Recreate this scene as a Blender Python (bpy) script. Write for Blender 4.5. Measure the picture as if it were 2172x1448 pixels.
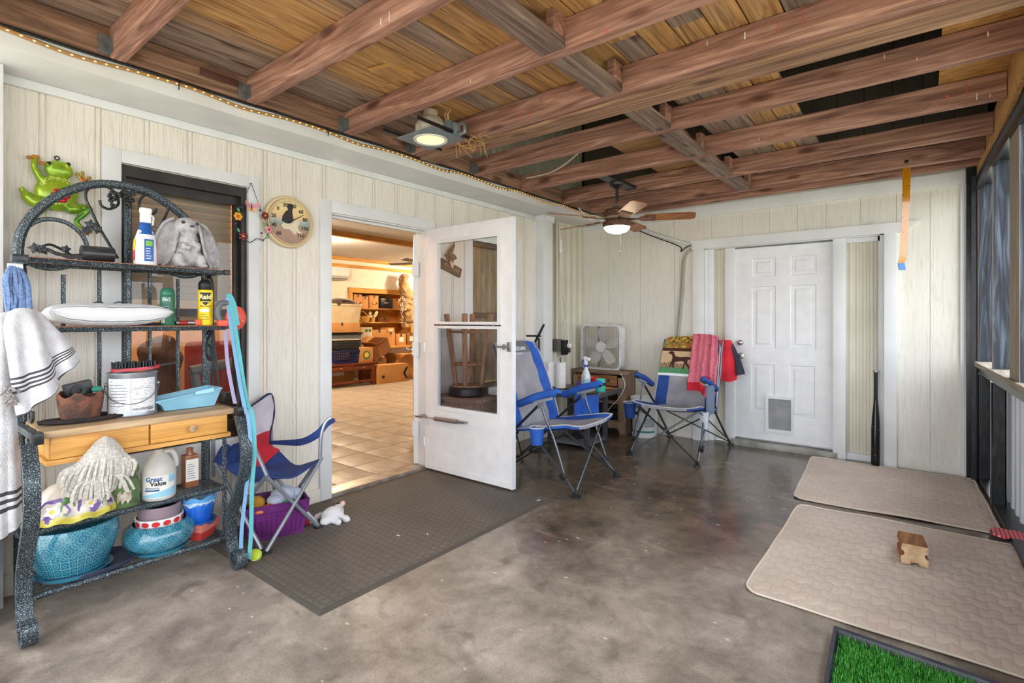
import bpy, bmesh, math, random
from mathutils import Vector, Matrix, noise
R = random.Random(7)
PI = math.pi
for o in list(bpy.data.objects): bpy.data.objects.remove(o)
SC = bpy.context.scene
COL = SC.collection
# ------------------------------------------------------------ camera
cd = bpy.data.cameras.new('camera'); cam = bpy.data.objects.new('camera', cd); COL.objects.link(cam)
cam.location = (0, 0, 1.28); cam.rotation_euler = (PI/2, 0, math.radians(38.36))
cd.sensor_width = 36; cd.lens = 1102/2172*36; cd.shift_y = -46/2172; cd.clip_start = .02
SC.camera = cam
# ------------------------------------------------------------ sky, exposure
w = bpy.data.worlds.new('sky'); SC.world = w; w.use_nodes = True
nt = w.node_tree; bg = nt.nodes['Background']
bg.inputs['Color'].default_value = (.90, .95, 1, 1); bg.inputs['Strength'].default_value = 1.9
SC.view_settings.view_transform = 'Standard'; SC.view_settings.look = 'None'
SC.view_settings.gamma = 1; SC.view_settings.use_curve_mapping = False
SC.view_settings.exposure = 1.58
SC.cycles.max_bounces = 14; SC.cycles.diffuse_bounces = 7; SC.cycles.transparent_max_bounces = 16
SC.cycles.caustics_reflective = False; SC.cycles.caustics_refractive = False
def lamp(name, loc, power, color, radius=.05, kind='POINT', rot=(0,0,0), size=1, sizey=None, spot=None):
    l = bpy.data.lights.new(name, kind); l.energy = power; l.color = color
    if kind == 'AREA':
        l.size = size
        if sizey: l.shape = 'RECTANGLE'; l.size_y = sizey
    else: l.shadow_soft_size = radius
    if spot: l.spot_size = spot; l.spot_blend = .6
    o = bpy.data.objects.new(name, l); o.location = loc; o.rotation_euler = rot; COL.objects.link(o); return o
sun = lamp('sun', (0,0,20), 4.5, (1,.95,.88), kind='SUN'); sun.rotation_euler = Vector((.25,.75,-1.2)).to_track_quat('-Z','Y').to_euler(); sun.data.angle = .01
# ------------------------------------------------------------ materials
def lin(c):
    r = []
    for v in c[:3]:
        v = v/255
        r.append(v/12.92 if v <= .04045 else ((v+.055)/1.055)**2.4)
    return (*r, 1)
MATS = {}
class NT:
    def __init__(s, name):
        s.m = bpy.data.materials.new(name); s.m.use_nodes = True; s.t = s.m.node_tree
        s.b = s.t.nodes['Principled BSDF']; s.o = s.t.nodes['Material Output']
    def n(s, typ, **kw):
        x = s.t.nodes.new(typ)
        for k, v in kw.items():
            if k.startswith('i_'):
                k2 = k[2:].replace('_', ' '); x.inputs[k2].default_value = v
            else: setattr(x, k, v)
        return x
    def l(s, a, b): s.t.links.new(a, b)
    def coord(s, stretch=(1,1,1), rnd=False, rot=(0,0,0)):
        tc = s.n('ShaderNodeTexCoord'); mp = s.n('ShaderNodeMapping'); mp.inputs['Scale'].default_value = stretch
        mp.inputs['Rotation'].default_value = rot
        s.l(tc.outputs['Object'], mp.inputs['Vector'])
        if rnd:
            oi = s.n('ShaderNodeObjectInfo'); mu = s.n('ShaderNodeMath', operation='MULTIPLY'); mu.inputs[1].default_value = 57.3
            s.l(oi.outputs['Random'], mu.inputs[0]); cb = s.n('ShaderNodeCombineXYZ')
            for k in range(3): s.l(mu.outputs[0], cb.inputs[k])
            s.l(cb.outputs[0], mp.inputs['Location'])
        return mp.outputs[0]
    def noise(s, vec, scale, detail=4, dist=0, rough=.5):
        x = s.n('ShaderNodeTexNoise'); x.inputs['Scale'].default_value = scale; x.inputs['Detail'].default_value = detail
        x.inputs['Distortion'].default_value = dist; x.inputs['Roughness'].default_value = rough
        s.l(vec, x.inputs['Vector']); return x.outputs['Fac']
    def ramp(s, fac, stops, interp='LINEAR'):
        x = s.n('ShaderNodeValToRGB'); cr = x.color_ramp; cr.interpolation = interp
        while len(cr.elements) < len(stops): cr.elements.new(.5)
        for e, (p, c) in zip(cr.elements, stops): e.position = p; e.color = c if len(c) == 4 else (*c, 1)
        s.l(fac, x.inputs[0]); return x.outputs['Color']
    def mix(s, fac, a, b, blend='MIX'):
        x = s.n('ShaderNodeMix', data_type='RGBA', blend_type=blend)
        for i, v in ((0, fac), (6, a), (7, b)):
            if isinstance(v, (int, float)): x.inputs[i].default_value = v
            elif isinstance(v, tuple): x.inputs[i].default_value = v
            else: s.l(v, x.inputs[i])
        return x.outputs[2]
    def math(s, op, a, b=None):
        x = s.n('ShaderNodeMath', operation=op)
        for i, v in ((0, a), (1, b)):
            if v is None: continue
            if isinstance(v, (int, float)): x.inputs[i].default_value = v
            else: s.l(v, x.inputs[i])
        return x.outputs[0]
    def bump(s, h, strength=.3, dist=.01):
        x = s.n('ShaderNodeBump'); x.inputs['Strength'].default_value = strength; x.inputs['Distance'].default_value = dist
        s.l(h, x.inputs['Height']); s.l(x.outputs[0], s.b.inputs['Normal'])
    def col(s, c):
        if isinstance(c, tuple): s.b.inputs['Base Color'].default_value = c
        else: s.l(c, s.b.inputs['Base Color'])
    def set(s, rough=.5, metal=0, spec=.5, coat=0, trans=0, sheen=0):
        b = s.b.inputs; b['Roughness'].default_value = rough; b['Metallic'].default_value = metal
        b['Specular IOR Level'].default_value = spec; b['Coat Weight'].default_value = coat
        b['Transmission Weight'].default_value = trans; b['Sheen Weight'].default_value = sheen
BW = ((0, (0,0,0)), (1, (1,1,1)))
def mat(name, col, rough=.55, metal=0, col2=None, scale=6, stretch=(1,1,1), lo=.35, hi=.65, bump=0, bscale=60, bstretch=None,
        rnd=0, spec=.5, coat=0, emis=None, trans=0, alpha=1, sheen=0, detail=4):
    if name in MATS: return MATS[name]
    k = NT(name); k.set(rough, metal, spec, coat, trans, sheen)
    c = lin(col)
    if col2 is None and rough > .3 and metal < .5:      # slight natural mottling on everything plain
        col2 = tuple(v*.965 for v in col); scale = 9
    if col2 is not None:
        f = k.noise(k.coord(stretch, rnd > 0), scale, detail)
        c = k.ramp(f, ((lo, lin(col)), (hi, lin(col2))))
    if rnd:
        oi = k.n('ShaderNodeObjectInfo'); v = k.math('ADD', k.math('MULTIPLY', oi.outputs['Random'], 2*rnd), 1-rnd)
        hs = k.n('ShaderNodeHueSaturation'); k.l(v, hs.inputs['Value'])
        if isinstance(c, tuple): hs.inputs['Color'].default_value = c
        else: k.l(c, hs.inputs['Color'])
        c = hs.outputs[0]
    k.col(c)
    if bump:
        k.bump(k.noise(k.coord(bstretch or (1,1,1)), bscale, 3), bump)
    if emis:
        k.b.inputs['Emission Color'].default_value = lin(emis[0]); k.b.inputs['Emission Strength'].default_value = emis[1]
    k.b.inputs['Alpha'].default_value = alpha
    MATS[name] = k.m; return k.m
def wood(name, cols, axis, rough=.75, fine=90, rnd=True, knots=True, tint=None, mixrnd=None, bump=.25, dark=.5):
    """grain along axis 0/1/2; cols = [light, mid, dark]; mixrnd = second palette picked per object"""
    if name in MATS: return MATS[name]
    k = NT(name); k.set(rough)
    st = [11, 11, 11]; st[axis] = .75
    v = k.coord(tuple(st), rnd)
    g1 = k.noise(v, 1.5, 7, 2.2, .62)
    st2 = [fine, fine, fine]; st2[axis] = 2.2
    g2 = k.noise(k.coord(tuple(st2), rnd), 1.2, 3, .2)
    st3 = [5, 5, 5]; st3[axis] = .9
    g3 = k.noise(k.coord(tuple(st3), rnd), 1.3, 2)
    def pal(cs): return k.ramp(g1, ((.3, lin(cs[0])), (.5, lin(cs[1])), (.7, lin(cs[2]))))
    c = pal(cols)
    if mixrnd:
        oi = k.n('ShaderNodeObjectInfo')
        s = k.math('FRACT', k.math('MULTIPLY', oi.outputs['Random'], 13.7))
        s2 = k.math('ADD', k.math('MULTIPLY', k.math('SUBTRACT', s, .5), 2.6), k.math('MULTIPLY', g3, 1.0))
        sr = k.ramp(s2, ((.3, (0,0,0)), (.75, (1,1,1))))
        c = k.mix(sr, c, pal(mixrnd))
    gr = k.ramp(g2, ((.35, (.55,.55,.55)), (.62, (1.1,1.1,1.1))))
    c = k.mix(dark, c, gr, 'MULTIPLY')
    if knots:
        sv = [7, 7, 7]; sv[axis] = 2.6
        vo = k.n('ShaderNodeTexVoronoi'); k.l(k.coord(tuple(sv), rnd), vo.inputs['Vector']); vo.inputs['Scale'].default_value = 1
        kn = k.ramp(vo.outputs['Distance'], ((.07, (.20,.14,.11)), (.15, (.5,.4,.34)), (.24, (1,1,1))))
        c = k.mix(.85, c, kn, 'MULTIPLY')
    k.col(c); k.bump(g2, bump, .004)
    MATS[name] = k.m; return k.m
# ------------------------------------------------------------ mesh helpers
def V(*a): return Vector(a if len(a) > 1 else a[0])
def spline(pts, n=6, closed=False):
    P = [Vector(p) for p in pts]
    if len(P) < 3: return P
    out = []; N = len(P); segs = N if closed else N-1
    for i in range(segs):
        if closed: a, b, c, d = P[(i-1) % N], P[i], P[(i+1) % N], P[(i+2) % N]
        else: a, b, c, d = P[max(i-1,0)], P[i], P[i+1], P[min(i+2,N-1)]
        for j in range(n):
            t = j/n
            out.append(.5*((2*b)+(c-a)*t+(2*a-5*b+4*c-d)*t*t+(3*b-a-3*c+d)*t**3))
    if not closed: out.append(P[-1])
    return out
def resample(P, n):
    P = [Vector(p) for p in P]
    L = [0]
    for a, b in zip(P, P[1:]): L.append(L[-1]+(b-a).length)
    out = []; j = 0
    for i in range(n):
        t = L[-1]*i/(n-1)
        while j < len(L)-2 and L[j+1] < t: j += 1
        d = L[j+1]-L[j]; out.append(P[j].lerp(P[j+1], 0 if d == 0 else min(1, (t-L[j])/d)))
    return out
class MB:
    def __init__(s): s.v = []; s.f = []; s.m = []; s.mi = 0
    def face(s, *ids): s.f.append(ids); s.m.append(s.mi)
    def poly(s, pts): b = len(s.v); s.v += [Vector(p) for p in pts]; s.face(*range(b, b+len(pts)))
    def box(s, x0, x1, y0, y1, z0, z1, bev=0):
        x0, x1 = min(x0,x1), max(x0,x1); y0, y1 = min(y0,y1), max(y0,y1); z0, z1 = min(z0,z1), max(z0,z1)
        return s.obox(((x0+x1)/2, (y0+y1)/2, (z0+z1)/2), (x1-x0, y1-y0, z1-z0), None, bev)
    def obox(s, c, size, rot=None, bev=0):
        c = Vector(c); h = [a/2 for a in size]
        M = rot if rot is not None else Matrix.Identity(3)
        bev = min(bev, min(h)*.95)
        if bev <= 0:
            b = len(s.v)
            for z in (-1,1):
                for x, y in ((-1,-1),(1,-1),(1,1),(-1,1)): s.v.append(c+M@Vector((x*h[0], y*h[1], z*h[2])))
            for q in ((3,2,1,0),(4,5,6,7),(0,1,5,4),(1,2,6,5),(2,3,7,6),(3,0,4,7)): s.face(*[b+i for i in q])
        else:
            bm = bmesh.new(); bmesh.ops.create_cube(bm, size=1)
            for v in bm.verts: v.co = Vector((v.co.x*size[0], v.co.y*size[1], v.co.z*size[2]))
            bmesh.ops.bevel(bm, geom=bm.edges[:], offset=bev, segments=2, profile=.6, affect='EDGES')
            s.bm(bm, Matrix.Translation(c) @ M.to_4x4()); bm.free()
        return s
    def bm(s, bm, M=None):
        b = len(s.v); bm.verts.index_update()
        for v in bm.verts: s.v.append(M @ v.co if M else v.co.copy())
        for f in bm.faces: s.face(*[b+v.index for v in f.verts])
    def tube(s, pts, r, n=8, closed=False, sm=0, cap=True, flat=None):
        P = spline(pts, sm, closed) if sm else [Vector(p) for p in pts]
        N = len(P); rs = r if isinstance(r, (list, tuple)) else [r]*N
        if len(rs) != N: rs = [rs[min(len(rs)-1, int(i*len(rs)/N))] + 0 for i in range(N)]
        T = []
        for i in range(N):
            if closed: t = P[(i+1) % N]-P[(i-1) % N]
            else: t = P[min(i+1,N-1)]-P[max(i-1,0)]
            T.append(t.normalized() if t.length > 1e-9 else Vector((0,0,1)))
        up = Vector((0,0,1)) if abs(T[0].z) < .9 else Vector((1,0,0))
        nrm = (up-T[0]*up.dot(T[0])).normalized(); b = len(s.v)
        for i in range(N):
            nrm = (nrm-T[i]*nrm.dot(T[i]))
            nrm = nrm.normalized() if nrm.length > 1e-6 else T[i].orthogonal().normalized()
            bi = T[i].cross(nrm)
            for k in range(n):
                a = 2*PI*k/n+PI/n
                s.v.append(P[i]+(nrm*math.cos(a)+bi*math.sin(a))*rs[i])
        for i in range(N if closed else N-1):
            j = (i+1) % N
            for k in range(n):
                k2 = (k+1) % n
                s.face(b+i*n+k, b+i*n+k2, b+j*n+k2, b+j*n+k)
        if cap and not closed:
            s.face(*[b+k for k in range(n-1,-1,-1)]); s.face(*[b+(N-1)*n+k for k in range(n)])
        return s
    def ribbon(s, pts, wv, th, sm=0):
        """flat strap: wv width vector or list of them, th thickness"""
        P = spline(pts, sm) if sm else [Vector(p) for p in pts]; N = len(P)
        W = [Vector(wv)]*N if not isinstance(wv, list) else wv
        if len(W) != N: W = [Vector(W[0]).lerp(Vector(W[-1]), i/(N-1)) for i in range(N)]
        b = len(s.v)
        for i in range(N):
            t = (P[min(i+1,N-1)]-P[max(i-1,0)]).normalized(); w_ = Vector(W[i]); nn = t.cross(w_).normalized()*th/2
            for q in (w_/2+nn, w_/2-nn, -w_/2-nn, -w_/2+nn): s.v.append(P[i]+q)
        for i in range(N-1):
            for k in range(4): s.face(b+i*4+k, b+i*4+(k+1)%4, b+i*4+4+(k+1)%4, b+i*4+4+k)
        s.face(b+3,b+2,b+1,b); e = b+(N-1)*4; s.face(e,e+1,e+2,e+3); return s
    def lathe(s, prof, c=(0,0,0), n=24, axis='Z', a0=0, a1=2*PI, sx=1, sy=1, fn=None):
        c = Vector(c); b = len(s.v); full = abs(a1-a0-2*PI) < 1e-6; cols = n if full else n+1
        for r, z in prof:
            for k in range(cols):
                a = a0+(a1-a0)*k/n; p = Vector((r*math.cos(a)*sx, r*math.sin(a)*sy, z))
                if fn: p = fn(p, a)
                if axis == 'X': p = Vector((p.z, p.x, p.y))
                elif axis == 'Y': p = Vector((p.x, p.z, p.y))
                s.v.append(c+p)
        for i in range(len(prof)-1):
            for k in range(n):
                k2 = (k+1) % cols
                q = (b+i*cols+k, b+i*cols+k2, b+(i+1)*cols+k2, b+(i+1)*cols+k)
                s.face(*(q if axis != 'Y' else q[::-1]))
        return s
    def prism(s, poly, fn, th):
        """poly 2D list, fn maps (a,b,h)->3D, thickness th"""
        b = len(s.v); n = len(poly)
        for h in (0, th):
            for a_, b_ in poly: s.v.append(Vector(fn(a_, b_, h)))
        s.face(*[b+i for i in range(n-1,-1,-1)]); s.face(*[b+n+i for i in range(n)])
        for i in range(n): s.face(b+i, b+(i+1)%n, b+n+(i+1)%n, b+n+i)
        return s
    def grid(s, fn, nu, nv, mfn=None, th=0, closed=False):
        P = [[Vector(fn(i/nu, j/nv)) for i in range(nu+(0 if closed else 1))] for j in range(nv+1)]
        return s.sheet(P, mfn, th, closed)
    def sheet(s, P, mfn=None, th=0, closed=False):
        nv = len(P)-1; cols = len(P[0]); nu = cols if closed else cols-1
        def put(P, flip):
            b = len(s.v)
            for row in P: s.v.extend(row)
            for j in range(nv):
                for i in range(nu):
                    i2 = (i+1) % cols
                    if mfn: s.mi = mfn((i+.5)/nu, (j+.5)/nv)
                    q = (b+j*cols+i, b+j*cols+i2, b+(j+1)*cols+i2, b+(j+1)*cols+i)
                    s.face(*(q[::-1] if flip else q))
            return b
        b0 = put(P, False)
        if th:
            Q = []
            for j in range(nv+1):
                row = []
                for i in range(cols):
                    if closed: du = P[j][(i+1) % cols]-P[j][i-1]
                    else: du = P[j][min(i+1,cols-1)]-P[j][max(i-1,0)]
                    dv = P[min(j+1,nv)][i]-P[max(j-1,0)][i]
                    nn = du.cross(dv); nn = nn.normalized() if nn.length > 1e-9 else Vector((0,0,1))
                    row.append(P[j][i]-nn*th)
                Q.append(row)
            b1 = put(Q, True)
            ring = []
            if not closed:
                ring = [(0,i) for i in range(cols)]+[(j,cols-1) for j in range(1,nv+1)]+[(nv,i) for i in range(cols-2,-1,-1)]+[(j,0) for j in range(nv-1,0,-1)]
                for a in range(len(ring)):
                    (j,i), (j2,i2) = ring[a], ring[(a+1) % len(ring)]
                    if mfn: s.mi = mfn(min(.999,max(0,(i+i2)/2/nu)), min(.999,(j+j2)/2/nv))
                    s.face(b0+j2*cols+i2, b0+j*cols+i, b1+j*cols+i, b1+j2*cols+i2)
            else:
                for j in (0, nv):
                    for i in range(cols):
                        i2 = (i+1) % cols
                        q = (b0+j*cols+i2, b0+j*cols+i, b1+j*cols+i, b1+j*cols+i2)
                        s.face(*(q if j == 0 else q[::-1]))
        return s
    def loft(s, rows, nu=20, k=5, mfn=None, th=0, closed=False, warp=None):
        RR = []
        for r in rows:
            P = spline(r, 8, closed)
            if closed: P.append(P[0].copy()); RR.append(resample(P, nu+1)[:-1])
            else: RR.append(resample(P, nu+1))
        cols = [spline([r[i] for r in RR], k) for i in range(len(RR[0]))]
        P = [[c[j] for c in cols] for j in range(len(cols[0]))]
        if warp:
            nv = len(P)-1
            P = [[Vector(warp(p, i/nu, j/nv)) for i, p in enumerate(row)] for j, row in enumerate(P)]
        return s.sheet(P, mfn, th, closed)
    def ell(s, c, r, nu=16, nv=10, rot=None, fn=None):
        c = Vector(c); b = len(s.v)
        for j in range(nv+1):
            t = PI*j/nv
            for i in range(nu):
                a = 2*PI*i/nu; d = Vector((math.sin(t)*math.cos(a), math.sin(t)*math.sin(a), math.cos(t)))
                k = fn(d) if fn else 1
                p = Vector((d.x*r[0]*k, d.y*r[1]*k, d.z*r[2]*k))
                s.v.append(c+(rot@p if rot else p))
        for j in range(nv):
            for i in range(nu):
                i2 = (i+1) % nu; s.face(b+(j+1)*nu+i, b+(j+1)*nu+i2, b+j*nu+i2, b+j*nu+i)
        return s
    def tf(s, M, start=0):
        for i in range(start, len(s.v)): s.v[i] = M @ s.v[i]
        return s
    def build(s, name, mats, parent=None, smooth=40, label=None):
        me = bpy.data.meshes.new(name)
        Vs = s.v; off = Vector((0,0,0))
        if parent is not None:
            inv = ROOTINV.get(topof(parent))
            if inv is not None: Vs = [inv @ v for v in Vs]
        else:
            lo = [min(v[i] for v in Vs) for i in range(3)]; hi = [max(v[i] for v in Vs) for i in range(3)]
            off = Vector(((lo[0]+hi[0])/2, (lo[1]+hi[1])/2, lo[2])); Vs = [v-off for v in Vs]
        me.from_pydata([tuple(v) for v in Vs], [], s.f)
        if not isinstance(mats, (list, tuple)): mats = [mats]
        for m in mats: me.materials.append(m)
        if len(mats) > 1: me.polygons.foreach_set('material_index', s.m)
        bm = bmesh.new(); bm.from_mesh(me); bmesh.ops.remove_doubles(bm, verts=bm.verts[:], dist=1e-5)
        bmesh.ops.dissolve_degenerate(bm, edges=bm.edges[:], dist=1e-6)
        bmesh.ops.recalc_face_normals(bm, faces=bm.faces[:]); bm.to_mesh(me); bm.free()
        if smooth:
            me.polygons.foreach_set('use_smooth', [True]*len(me.polygons)); me.set_sharp_from_angle(angle=math.radians(smooth))
        o = bpy.data.objects.new(name, me); COL.objects.link(o)
        if parent is not None: o.parent = parent
        else: o.location = off
        if label: o['label'] = label
        return o
ROOTINV = {}
def topof(o):
    while o.parent is not None: o = o.parent
    return o
def tag(o, label=None, cat=None, group=None, kind=None):
    if label: o['label'] = label
    if cat: o['category'] = cat
    if group: o['group'] = group
    if kind: o['kind'] = kind
    return o
def thing(name, label, cat, loc=(0,0,0), rz=0, group=None):
    """Empty at the thing's base; parts given in world coordinates are brought into its frame by build()"""
    o = bpy.data.objects.new(name, None); o.empty_display_size = .05; COL.objects.link(o)
    o.location = loc; o.rotation_euler = (0,0,rz)
    ROOTINV[o] = (Matrix.Translation(Vector(loc)) @ Matrix.Rotation(rz, 4, 'Z')).inverted()
    return tag(o, label, cat, group)
def lthing(name, label, cat, group=None):     # parts given in the thing's own frame; placed later
    o = bpy.data.objects.new(name, None); o.empty_display_size = .05; COL.objects.link(o); return tag(o, label, cat, group)
def struct(name, loc=(0,0,0)):
    o = thing(name, None, None, loc); o['kind'] = 'structure'; return o
def place(o, loc, rz=0): o.location = loc; o.rotation_euler = (0,0,rz); return o
def dup(o, parent=None):
    c = o.copy(); COL.objects.link(c)
    if parent is not None: c.parent = parent
    for ch in list(o.children): dup(ch, c)
    return c
def text(name, s, size, org, ua, va, m, parent, ext=.0006, align='CENTER', mapf=None, bold=0):
    cu = bpy.data.curves.new(name, 'FONT'); cu.body = s; cu.size = size; cu.extrude = ext; cu.align_x = align; cu.align_y = 'CENTER'
    cu.resolution_u = 3; cu.offset = bold
    t = bpy.data.objects.new('t', cu); COL.objects.link(t)
    me = bpy.data.meshes.new_from_object(t.evaluated_get(bpy.context.evaluated_depsgraph_get()))
    bpy.data.objects.remove(t); bpy.data.curves.remove(cu)
    ua = Vector(ua).normalized(); va = Vector(va).normalized(); na = ua.cross(va); org = Vector(org)
    inv = ROOTINV.get(topof(parent)) if parent is not None else None
    for v in me.vertices:
        p = v.co; q = mapf(p) if mapf else org+ua*p.x+va*p.y+na*p.z
        v.co = inv @ q if inv is not None else q
    me.name = name; me.materials.clear(); me.materials.append(m)
    o = bpy.data.objects.new(name, me); COL.objects.link(o)
    if parent is not None: o.parent = parent
    return o
def blob(mb, voxel=.006, smooth=6, factor=.6):
    """union of overlapping solids into one continuous skin, returned as a new MB"""
    me = bpy.data.meshes.new('b'); me.from_pydata([tuple(v) for v in mb.v], [], mb.f)
    bm = bmesh.new(); bm.from_mesh(me); bmesh.ops.recalc_face_normals(bm, faces=bm.faces[:]); bm.to_mesh(me); bm.free()
    t = bpy.data.objects.new('b', me); COL.objects.link(t)
    r = t.modifiers.new('r', 'REMESH'); r.mode = 'VOXEL'; r.voxel_size = voxel
    q = t.modifiers.new('s', 'SMOOTH'); q.iterations = smooth; q.factor = factor
    m2 = bpy.data.meshes.new_from_object(t.evaluated_get(bpy.context.evaluated_depsgraph_get()))
    out = MB(); out.v = [v.co.copy() for v in m2.vertices]
    for p in m2.polygons: out.face(*p.vertices)
    bpy.data.objects.remove(t); bpy.data.meshes.remove(m2); bpy.data.meshes.remove(me); return out
def fold(p, amp, sc, seed=0):
    q = Vector(p)*sc+Vector((seed*7.1, seed*3.3, seed)); return noise.noise(q)*amp

# ============================================================ STRUCTURE
white = mat('white_paint', (226,228,230), .45, col2=(214,216,218), scale=3, bump=.05, bscale=30)
cream = None
def siding_mat(name, c1, c2, axis=2, b=.5):
    k = NT(name); k.set(.6)
    st = [40,40,40]; st[axis] = 2.6
    g = k.noise(k.coord(tuple(st), True), 1.4, 4, 1.6)
    big = k.noise(k.coord((1,1,1)), 1.3, 3)
    c = k.mix(k.ramp(big, ((.35,(0,0,0)),(.7,(1,1,1)))), lin(c1), lin(c2))
    k.col(k.mix(.36, c, k.ramp(g, ((.34,(.68,.68,.66)),(.5,(1,1,1)))), 'MULTIPLY'))
    k.bump(g, b, .006); return k.m
cream = siding_mat('cream_siding', (232,227,218), (226,220,210), b=.9)
cream2 = siding_mat('pale_green_siding', (230,226,218), (222,219,210), b=.35)
atticside = siding_mat('attic_siding_shaded', (120,112,100), (105,98,88))  # siding tone darkened, the unlit attic's shade put into the colour
joistw = wood('joist_wood', [(204,160,140),(160,116,100),(108,73,63)], 0, fine=110, dark=.5)
ledgw = wood('ledger_wood', [(182,144,120),(142,106,86),(98,72,58)], 1, fine=120, dark=.7)
plankw = wood('roof_plank', [(218,174,116),(188,142,88),(130,96,62)], 1, fine=70, mixrnd=[(178,156,140),(146,124,110),(100,82,72)], dark=.5)
oldw = wood('bridging_wood', [(164,142,130),(122,100,90),(80,62,54)], 1, fine=80)
osb = mat('osb_sheet', (206,160,96), .8, col2=(168,120,62), scale=14, stretch=(1,3,1), bump=.2)
dark = mat('attic_blackout', (40,36,34), .9)  # dark tone of the shell added to black out the attic
tin = mat('beige_tin', (210,205,188), .4, col2=(198,192,174), scale=2)
tinw = mat('white_tin', (214,222,232), .35, col2=(204,212,224), scale=2)
black_steel = mat('black_steel', (34,36,40), .3, .3, col2=(60,62,66), scale=14, stretch=(3,3,.6), lo=.5, hi=.8)
black_wood = wood('black_stained_wood', [(98,108,126),(46,52,64),(22,24,30)], 2, fine=70, knots=True, dark=.6)
raww = wood('raw_wood_edge', [(176,164,146),(158,146,130),(134,122,108)], 2, fine=90, knots=False)
raww1 = wood('raw_wood_sill', [(176,166,150),(158,148,134),(134,124,110)], 1, fine=90, knots=False)
# ---- floor
k = NT('sealed_concrete')
v = k.coord()
n1 = k.noise(v, 1.1, 6, .6); n2 = k.noise(v, 3.5, 7, .4, .65); n3 = k.noise(v, 60, 4); n4 = k.noise(v, 14, 5, .5)
sx = k.n('ShaderNodeSeparateXYZ'); k.l(v, sx.inputs[0])
ypos = k.math('MULTIPLY', k.math('SUBTRACT', sx.outputs['Y'], .75), .36)      # coat of sealer worn off towards the open front
sealed = k.ramp(k.math('ADD', ypos, k.math('MULTIPLY', k.math('SUBTRACT', n1, .5), .9)), ((-.0, (0,0,0)), (.34, (1,1,1))))
bare = k.ramp(n2, ((.28, lin((110,100,92))), (.48, lin((150,139,129))), (.72, lin((182,171,161)))))
seal = k.ramp(n2, ((.28, lin((60,54,48))), (.46, lin((92,81,70))), (.74, lin((130,112,94)))))
c = k.mix(sealed, bare, seal)
rust = k.ramp(k.noise(v, 2.3, 5, 1.2), ((.6, (0,0,0)), (.75, (.65,.65,.65))))
c = k.mix(k.math('MULTIPLY', k.math('MULTIPLY', rust, sealed), .6), c, lin((140,104,80)))
c = k.mix(.35, c, k.ramp(n4, ((.3, (.5,.5,.5)), (.6, (1.12,1.12,1.12)))), 'MULTIPLY')
c = k.mix(.5, c, k.ramp(k.noise(k.coord(), 160, 3), ((.35, (.6,.6,.6)), (.6, (1.12,1.12,1.12)))), 'MULTIPLY')
sp = k.n('ShaderNodeTexVoronoi'); sp.inputs['Scale'].default_value = 10; k.l(k.coord((1,1.9,1), rot=(0,0,.6)), sp.inputs['Vector'])
spk = k.ramp(k.math('ADD', sp.outputs['Distance'], k.math('MULTIPLY', n3, .14)), ((.15, (.8,.8,.8)), (.2, (0,0,0))))
spk = k.math('MULTIPLY', spk, k.ramp(k.noise(v, 5, 2), ((.50, (0,0,0)), (.60, (1,1,1)))))
sc_ = k.n('ShaderNodeTexNoise'); sc_.inputs['Scale'].default_value = 2.2; sc_.inputs['Detail'].default_value = 6; k.l(k.coord((1,3.5,1), rot=(0,0,.9)), sc_.inputs['Vector'])
c = k.mix(k.ramp(sc_.outputs['Fac'], ((.64,(0,0,0)),(.72,(.16,.16,.16)))), c, lin((196,188,180)))
c = k.mix(k.ramp(k.noise(k.coord(), 6.5, 6, .8), ((.58,(0,0,0)),(.72,(.5,.5,.5)))), c, lin((74,64,58)))
k.col(k.mix(spk, c, lin((216,208,200))))
k.set(.3, spec=.5)
k.l(k.ramp(k.math('ADD', k.math('MULTIPLY', sealed, -.34), k.math('MULTIPLY', n2, .3)), ((-.0, (.2,.2,.2)), (.3, (.62,.62,.62)))), k.b.inputs['Roughness'])
k.bump(n3, .12, .003)
concrete = k.m
m = MB(); m.box(-3.46, .62, -3.2, 5.72, -.12, 0)
floor = tag(m.build('floor', concrete), kind='structure')
# paint smears on the slab
pm = mat('paint_smear', (206,200,194), .6, col2=(170,160,150), scale=40)
m = MB()
for (u0, u1) in (((-1.309, 2.333, 0), (-1.331, 2.774, 0)),):
    a, b = Vector(u0), Vector(u1); d = (b-a).normalized(); nn = Vector((-d.y, d.x, 0))*.007
    L = 14; pts = [a.lerp(b, i/L)+nn*R.uniform(.5,1.3) for i in range(L+1)]+[a.lerp(b, i/L)-nn*R.uniform(.5,1.3) for i in range(L,-1,-1)]
    m.prism([(p.x, p.y) for p in pts], lambda x, y, h: (x, y, .0004+h), .0006)
m.build('paint_streak', pm, floor)
# ---- outdoors
ground = mat('bounce_ground', (168,166,152), .95, col2=(140,142,122), scale=3)
m = MB(); m.box(-14, 30, -30, 40, -.3, -.125); tag(m.build('outdoor_bounce_ground', ground), kind='structure')  # unseen ground added to bounce daylight up onto the ceiling
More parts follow.
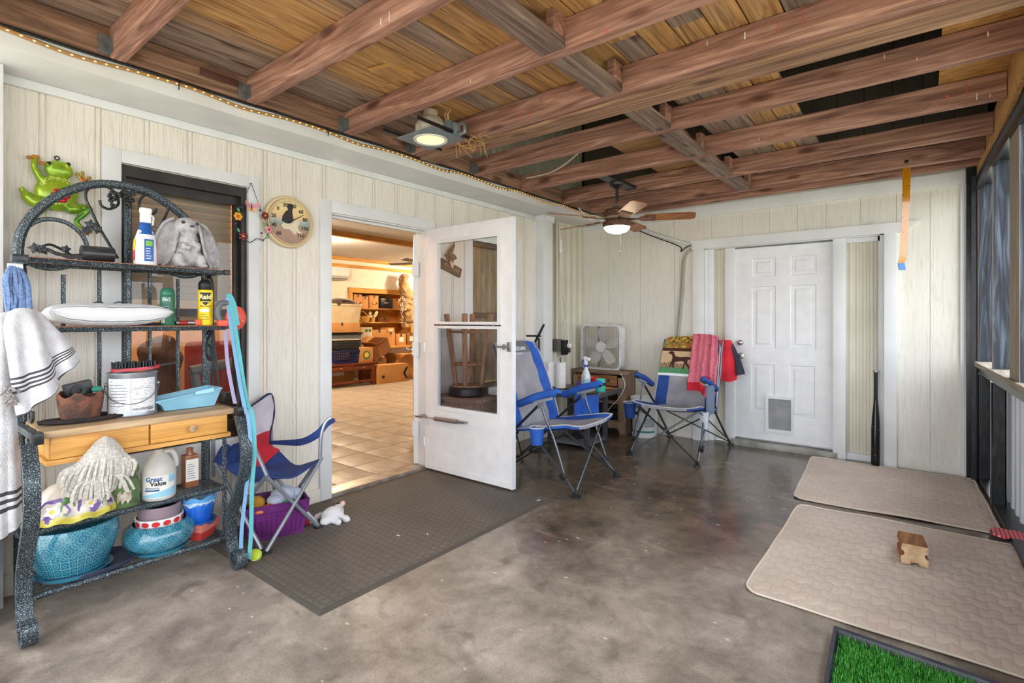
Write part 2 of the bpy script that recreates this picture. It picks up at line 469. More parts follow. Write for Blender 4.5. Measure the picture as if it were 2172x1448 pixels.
# ---- left wall: sheet siding in vertical boards
XL = -3.34
wl = struct('wall_left', (XL, .4, 0))
OPEN = [(.87,1.53,.56,2.11), (2.11,3.05,0,2.05), (3.60,4.20,.62,2.03)]
def cut(y0, y1, z0, z1, opens):
    ys = sorted({y0, y1}|{q for o in opens for q in o[:2] if y0 < q < y1}); out = []
    for a, b in zip(ys, ys[1:]):
        mid = (a+b)/2; ivs = [(z0, z1)]
        for oy0, oy1, oz0, oz1 in opens:
            if oy0 < mid < oy1:
                nv = []
                for p, q in ivs:
                    if oz0 > p: nv.append((p, min(q, oz0)))
                    if oz1 < q: nv.append((max(p, oz1), q))
                ivs = [i for i in nv if i[1]-i[0] > 1e-4]
        out += [(a, b, p, q) for p, q in ivs]
    return out
m = MB()
for a, b, p, q in cut(.40, 4.66, 0, 2.42, OPEN): m.box(XL-.12, XL-.007, a, b, p, q)
m.build('backing', cream, wl)
gs = [.40,.573,.789,1.004,1.218,1.434,1.656,1.857,2.077,2.29,2.505,2.72,2.935,3.15,3.365,3.58,3.795,4.01,4.225,4.44,4.655]
for a, b in zip(gs, gs[1:]):
    m = MB()
    for (c, d, p, q) in cut(a+.004, b-.028, .0, 2.40, OPEN): m.box(XL-.007, XL, c, d, p, q)
    for (c, d, p, q) in cut(b-.020, b-.004, .0, 2.40, OPEN): m.box(XL-.007, XL-.001, c, d, p, q)
    if m.v: m.build('siding_board', cream, wl)
t = struct('baseboard_left', (XL, 1.2, 0)); m = MB(); m.box(XL, XL+.018, .41, 2.03, 0, .095, .003); m.build('board', cream, t)
# corner trim at the left end, white box beam under the rafters, pilaster
m = MB(); m.box(-3.46, -3.2, .25, .408, 0, 2.414, .004); tag(m.build('trim_1', white), kind='structure')
m = MB(); m.box(XL-.1, -3.0, -1.6, 5.58, 2.416, 2.506, .004); m.box(XL-.1,-3.006,-1.6,5.58,2.506,2.512); tag(m.build('trim_2', white), kind='structure')
m = MB(); m.box(XL, XL+.022, .41, 4.62, 2.372, 2.4155, .003); tag(m.build('trim_3', white), kind='structure')
m = MB(); m.box(XL-.02, -3.225, 4.625, 4.80, 0, 2.4155, .004); m.box(XL-.02, -3.205, 4.60, 4.815, 2.35, 2.4155, .004); m.box(XL-.02, -3.33, 4.60, 4.64, 0, 2.36)
tag(m.build('trim_4', white), kind='structure')
def ribs(m, a0, a1, fn, pitch=.1, w=.03, d=.02):
    """trapezoid ribbed sheet: fn(a, depth, z)"""
    prof = []; a = a0
    while a < a1:
        for da, dd in ((0,0),(pitch-2*w,0),(pitch-1.5*w,d),(pitch-.5*w,d)):
            if a+da <= a1: prof.append((a+da, dd))
        a += pitch
    prof.append((a1, 0)); return prof
def rib_sheet(name, a0, a1, z0, z1, fn, mt, parent, pitch=.1, w=.03, d=.02):
    m = MB(); pr = ribs(m, a0, a1, fn, pitch, w, d)
    P = [[Vector(fn(a, dd, z)) for a, dd in pr] for z in (z0, z1)]
    m.sheet(P, None, .002); return m.build(name, mt, parent, smooth=0)
wc = struct('wall_corner', (-3.33, 5.2, 0))
rib_sheet('ribbed_sheet', 4.80, 5.61, 0, 2.44, lambda a, d, z: (-3.325+d, a, z), tin, wc, .135, .042, .022)
rib_sheet('ribbed_sheet', 2.7, 5.61, 2.512, 3.9, lambda a, d, z: (-3.33+d, a, z), tin, wc, .11, .036, .022)
# ---- back wall
YB = 5.60
wb = struct('wall_back', (-1.2, YB, 0))
BO = [(-1.86,-.22,0,2.06)]
m = MB()
for a, b, p, q in cut(-3.34, .27, 0, 2.52, BO): m.box(a, b, YB+.008, YB+.16, p, q)
m.build('backing', cream2, wb)
ga = [-3.34,-2.95,-2.55,-2.15,-1.75,-1.44,-1.19,-.945,-.709,-.44,-.182,.046,.27]
for a, b in zip(ga, ga[1:]):
    m = MB()
    for (c, d, p, q) in cut(a+.0015, b-.0015, .012, 2.40, BO): m.box(c, d, YB, YB+.008, p, q)
    m.build('siding_board', cream2, wb)
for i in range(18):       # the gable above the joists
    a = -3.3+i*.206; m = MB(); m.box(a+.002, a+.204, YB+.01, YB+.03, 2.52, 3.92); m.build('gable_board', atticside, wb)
m = MB(); m.box(-3.3, .27, YB-.022, YB, 2.378, 2.49, .003); tag(m.build('trim_5', white), kind='structure')
m = MB(); m.box(.237, .272, YB-.03, YB+.02, .01, 2.378, .002); tag(m.build('trim_6', white), kind='structure')
# recess round the white door
rc = struct('trim_7', (-1.0, 5.6, 0))
m = MB(); m.box(-1.935, -1.822, 5.555, 5.61, .0, 2.03, .003); m.build('casing_board', white, rc)
m = MB(); m.box(-.268, -.178, 5.555, 5.61, .0, 2.035, .003); m.build('casing_board', white, rc)
m = MB(); m.prism([(-1.96,2.125),(-.02,2.118),(-.16,2.032),(-1.94,2.03)], lambda x, z, h: (x, 5.552+h, z), .05); m.build('header_board', white, rc)
m = MB(); m.box(-1.82, -1.79, 5.60, 5.72, 0, 2.03); m.box(-.30, -.268, 5.60, 5.72, 0, 2.04); m.box(-1.82, -.268, 5.60, 5.74, 2.025, 2.07); m.box(-1.86,-.22,5.735,5.76,0,2.1)
m.build('recess_lining', white, rc)
rib_sheet('ribbed_panel', -1.75, -1.62, .05, 2.03, lambda a, d, z: (a, 5.70-d, z), tin, rc, .07, .025, .008)
m = MB(); m.box(-1.79, -1.745, 5.66, 5.72, 0, 2.03); m.box(-1.63, -1.53, 5.655, 5.72, 0, 2.03, .003); m.build('jamb', white, rc)
m = MB(); m.box(-.655, -.555, 5.60, 5.72, 0, 2.03, .003); m.box(-.318,-.30,5.66,5.72,0,2.03); m.build('jamb', white, rc)
rib_sheet('ribbed_panel', -.555, -.318, .06, 1.99, lambda a, d, z: (a, 5.69-d, z), tin, rc, .052, .018, .007)
m = MB(); m.box(-.56, -.30, 5.66, 5.72, 0, .06); m.box(-.56,-.30,5.66,5.72,1.985,2.03); m.build('rail', white, rc)
m = MB(); m.box(-1.56, -.62, 5.58, 5.70, 0, .055, .004); m.build('threshold', mat('grey_sill', (170,168,162), .5, col2=(130,126,118), scale=8), rc)
# ---- the white six-panel door with a pet flap
d1 = struct('door_1', (-1.08, 5.66, .07))
dw = mat('door_white', (230,231,234), .35)
DY = 5.665; x0, x1, z0, z1 = -1.530, -.655, .075, 2.01
PAN = [(-1.365,-1.145,1.712,1.90),(-1.017,-.795,1.712,1.90),(-1.368,-1.148,.995,1.617),(-1.017,-.797,.998,1.617),(-1.374,-1.155,.343,.832),(-1.026,-.808,.322,.836)]
m = MB()
zz = sorted({z0, z1}|{q for p in PAN for q in p[2:]}); m.box(x0, x1, DY+.006, DY+.045, z0, z1)
for a, b, p, q in cut(x0, x1, z0, z1, PAN): m.box(a, b, DY, DY+.007, p, q)
m.build('leaf', dw, d1)
for a, b, p, q in PAN:
    m = MB()
    def ring(i, h): return [(a+i, DY+h, p+i), (b-i, DY+h, p+i), (b-i, DY+h, q-i), (a+i, DY+h, q-i)]
    prof = [(0,.0),(.012,.011),(.018,.011),(.05,.002),(.054,.002)]
    rr = [[Vector(t) for t in ring(i, h)] for i, h in prof]
    m.sheet(rr, None, 0, True); m.poly(ring(.054,.002)); m.build('door_panel', dw, d1, smooth=0)
chrome = mat('satin_nickel', (200,196,188), .22, .9)
m = MB(); m.lathe([(0,-.03),(.018,-.028),(.026,-.02),(.03,-.012),(.03,0)], (-1.478, DY, 1.045), 20, 'Y'); m.build('deadbolt', chrome, d1, label='round nickel deadbolt')
m = MB(); m.lathe([(0,-.062),(.02,-.06),(.027,-.048),(.026,-.036),(.012,-.026),(.012,-.012),(.032,-.008),(.033,0)], (-1.478, DY, .908), 20, 'Y'); m.build('door_knob', chrome, d1, label='round nickel door knob')
pf = MB(); 
for a, b, p, q in cut(-1.238, -.985, .165, .525, [(-1.212,-1.008,.195,.497)]): pf.box(a, b, DY-.018, DY+.001, p, q)
pfo = pf.build('pet_door_frame', white, d1)
m = MB(); m.box(-1.212, -1.008, DY-.006, DY-.003, .195, .497); m.build('flap', mat('smoky_vinyl', (140,140,142), .18, col2=(112,112,116), scale=5), pfo, label='smoky grey plastic flap')
# ---- front door casing, jambs, threshold
t = struct('trim_8', (XL, 2.58, 0))
m = MB(); m.box(XL-.01, XL+.022, 2.025, 2.115, 0, 2.135, .003); m.build('casing_board', white, t)
m = MB(); m.box(XL-.01, XL+.022, 2.115, 3.045, 2.05, 2.135, .003); m.build('casing_board', white, t)
m = MB(); m.box(XL-.01, XL+.022, 3.045, 3.115, 0, 2.135, .003); m.build('casing_board', white, t)
m = MB(); m.box(-3.48, XL, 2.098, 2.118, 0, 2.06); m.box(-3.48, XL, 3.042, 3.07, 0, 2.06); m.box(-3.48, XL, 2.10, 3.07, 2.042, 2.07); m.box(-3.42,-3.39,2.118,2.13,.03,2.042); m.box(-3.42,-3.39,2.118,3.042,2.026,2.042); m.build('jamb', white, t)
m = MB(); m.box(-3.50, -3.325, 2.11, 3.05, 0, .026, .004); m.box(-3.345, -3.318, 2.11, 3.05, .0, .035, .003); m.build('threshold', mat('worn_aluminium', (176,168,160), .4, .4, col2=(140,124,110), scale=12), t)
# ---- ceiling: ledger, joists, bridging, plank deck
ce = struct('ceiling', (-1.3, 2, 2.64))
m = MB(); m.box(-3.02, -2.975, -1.6, 5.58, 2.508, 2.64); m.build('ledger', ledgw, ce)
JY = [(-1.15,.06,2.5),(-.52,.06,2.5),(.10,.06,2.5),(.735,.062,2.5),(1.36,.062,2.5),(1.985,.062,2.5),(2.55,.07,2.503),(3.235,.058,2.5),(3.905,.058,2.5),(4.60,.055,2.5),(5.20,.055,2.5),(5.50,.05,2.5)]
for y0, wd, zb in JY:
    m = MB(); m.box(-2.976, .36, y0, y0+wd, zb, 2.64, .004); m.build('joist', joistw, ce, smooth=0)
m = MB(); m.box(-2.976, .36, 2.635, 2.80, 2.49, 2.63, .004); m.build('joist', wood('double_joist_wood', [(184,148,118),(150,112,88),(108,76,60)], 0, fine=120, dark=.7), ce, smooth=0)
br = [(-1.2,-.52),(-.46,.10),(.16,.735),(.797,1.36),(1.422,1.985),(2.047,2.55),(2.80,3.235),(3.293,3.905),(3.963,4.60),(4.655,5.20)]
for i, (a, b) in enumerate(br):
    m = MB(); m.obox((-1.33, (a+b)/2, 2.525), (.13, b-a, .045), None, .004); m.build('bridging', oldw, ce, smooth=0)
    m = MB(); m.box(-1.30, -1.262, b-.10, b-.001, 2.545, 2.64); m.build('blocking', joistw, ce, smooth=0)
# rows of planks; the deck stops at the double joist on the left and runs on beside x = -0.9
PW = .1475; row = 0; x = -2.985
while x < .55:
    x2 = x+PW-.008; far = 2.81
    if -1.32 < x < -.70: far = 5.5
    cuts = [-1.6]; yy = -1.6+R.uniform(.6,2.2)
    while yy < far-.5: cuts.append(yy); yy += R.choice((1.9,2.44,2.44,3.0))
    cuts.append(far)
    for a, b in zip(cuts, cuts[1:]):
        dz = R.uniform(0,.006); m = MB(); m.box(x, x2, a+.001, b-.001, 2.641+dz, 2.662+dz, .002); m.build('plank', plankw, ce, smooth=0)
    x += PW; row += 1
patch = mat('bare_wood_patch', (208,158,84), .8, col2=(190,138,70), scale=20, stretch=(3,.5,1))
for cx_, cy_, rz_, l_ in ((-1.98,1.44,.35,.16),(-2.30,1.75,.2,.14),(-2.22,1.86,1.1,.10),(-1.72,1.18,.1,.10)):
    m = MB(); m.obox((cx_, cy_, 2.6405), (l_, .035, .001), Matrix.Rotation(rz_, 3, 'Z')); m.build('tape_mark', patch, ce)
m = MB(); m.box(-1.92, -1.36, 3.3, 5.45, 2.645, 2.66); m.build('loose_board', wood('fresh_board', [(196,160,118),(172,130,84),(140,100,60)], 0, fine=80, knots=False), ce, label='loose pale board on top of joists')
m = MB(); m.box(-3.2, -2.86, 5.45, 5.49, 2.80, 2.88); m.build('loose_board', patch, ce)
m = MB(); m.box(.07, .40, 2.82, 4.2, 2.645, 2.66); m.build('osb_sheet', osb, ce, label='orange strand board sheet over the joist ends')
m = MB(); m.box(.362, .385, -1.6, 5.58, 2.42, 2.64); m.build('rim_board', osb, ce)
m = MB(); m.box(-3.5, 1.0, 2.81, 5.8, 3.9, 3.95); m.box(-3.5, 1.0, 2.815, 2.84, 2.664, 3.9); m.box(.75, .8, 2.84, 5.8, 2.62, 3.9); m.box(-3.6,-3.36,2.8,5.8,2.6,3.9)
m.box(-3.36, .75, -1.62, 2.84, 2.675, 2.70); m.box(.40,.75,-1.62,5.8,2.62,2.64); m.box(-3.36, .75, 5.64, 5.8, 2.5, 3.9); m.build('blackout_shell', dark, ce)  # dark shell added round the attic to block daylight
galv = mat('galvanised_steel', (150,156,160), .4, .7, col2=(120,126,130), scale=30)
for y0, wd, zb in JY[3:8]:
    m = MB(); m.box(-2.975, -2.968, y0-.045, y0-.002, 2.51, 2.60); m.box(-2.975, -2.92, y0-.004, y0, 2.51, 2.585); m.build('joist_hanger', galv, ce)
m = MB(); m.box(-2.975, -2.962, 1.12, 1.31, 2.565, 2.60, .002); m.build('bracket_strap', mat('brown_steel', (92,58,50), .5), ce)
drip = mat('paint_drip_white', (226,220,212), .6); chalk = mat('red_chalk', (206,92,78), .8)
for q, w_, l_, mt, nm in (((-1.06, 1.984, 2.505),.012,.022,chalk,'chalk_mark'),((-1.141, 1.984, 2.504),.004,.03,chalk,'chalk_mark'),((-1.885, 2.549, 2.525),.004,.09,chalk,'chalk_mark'),((-1.973, 2.549, 2.552),.004,.04,chalk,'chalk_mark'),((-0.409, 2.549, 2.592),.005,.08,chalk,'chalk_mark'),((-0.507, 2.549, 2.588),.004,.06,chalk,'chalk_mark'),((-2.038, 3.904, 2.568),.012,.03,chalk,'chalk_mark'),((0.192, 3.904, 2.583),.006,.07,chalk,'chalk_mark'),((0.11, 3.904, 2.565),.016,.02,chalk,'chalk_mark'),((-0.646, 2.549, 2.591),.008,.035,drip,'paint_drip'),((-0.817, 2.549, 2.612),.005,.02,drip,'paint_drip'),((-0.154, 3.234, 2.612),.005,.02,drip,'paint_drip'),((-0.024, 3.234, 2.56),.004,.018,drip,'paint_drip'),((0.234, 3.234, 2.594),.008,.022,drip,'paint_drip'),((0.236, 3.904, 2.531),.005,.04,drip,'paint_drip'),((0.291, 3.904, 2.522),.004,.02,drip,'paint_drip'),((-0.896, 3.904, 2.537),.003,.03,drip,'paint_drip'),((-1.845, 1.984, 2.52),.005,.018,drip,'paint_drip'),((-2.792, 1.984, 2.617),.005,.012,drip,'paint_drip'),((-1.772, 1.359, 2.522),.008,.03,drip,'paint_drip'),((-1.717, 1.359, 2.523),.006,.045,drip,'paint_drip')):
    m = MB(); m.prism([(-w_*.35,l_/2),(w_*.35,l_/2),(w_/2,-l_*.4),(0,-l_/2),(-w_/2,-l_*.4)], lambda a,b,h: (q[0]+a, q[1]+.0005-h, max(2.503,min(2.636,q[2]+b))), .0012); m.build(nm, mt, ce, smooth=0)
# ---- right wall: stained studs over a half wall of ribbed sheet
wr = struct('wall_right', (.4, 4.2, 0))
def xr(y): return .32+(5.5-y)*.034
def skew(m):
    for i, v in enumerate(m.v): m.v[i] = Vector((v.x+xr(v.y), v.y, v.z))
    return m
for y0, y1 in ((5.47,5.51),(4.70,4.74),(3.78,4.07),(2.9,2.94),(1.9,1.94),(.9,.94),(-.1,-.06)):
    m = MB(); m.box(.018, .105, y0, y1, .953, 2.335); m.box(.0165,.018,y0,y1,.953,2.335); skew(m)
    mi = [black_wood, raww]
    m.m = [1 if all(m.v[i].x-xr(m.v[i].y) < .0181 for i in f) else 0 for f in m.f]
    m.build('stud', mi, wr, smooth=0)
m = MB(); m.box(-.005, .13, -.8, 5.58, .915, .952, .003); skew(m); m.build('sill', raww1, wr, smooth=0)
m = MB(); m.box(.02, .06, -.8, 5.58, .86, .914); skew(m); m.build('rail', black_steel, wr)
m = MB(); m.box(.005, .03, -1.6, 5.57, 2.30, 2.335); m.box(.012, .12, -1.6, 5.57, 2.335, 2.41); m.box(-.002,.012,-1.6,5.57,2.385,2.40); skew(m); m.build('header', black_steel, wr, smooth=0)
m = MB(); m.box(.015, .14, -1.6, 5.57, 2.412, 2.50); skew(m); m.build('top_plate', osb, wr)
for y0 in (5.44, 4.72, 3.2, 2.2, 1.2, .2):
    m = MB(); m.box(.012, .085, y0, y0+.008, .03, .86); m.box(.012,.018,y0,y0+.07,.03,.86); m.box(.079, .085, y0, y0+.07, .03, .86); skew(m); m.build('steel_stud', black_steel, wr, smooth=0)
rib_sheet('ribbed_sheet', -.8, 5.56, .03, .91, lambda a, d, z: (xr(a)+.125-d, a, z), tinw, wr, .15, .05, .018)
m = MB(); m.box(.02, .12, -.8, 5.56, 0, .05); skew(m); m.build('floor_rail', black_steel, wr)
m = MB(); m.box(.272, .345, 5.53, 5.70, 0, 2.52, .004); m.box(.30,.33,5.50,5.53,0,2.42); m.build('corner_post', black_steel, wr)
for i, yy in enumerate((5.49,5.49,5.49)):
    pass

# ============================================================ THE ROOM BEHIND THE WALL
# warm ceiling lamps of the lived-in room
WARM = (1, .78, .52)
lamp('room_lamp', (-7.6, 4.5, 2.45), 85, WARM, .12)
lamp('room_lamp', (-8.4, 8.6, 2.45), 60, WARM, .12)
lamp('parlour_lamp', (-4.1, 1.1, 2.35), 14, (1,.76,.52), .12)
cardb = mat('cardboard', (196,142,84), .8, col2=(184,130,74), scale=3)
cardb2 = mat('cardboard_dark', (150,98,56), .8, col2=(136,88,50), scale=3)
ink = mat('box_ink', (28,28,36), .7)
honey = wood('honey_wood', [(222,170,92),(205,150,74),(170,116,52)], 1, fine=60, knots=False)
honeyz = wood('honey_wood_upright', [(222,170,92),(205,150,74),(170,116,52)], 2, fine=60, knots=False)
rwall = mat('room_wall_paint', (226,218,204), .6, col2=(214,204,188), scale=5, bump=.3, bscale=30)
rceil = mat('room_ceiling', (206,204,202), .8)
tan = mat('tan_wall', (226,178,132), .7, col2=(214,164,116), scale=8)
grout = mat('tile_grout', (120,104,90), .9)
tilem = mat('floor_tile', (178,164,150), .45, col2=(152,136,122), scale=7, stretch=(1,2.4,1), rnd=.05, lo=.3, hi=.7)
m = MB(); m.box(-9.75, -3.462, -.3, 9.8, -.12, .004); fi = tag(m.build('floor_inner', grout), kind='structure')
T = .36; me = MB(); me.box(-T/2+.004, T/2-.004, -T/2+.004, T/2-.004, 0, .012, .003); first = None; nt_ = 0
for i in range(17):
    for j in range(26):
        x = -3.66-i*T; y = .3+j*T
        lo = 2.12+(-3.4-x)*.638-.35; hi = 3.04+(-3.4-x)*.87+.35
        if lo < y < hi and x > -9.7:
            if first is None: first = me.build('floor_tile', tilem, fi); o = first
            else: o = first.copy(); COL.objects.link(o)
            o.location = (x-fi.location.x, y-fi.location.y, .006-fi.location.z); nt_ += 1
FX = -9.7
m = MB(); m.box(-9.9, FX, -.3, 9.8, 0, .72); m.box(-9.9, FX, -.3, 6.68, .72, 1.88); m.box(-9.9, FX, 8.3, 9.8, .72, 1.88); m.box(-9.9, FX, -.3, 9.8, 1.88, 2.7)
tag(m.build('wall_far', rwall), kind='structure')
m = MB(); m.box(-9.9, -3.46, 9.7, 9.8, 0, 2.7); tag(m.build('wall_room_right', rwall), kind='structure')
m = MB(); m.box(-9.9, -3.46, -.4, -.3, 0, 2.7); tag(m.build('wall_room_left', rwall), kind='structure')
m = MB(); m.box(-3.48, -3.462, -.3, .42, 0, 2.7); m.box(-3.48,-3.462,4.64,9.8,0,2.7); m.box(-3.48,-3.462,-.3,9.8,2.41,2.7); tag(m.build('wall_room_front', rwall), kind='structure')
m = MB(); m.box(-9.9, -3.44, -.4, 9.8, 2.62, 2.72); tag(m.build('ceiling_inner', rceil), kind='structure')
m = MB(); m.box(-4.85, -4.75, -.3, 2.35, 0, 2.62); tag(m.build('wall_parlour', tan), kind='structure')
for i, (xx, za, zb) in enumerate(((-6.95,2.54,2.62),(-4.9,2.54,2.62))):
    m = MB(); m.box(xx-.06, xx+.06, 2.36 if xx>-5 else -.3, 9.7, za, zb, .004); tag(m.build('trim_%d' % (20+i), honey), kind='structure')
m = MB(); m.box(FX, FX+.03, -.3, 9.7, 2.55, 2.62); tag(m.build('trim_22', honey), kind='structure')
m = MB(); m.box(FX, FX+.025, -.3, 9.7, 2.40, 2.47); tag(m.build('trim_23', honey), kind='structure')
# shelf niche in the far wall
ni = thing('built_in_shelves', 'built-in honey-coloured wall shelves packed with boxes at the far end of the room', 'shelf', (FX, 7.5, .72))
m = MB(); m.box(-10.15, -10.13, 6.66, 8.32, .70, 1.90); m.build('back_panel', honey, ni)
for nm, b in (('side_panel',(-10.14,FX,6.66,6.69,.70,1.9)),('side_panel',(-10.14,FX,8.29,8.32,.70,1.9)),('top_panel',(-10.14,FX,6.66,8.32,1.87,1.9)),('shelf_board',(-10.14,FX,6.69,8.29,.70,.73)),('shelf_board',(-10.14,FX,6.69,8.29,1.205,1.23)),('shelf_board',(-10.14,FX,6.69,8.29,1.515,1.54))):
    m = MB(); m.box(*b); m.build(nm, honey, ni)
for b in ((6.57,6.68,.66,1.98),(8.30,8.40,.66,1.98)):
    m = MB(); m.box(FX, FX+.02, *b, .003); m.build('face_frame', honeyz, ni)
m = MB(); m.box(FX, FX+.022, 6.57, 8.40, 1.87, 1.98, .003); m.build('face_frame', honey, ni)
def carton(name, c, size, label, rz=0, mt=None, logo='smile', tape=True, grp=None, z=None, cat='box'):
    """closed cardboard carton standing on z: body, tape, printed mark on its +x face"""
    t = thing(name, label, cat, c, rz, grp); sx, sy, sz = size
    Mx = Matrix.Translation(Vector(c)) @ Matrix.Rotation(rz, 4, 'Z')
    m = MB(); m.box(-sx/2, sx/2, -sy/2, sy/2, 0, sz, .004); m.tf(Mx); m.build('carton_body', mt or cardb, t)
    if tape:
        m = MB(); m.box(-sx/2-.001, sx/2+.0015, -.025, .025, sz-.06, sz+.001); m.tf(Mx); m.build('tape', mat('parcel_tape', (72,70,74), .35), t)
    if logo == 'smile':
        m = MB(); P = [(sx/2+.0015, -sy*.3+sy*.6*i/8, sz*(.42-.16*math.sin(PI*i/8))) for i in range(9)]
        m.tube(P, .006, 4); m.tube([(sx/2+.0015, sy*.22, sz*.40), (sx/2+.0015, sy*.33, sz*.46), (sx/2+.0015, sy*.31, sz*.30)], .006, 4); m.tf(Mx); m.build('printed_mark', ink, t)
    elif logo == 'label':
        m = MB(); m.box(sx/2, sx/2+.002, -sy*.2, sy*.25, sz*.3, sz*.7); m.tf(Mx); m.build('address_label', mat('paper_label', (226,222,210), .7), t)
    elif logo == 'arrow':
        m = MB(); 
        m.prism([(sy*.42,sz*.82),(sy*.30,sz*.5),(sy*.42,sz*.18),(sy*.47,sz*.18),(sy*.47,sz*.25),(sy*.385,sz*.5),(sy*.47,sz*.75),(sy*.47,sz*.82)], lambda a, b, h: (sx/2+h, a, b), .002)
        m.prism([(-sy*.36,sz*.30),(-sy*.30,sz*.40),(-sy*.36,sz*.5),(-sy*.42,sz*.40)], lambda a, b, h: (sx/2+h, a, b), .002); m.tf(Mx); m.build('printed_mark', ink, t)
    return t
def open_box(name, c, size, label, rz=0, tilt=0, mt=None, flap=.5):
    t = thing(name, label, 'box', c, rz); sx, sy, sz = size
    Mx = Matrix.Translation(Vector(c)) @ Matrix.Rotation(rz, 4, 'Z') @ Matrix.Rotation(tilt, 4, 'X')
    m = MB(); w_ = .006
    m.box(-sx/2,sx/2,-sy/2,sy/2,0,w_); m.box(-sx/2,-sx/2+w_,-sy/2,sy/2,0,sz); m.box(sx/2-w_,sx/2,-sy/2,sy/2,0,sz); m.box(-sx/2,sx/2,-sy/2,-sy/2+w_,0,sz); m.box(-sx/2,sx/2,sy/2-w_,sy/2,0,sz)
    m.tf(Mx); m.build('carton_body', mt or cardb, t)
    for a, ang in ((sx/2, -.5), (-sx/2, .2)):
        m = MB(); m.box(0, sx*flap, -sy/2, sy/2, 0, .005)
        m.tf(Mx @ Matrix.Translation((a, 0, sz)) @ Matrix.Rotation(ang if a > 0 else PI+ang, 4, 'Y')); m.build('flap', cardb, t)
    for b, ang in ((sy/2, .7), (-sy/2, -.9)):
        m = MB(); s_ = 1 if b > 0 else -1; m.box(-sx/2, sx/2, 0, s_*sy*.3, 0, .005)
        m.tf(Mx @ Matrix.Translation((0, b, sz)) @ Matrix.Rotation(ang, 4, 'X')); m.build('flap', cardb, t)
    return t
# console table
redw = wood('cherry_wood', [(140,66,34),(112,48,24),(80,32,18)], 1, rough=.35, fine=60, knots=False)
ct = thing('console_table', 'dark cherry console table with two drawers standing under the stacked tubs', 'table', (-8.62, 5.95, .02))
m = MB(); m.box(-8.86, -8.38, 5.2, 6.33, .43, .46, .006); m.build('tabletop', redw, ct)
m = MB(); m.box(-8.84, -8.40, 5.23, 6.29, .32, .43); m.build('apron', redw, ct)
for a, b in ((5.32,5.80),(5.84,6.24)):
    m = MB(); m.box(-8.40, -8.39, a, b, .335, .42, .003); d_ = m.build('drawer', redw, ct)
    m = MB(); m.tube([(-8.388,(a+b)/2-.03,.378),(-8.375,(a+b)/2-.02,.374),(-8.375,(a+b)/2+.02,.374),(-8.388,(a+b)/2+.03,.378)], .006, 6); m.build('drawer_pull', mat('brass', (190,150,80), .3, .9), d_)
for a, b in ((-8.82,5.24),(-8.82,6.26),(-8.42,5.24),(-8.42,6.26)):
    m = MB(); m.obox((a, b+.0, .17), (.055,.055,.31), None, .003); m.build('leg', redw, ct)
m = MB(); m.box(-8.44, -8.40, 5.24, 6.26, .09, .13); m.build('stretcher', redw, ct)
# baskets stacked on the console
def crate_basket(name, c, size, mt, label, handle=None):
    t = thing(name, label, 'basket', c); sx, sy, sz = size; c = Vector(c)
    m = MB(); w_ = .006; n = 7
    for s_ in (0, 1):
        for ax in (0, 1):
            L = sx if ax == 0 else sy
            for i in range(n):
                a = -L/2+L*(i+.5)/n
                for zz in (.25,.5,.75):
                    pass
    taper = .85
    def wall(z0, z1, inset=0):
        k0 = taper+(1-taper)*z0; k1 = taper+(1-taper)*z1
        P = []
        for kk, z in ((k0,z0),(k1,z1)):
            P.append([c+Vector((dx*sx/2*kk, dy*sy/2*kk, z*sz)) for dx, dy in ((-1,-1),(1,-1),(1,1),(-1,1))])
        m.sheet(P, None, .005, True)
    wall(0,.2); wall(.36,.44); wall(.60,.68); wall(.84,1)
    m.box(c.x-sx/2*taper, c.x+sx/2*taper, c.y-sy/2*taper, c.y+sy/2*taper, c.z, c.z+.006)
    for i in range(12):
        f = i/11*2-1
        for q in (((f,-1),(f,-1)),((f,1),(f,1)),((-1,f),(-1,f)),((1,f),(1,f))):
            a = c+Vector((q[0][0]*sx/2*taper, q[0][1]*sy/2*taper, 0)); b = c+Vector((q[0][0]*sx/2, q[0][1]*sy/2, sz)); m.tube([a,b], .006, 4)
    m.build('basket_shell', mt, t, smooth=0)
    m = MB(); m.tube([c+Vector((dx*sx/2*1.02, dy*sy/2*1.02, sz)) for dx, dy in ((-1,-1),(1,-1),(1,1),(-1,1))], .009, 6, True); m.build('rim', handle or mt, t)
    return t
bluep = mat('blue_plastic', (30,44,96), .4); blackp = mat('black_plastic', (30,31,34), .4); greyp = mat('grey_plastic', (96,100,106), .45)
crate_basket('basket', (-8.62, 5.72, .46), (.34,.52,.24), bluep, 'dark blue plastic basket on the cherry console table')
crate_basket('basket', (-8.62, 5.74, .705), (.34,.54,.20), blackp, 'black basket with pale rim stacked on the dark blue basket', mat('pale_rim', (190,184,170), .5))
t = carton('fruit_carton', (-8.6, 6.14, .46), (.3,.30,.28), 'orange and green printed fruit carton on right end of console table', logo=None, tape=False)
m = MB(); m.lathe([(0,.002),(.085,.002),(.085,0)], (-8.45, 6.14, .60), 20, 'X'); m.build('printed_mark', mat('fruit_green', (70,120,80), .6), t)
m = MB(); m.lathe([(0,.003),(.05,.003),(.05,0)], (-8.449, 6.14, .60), 20, 'X'); m.build('printed_mark', mat('fruit_yellow', (230,190,80), .6), t)
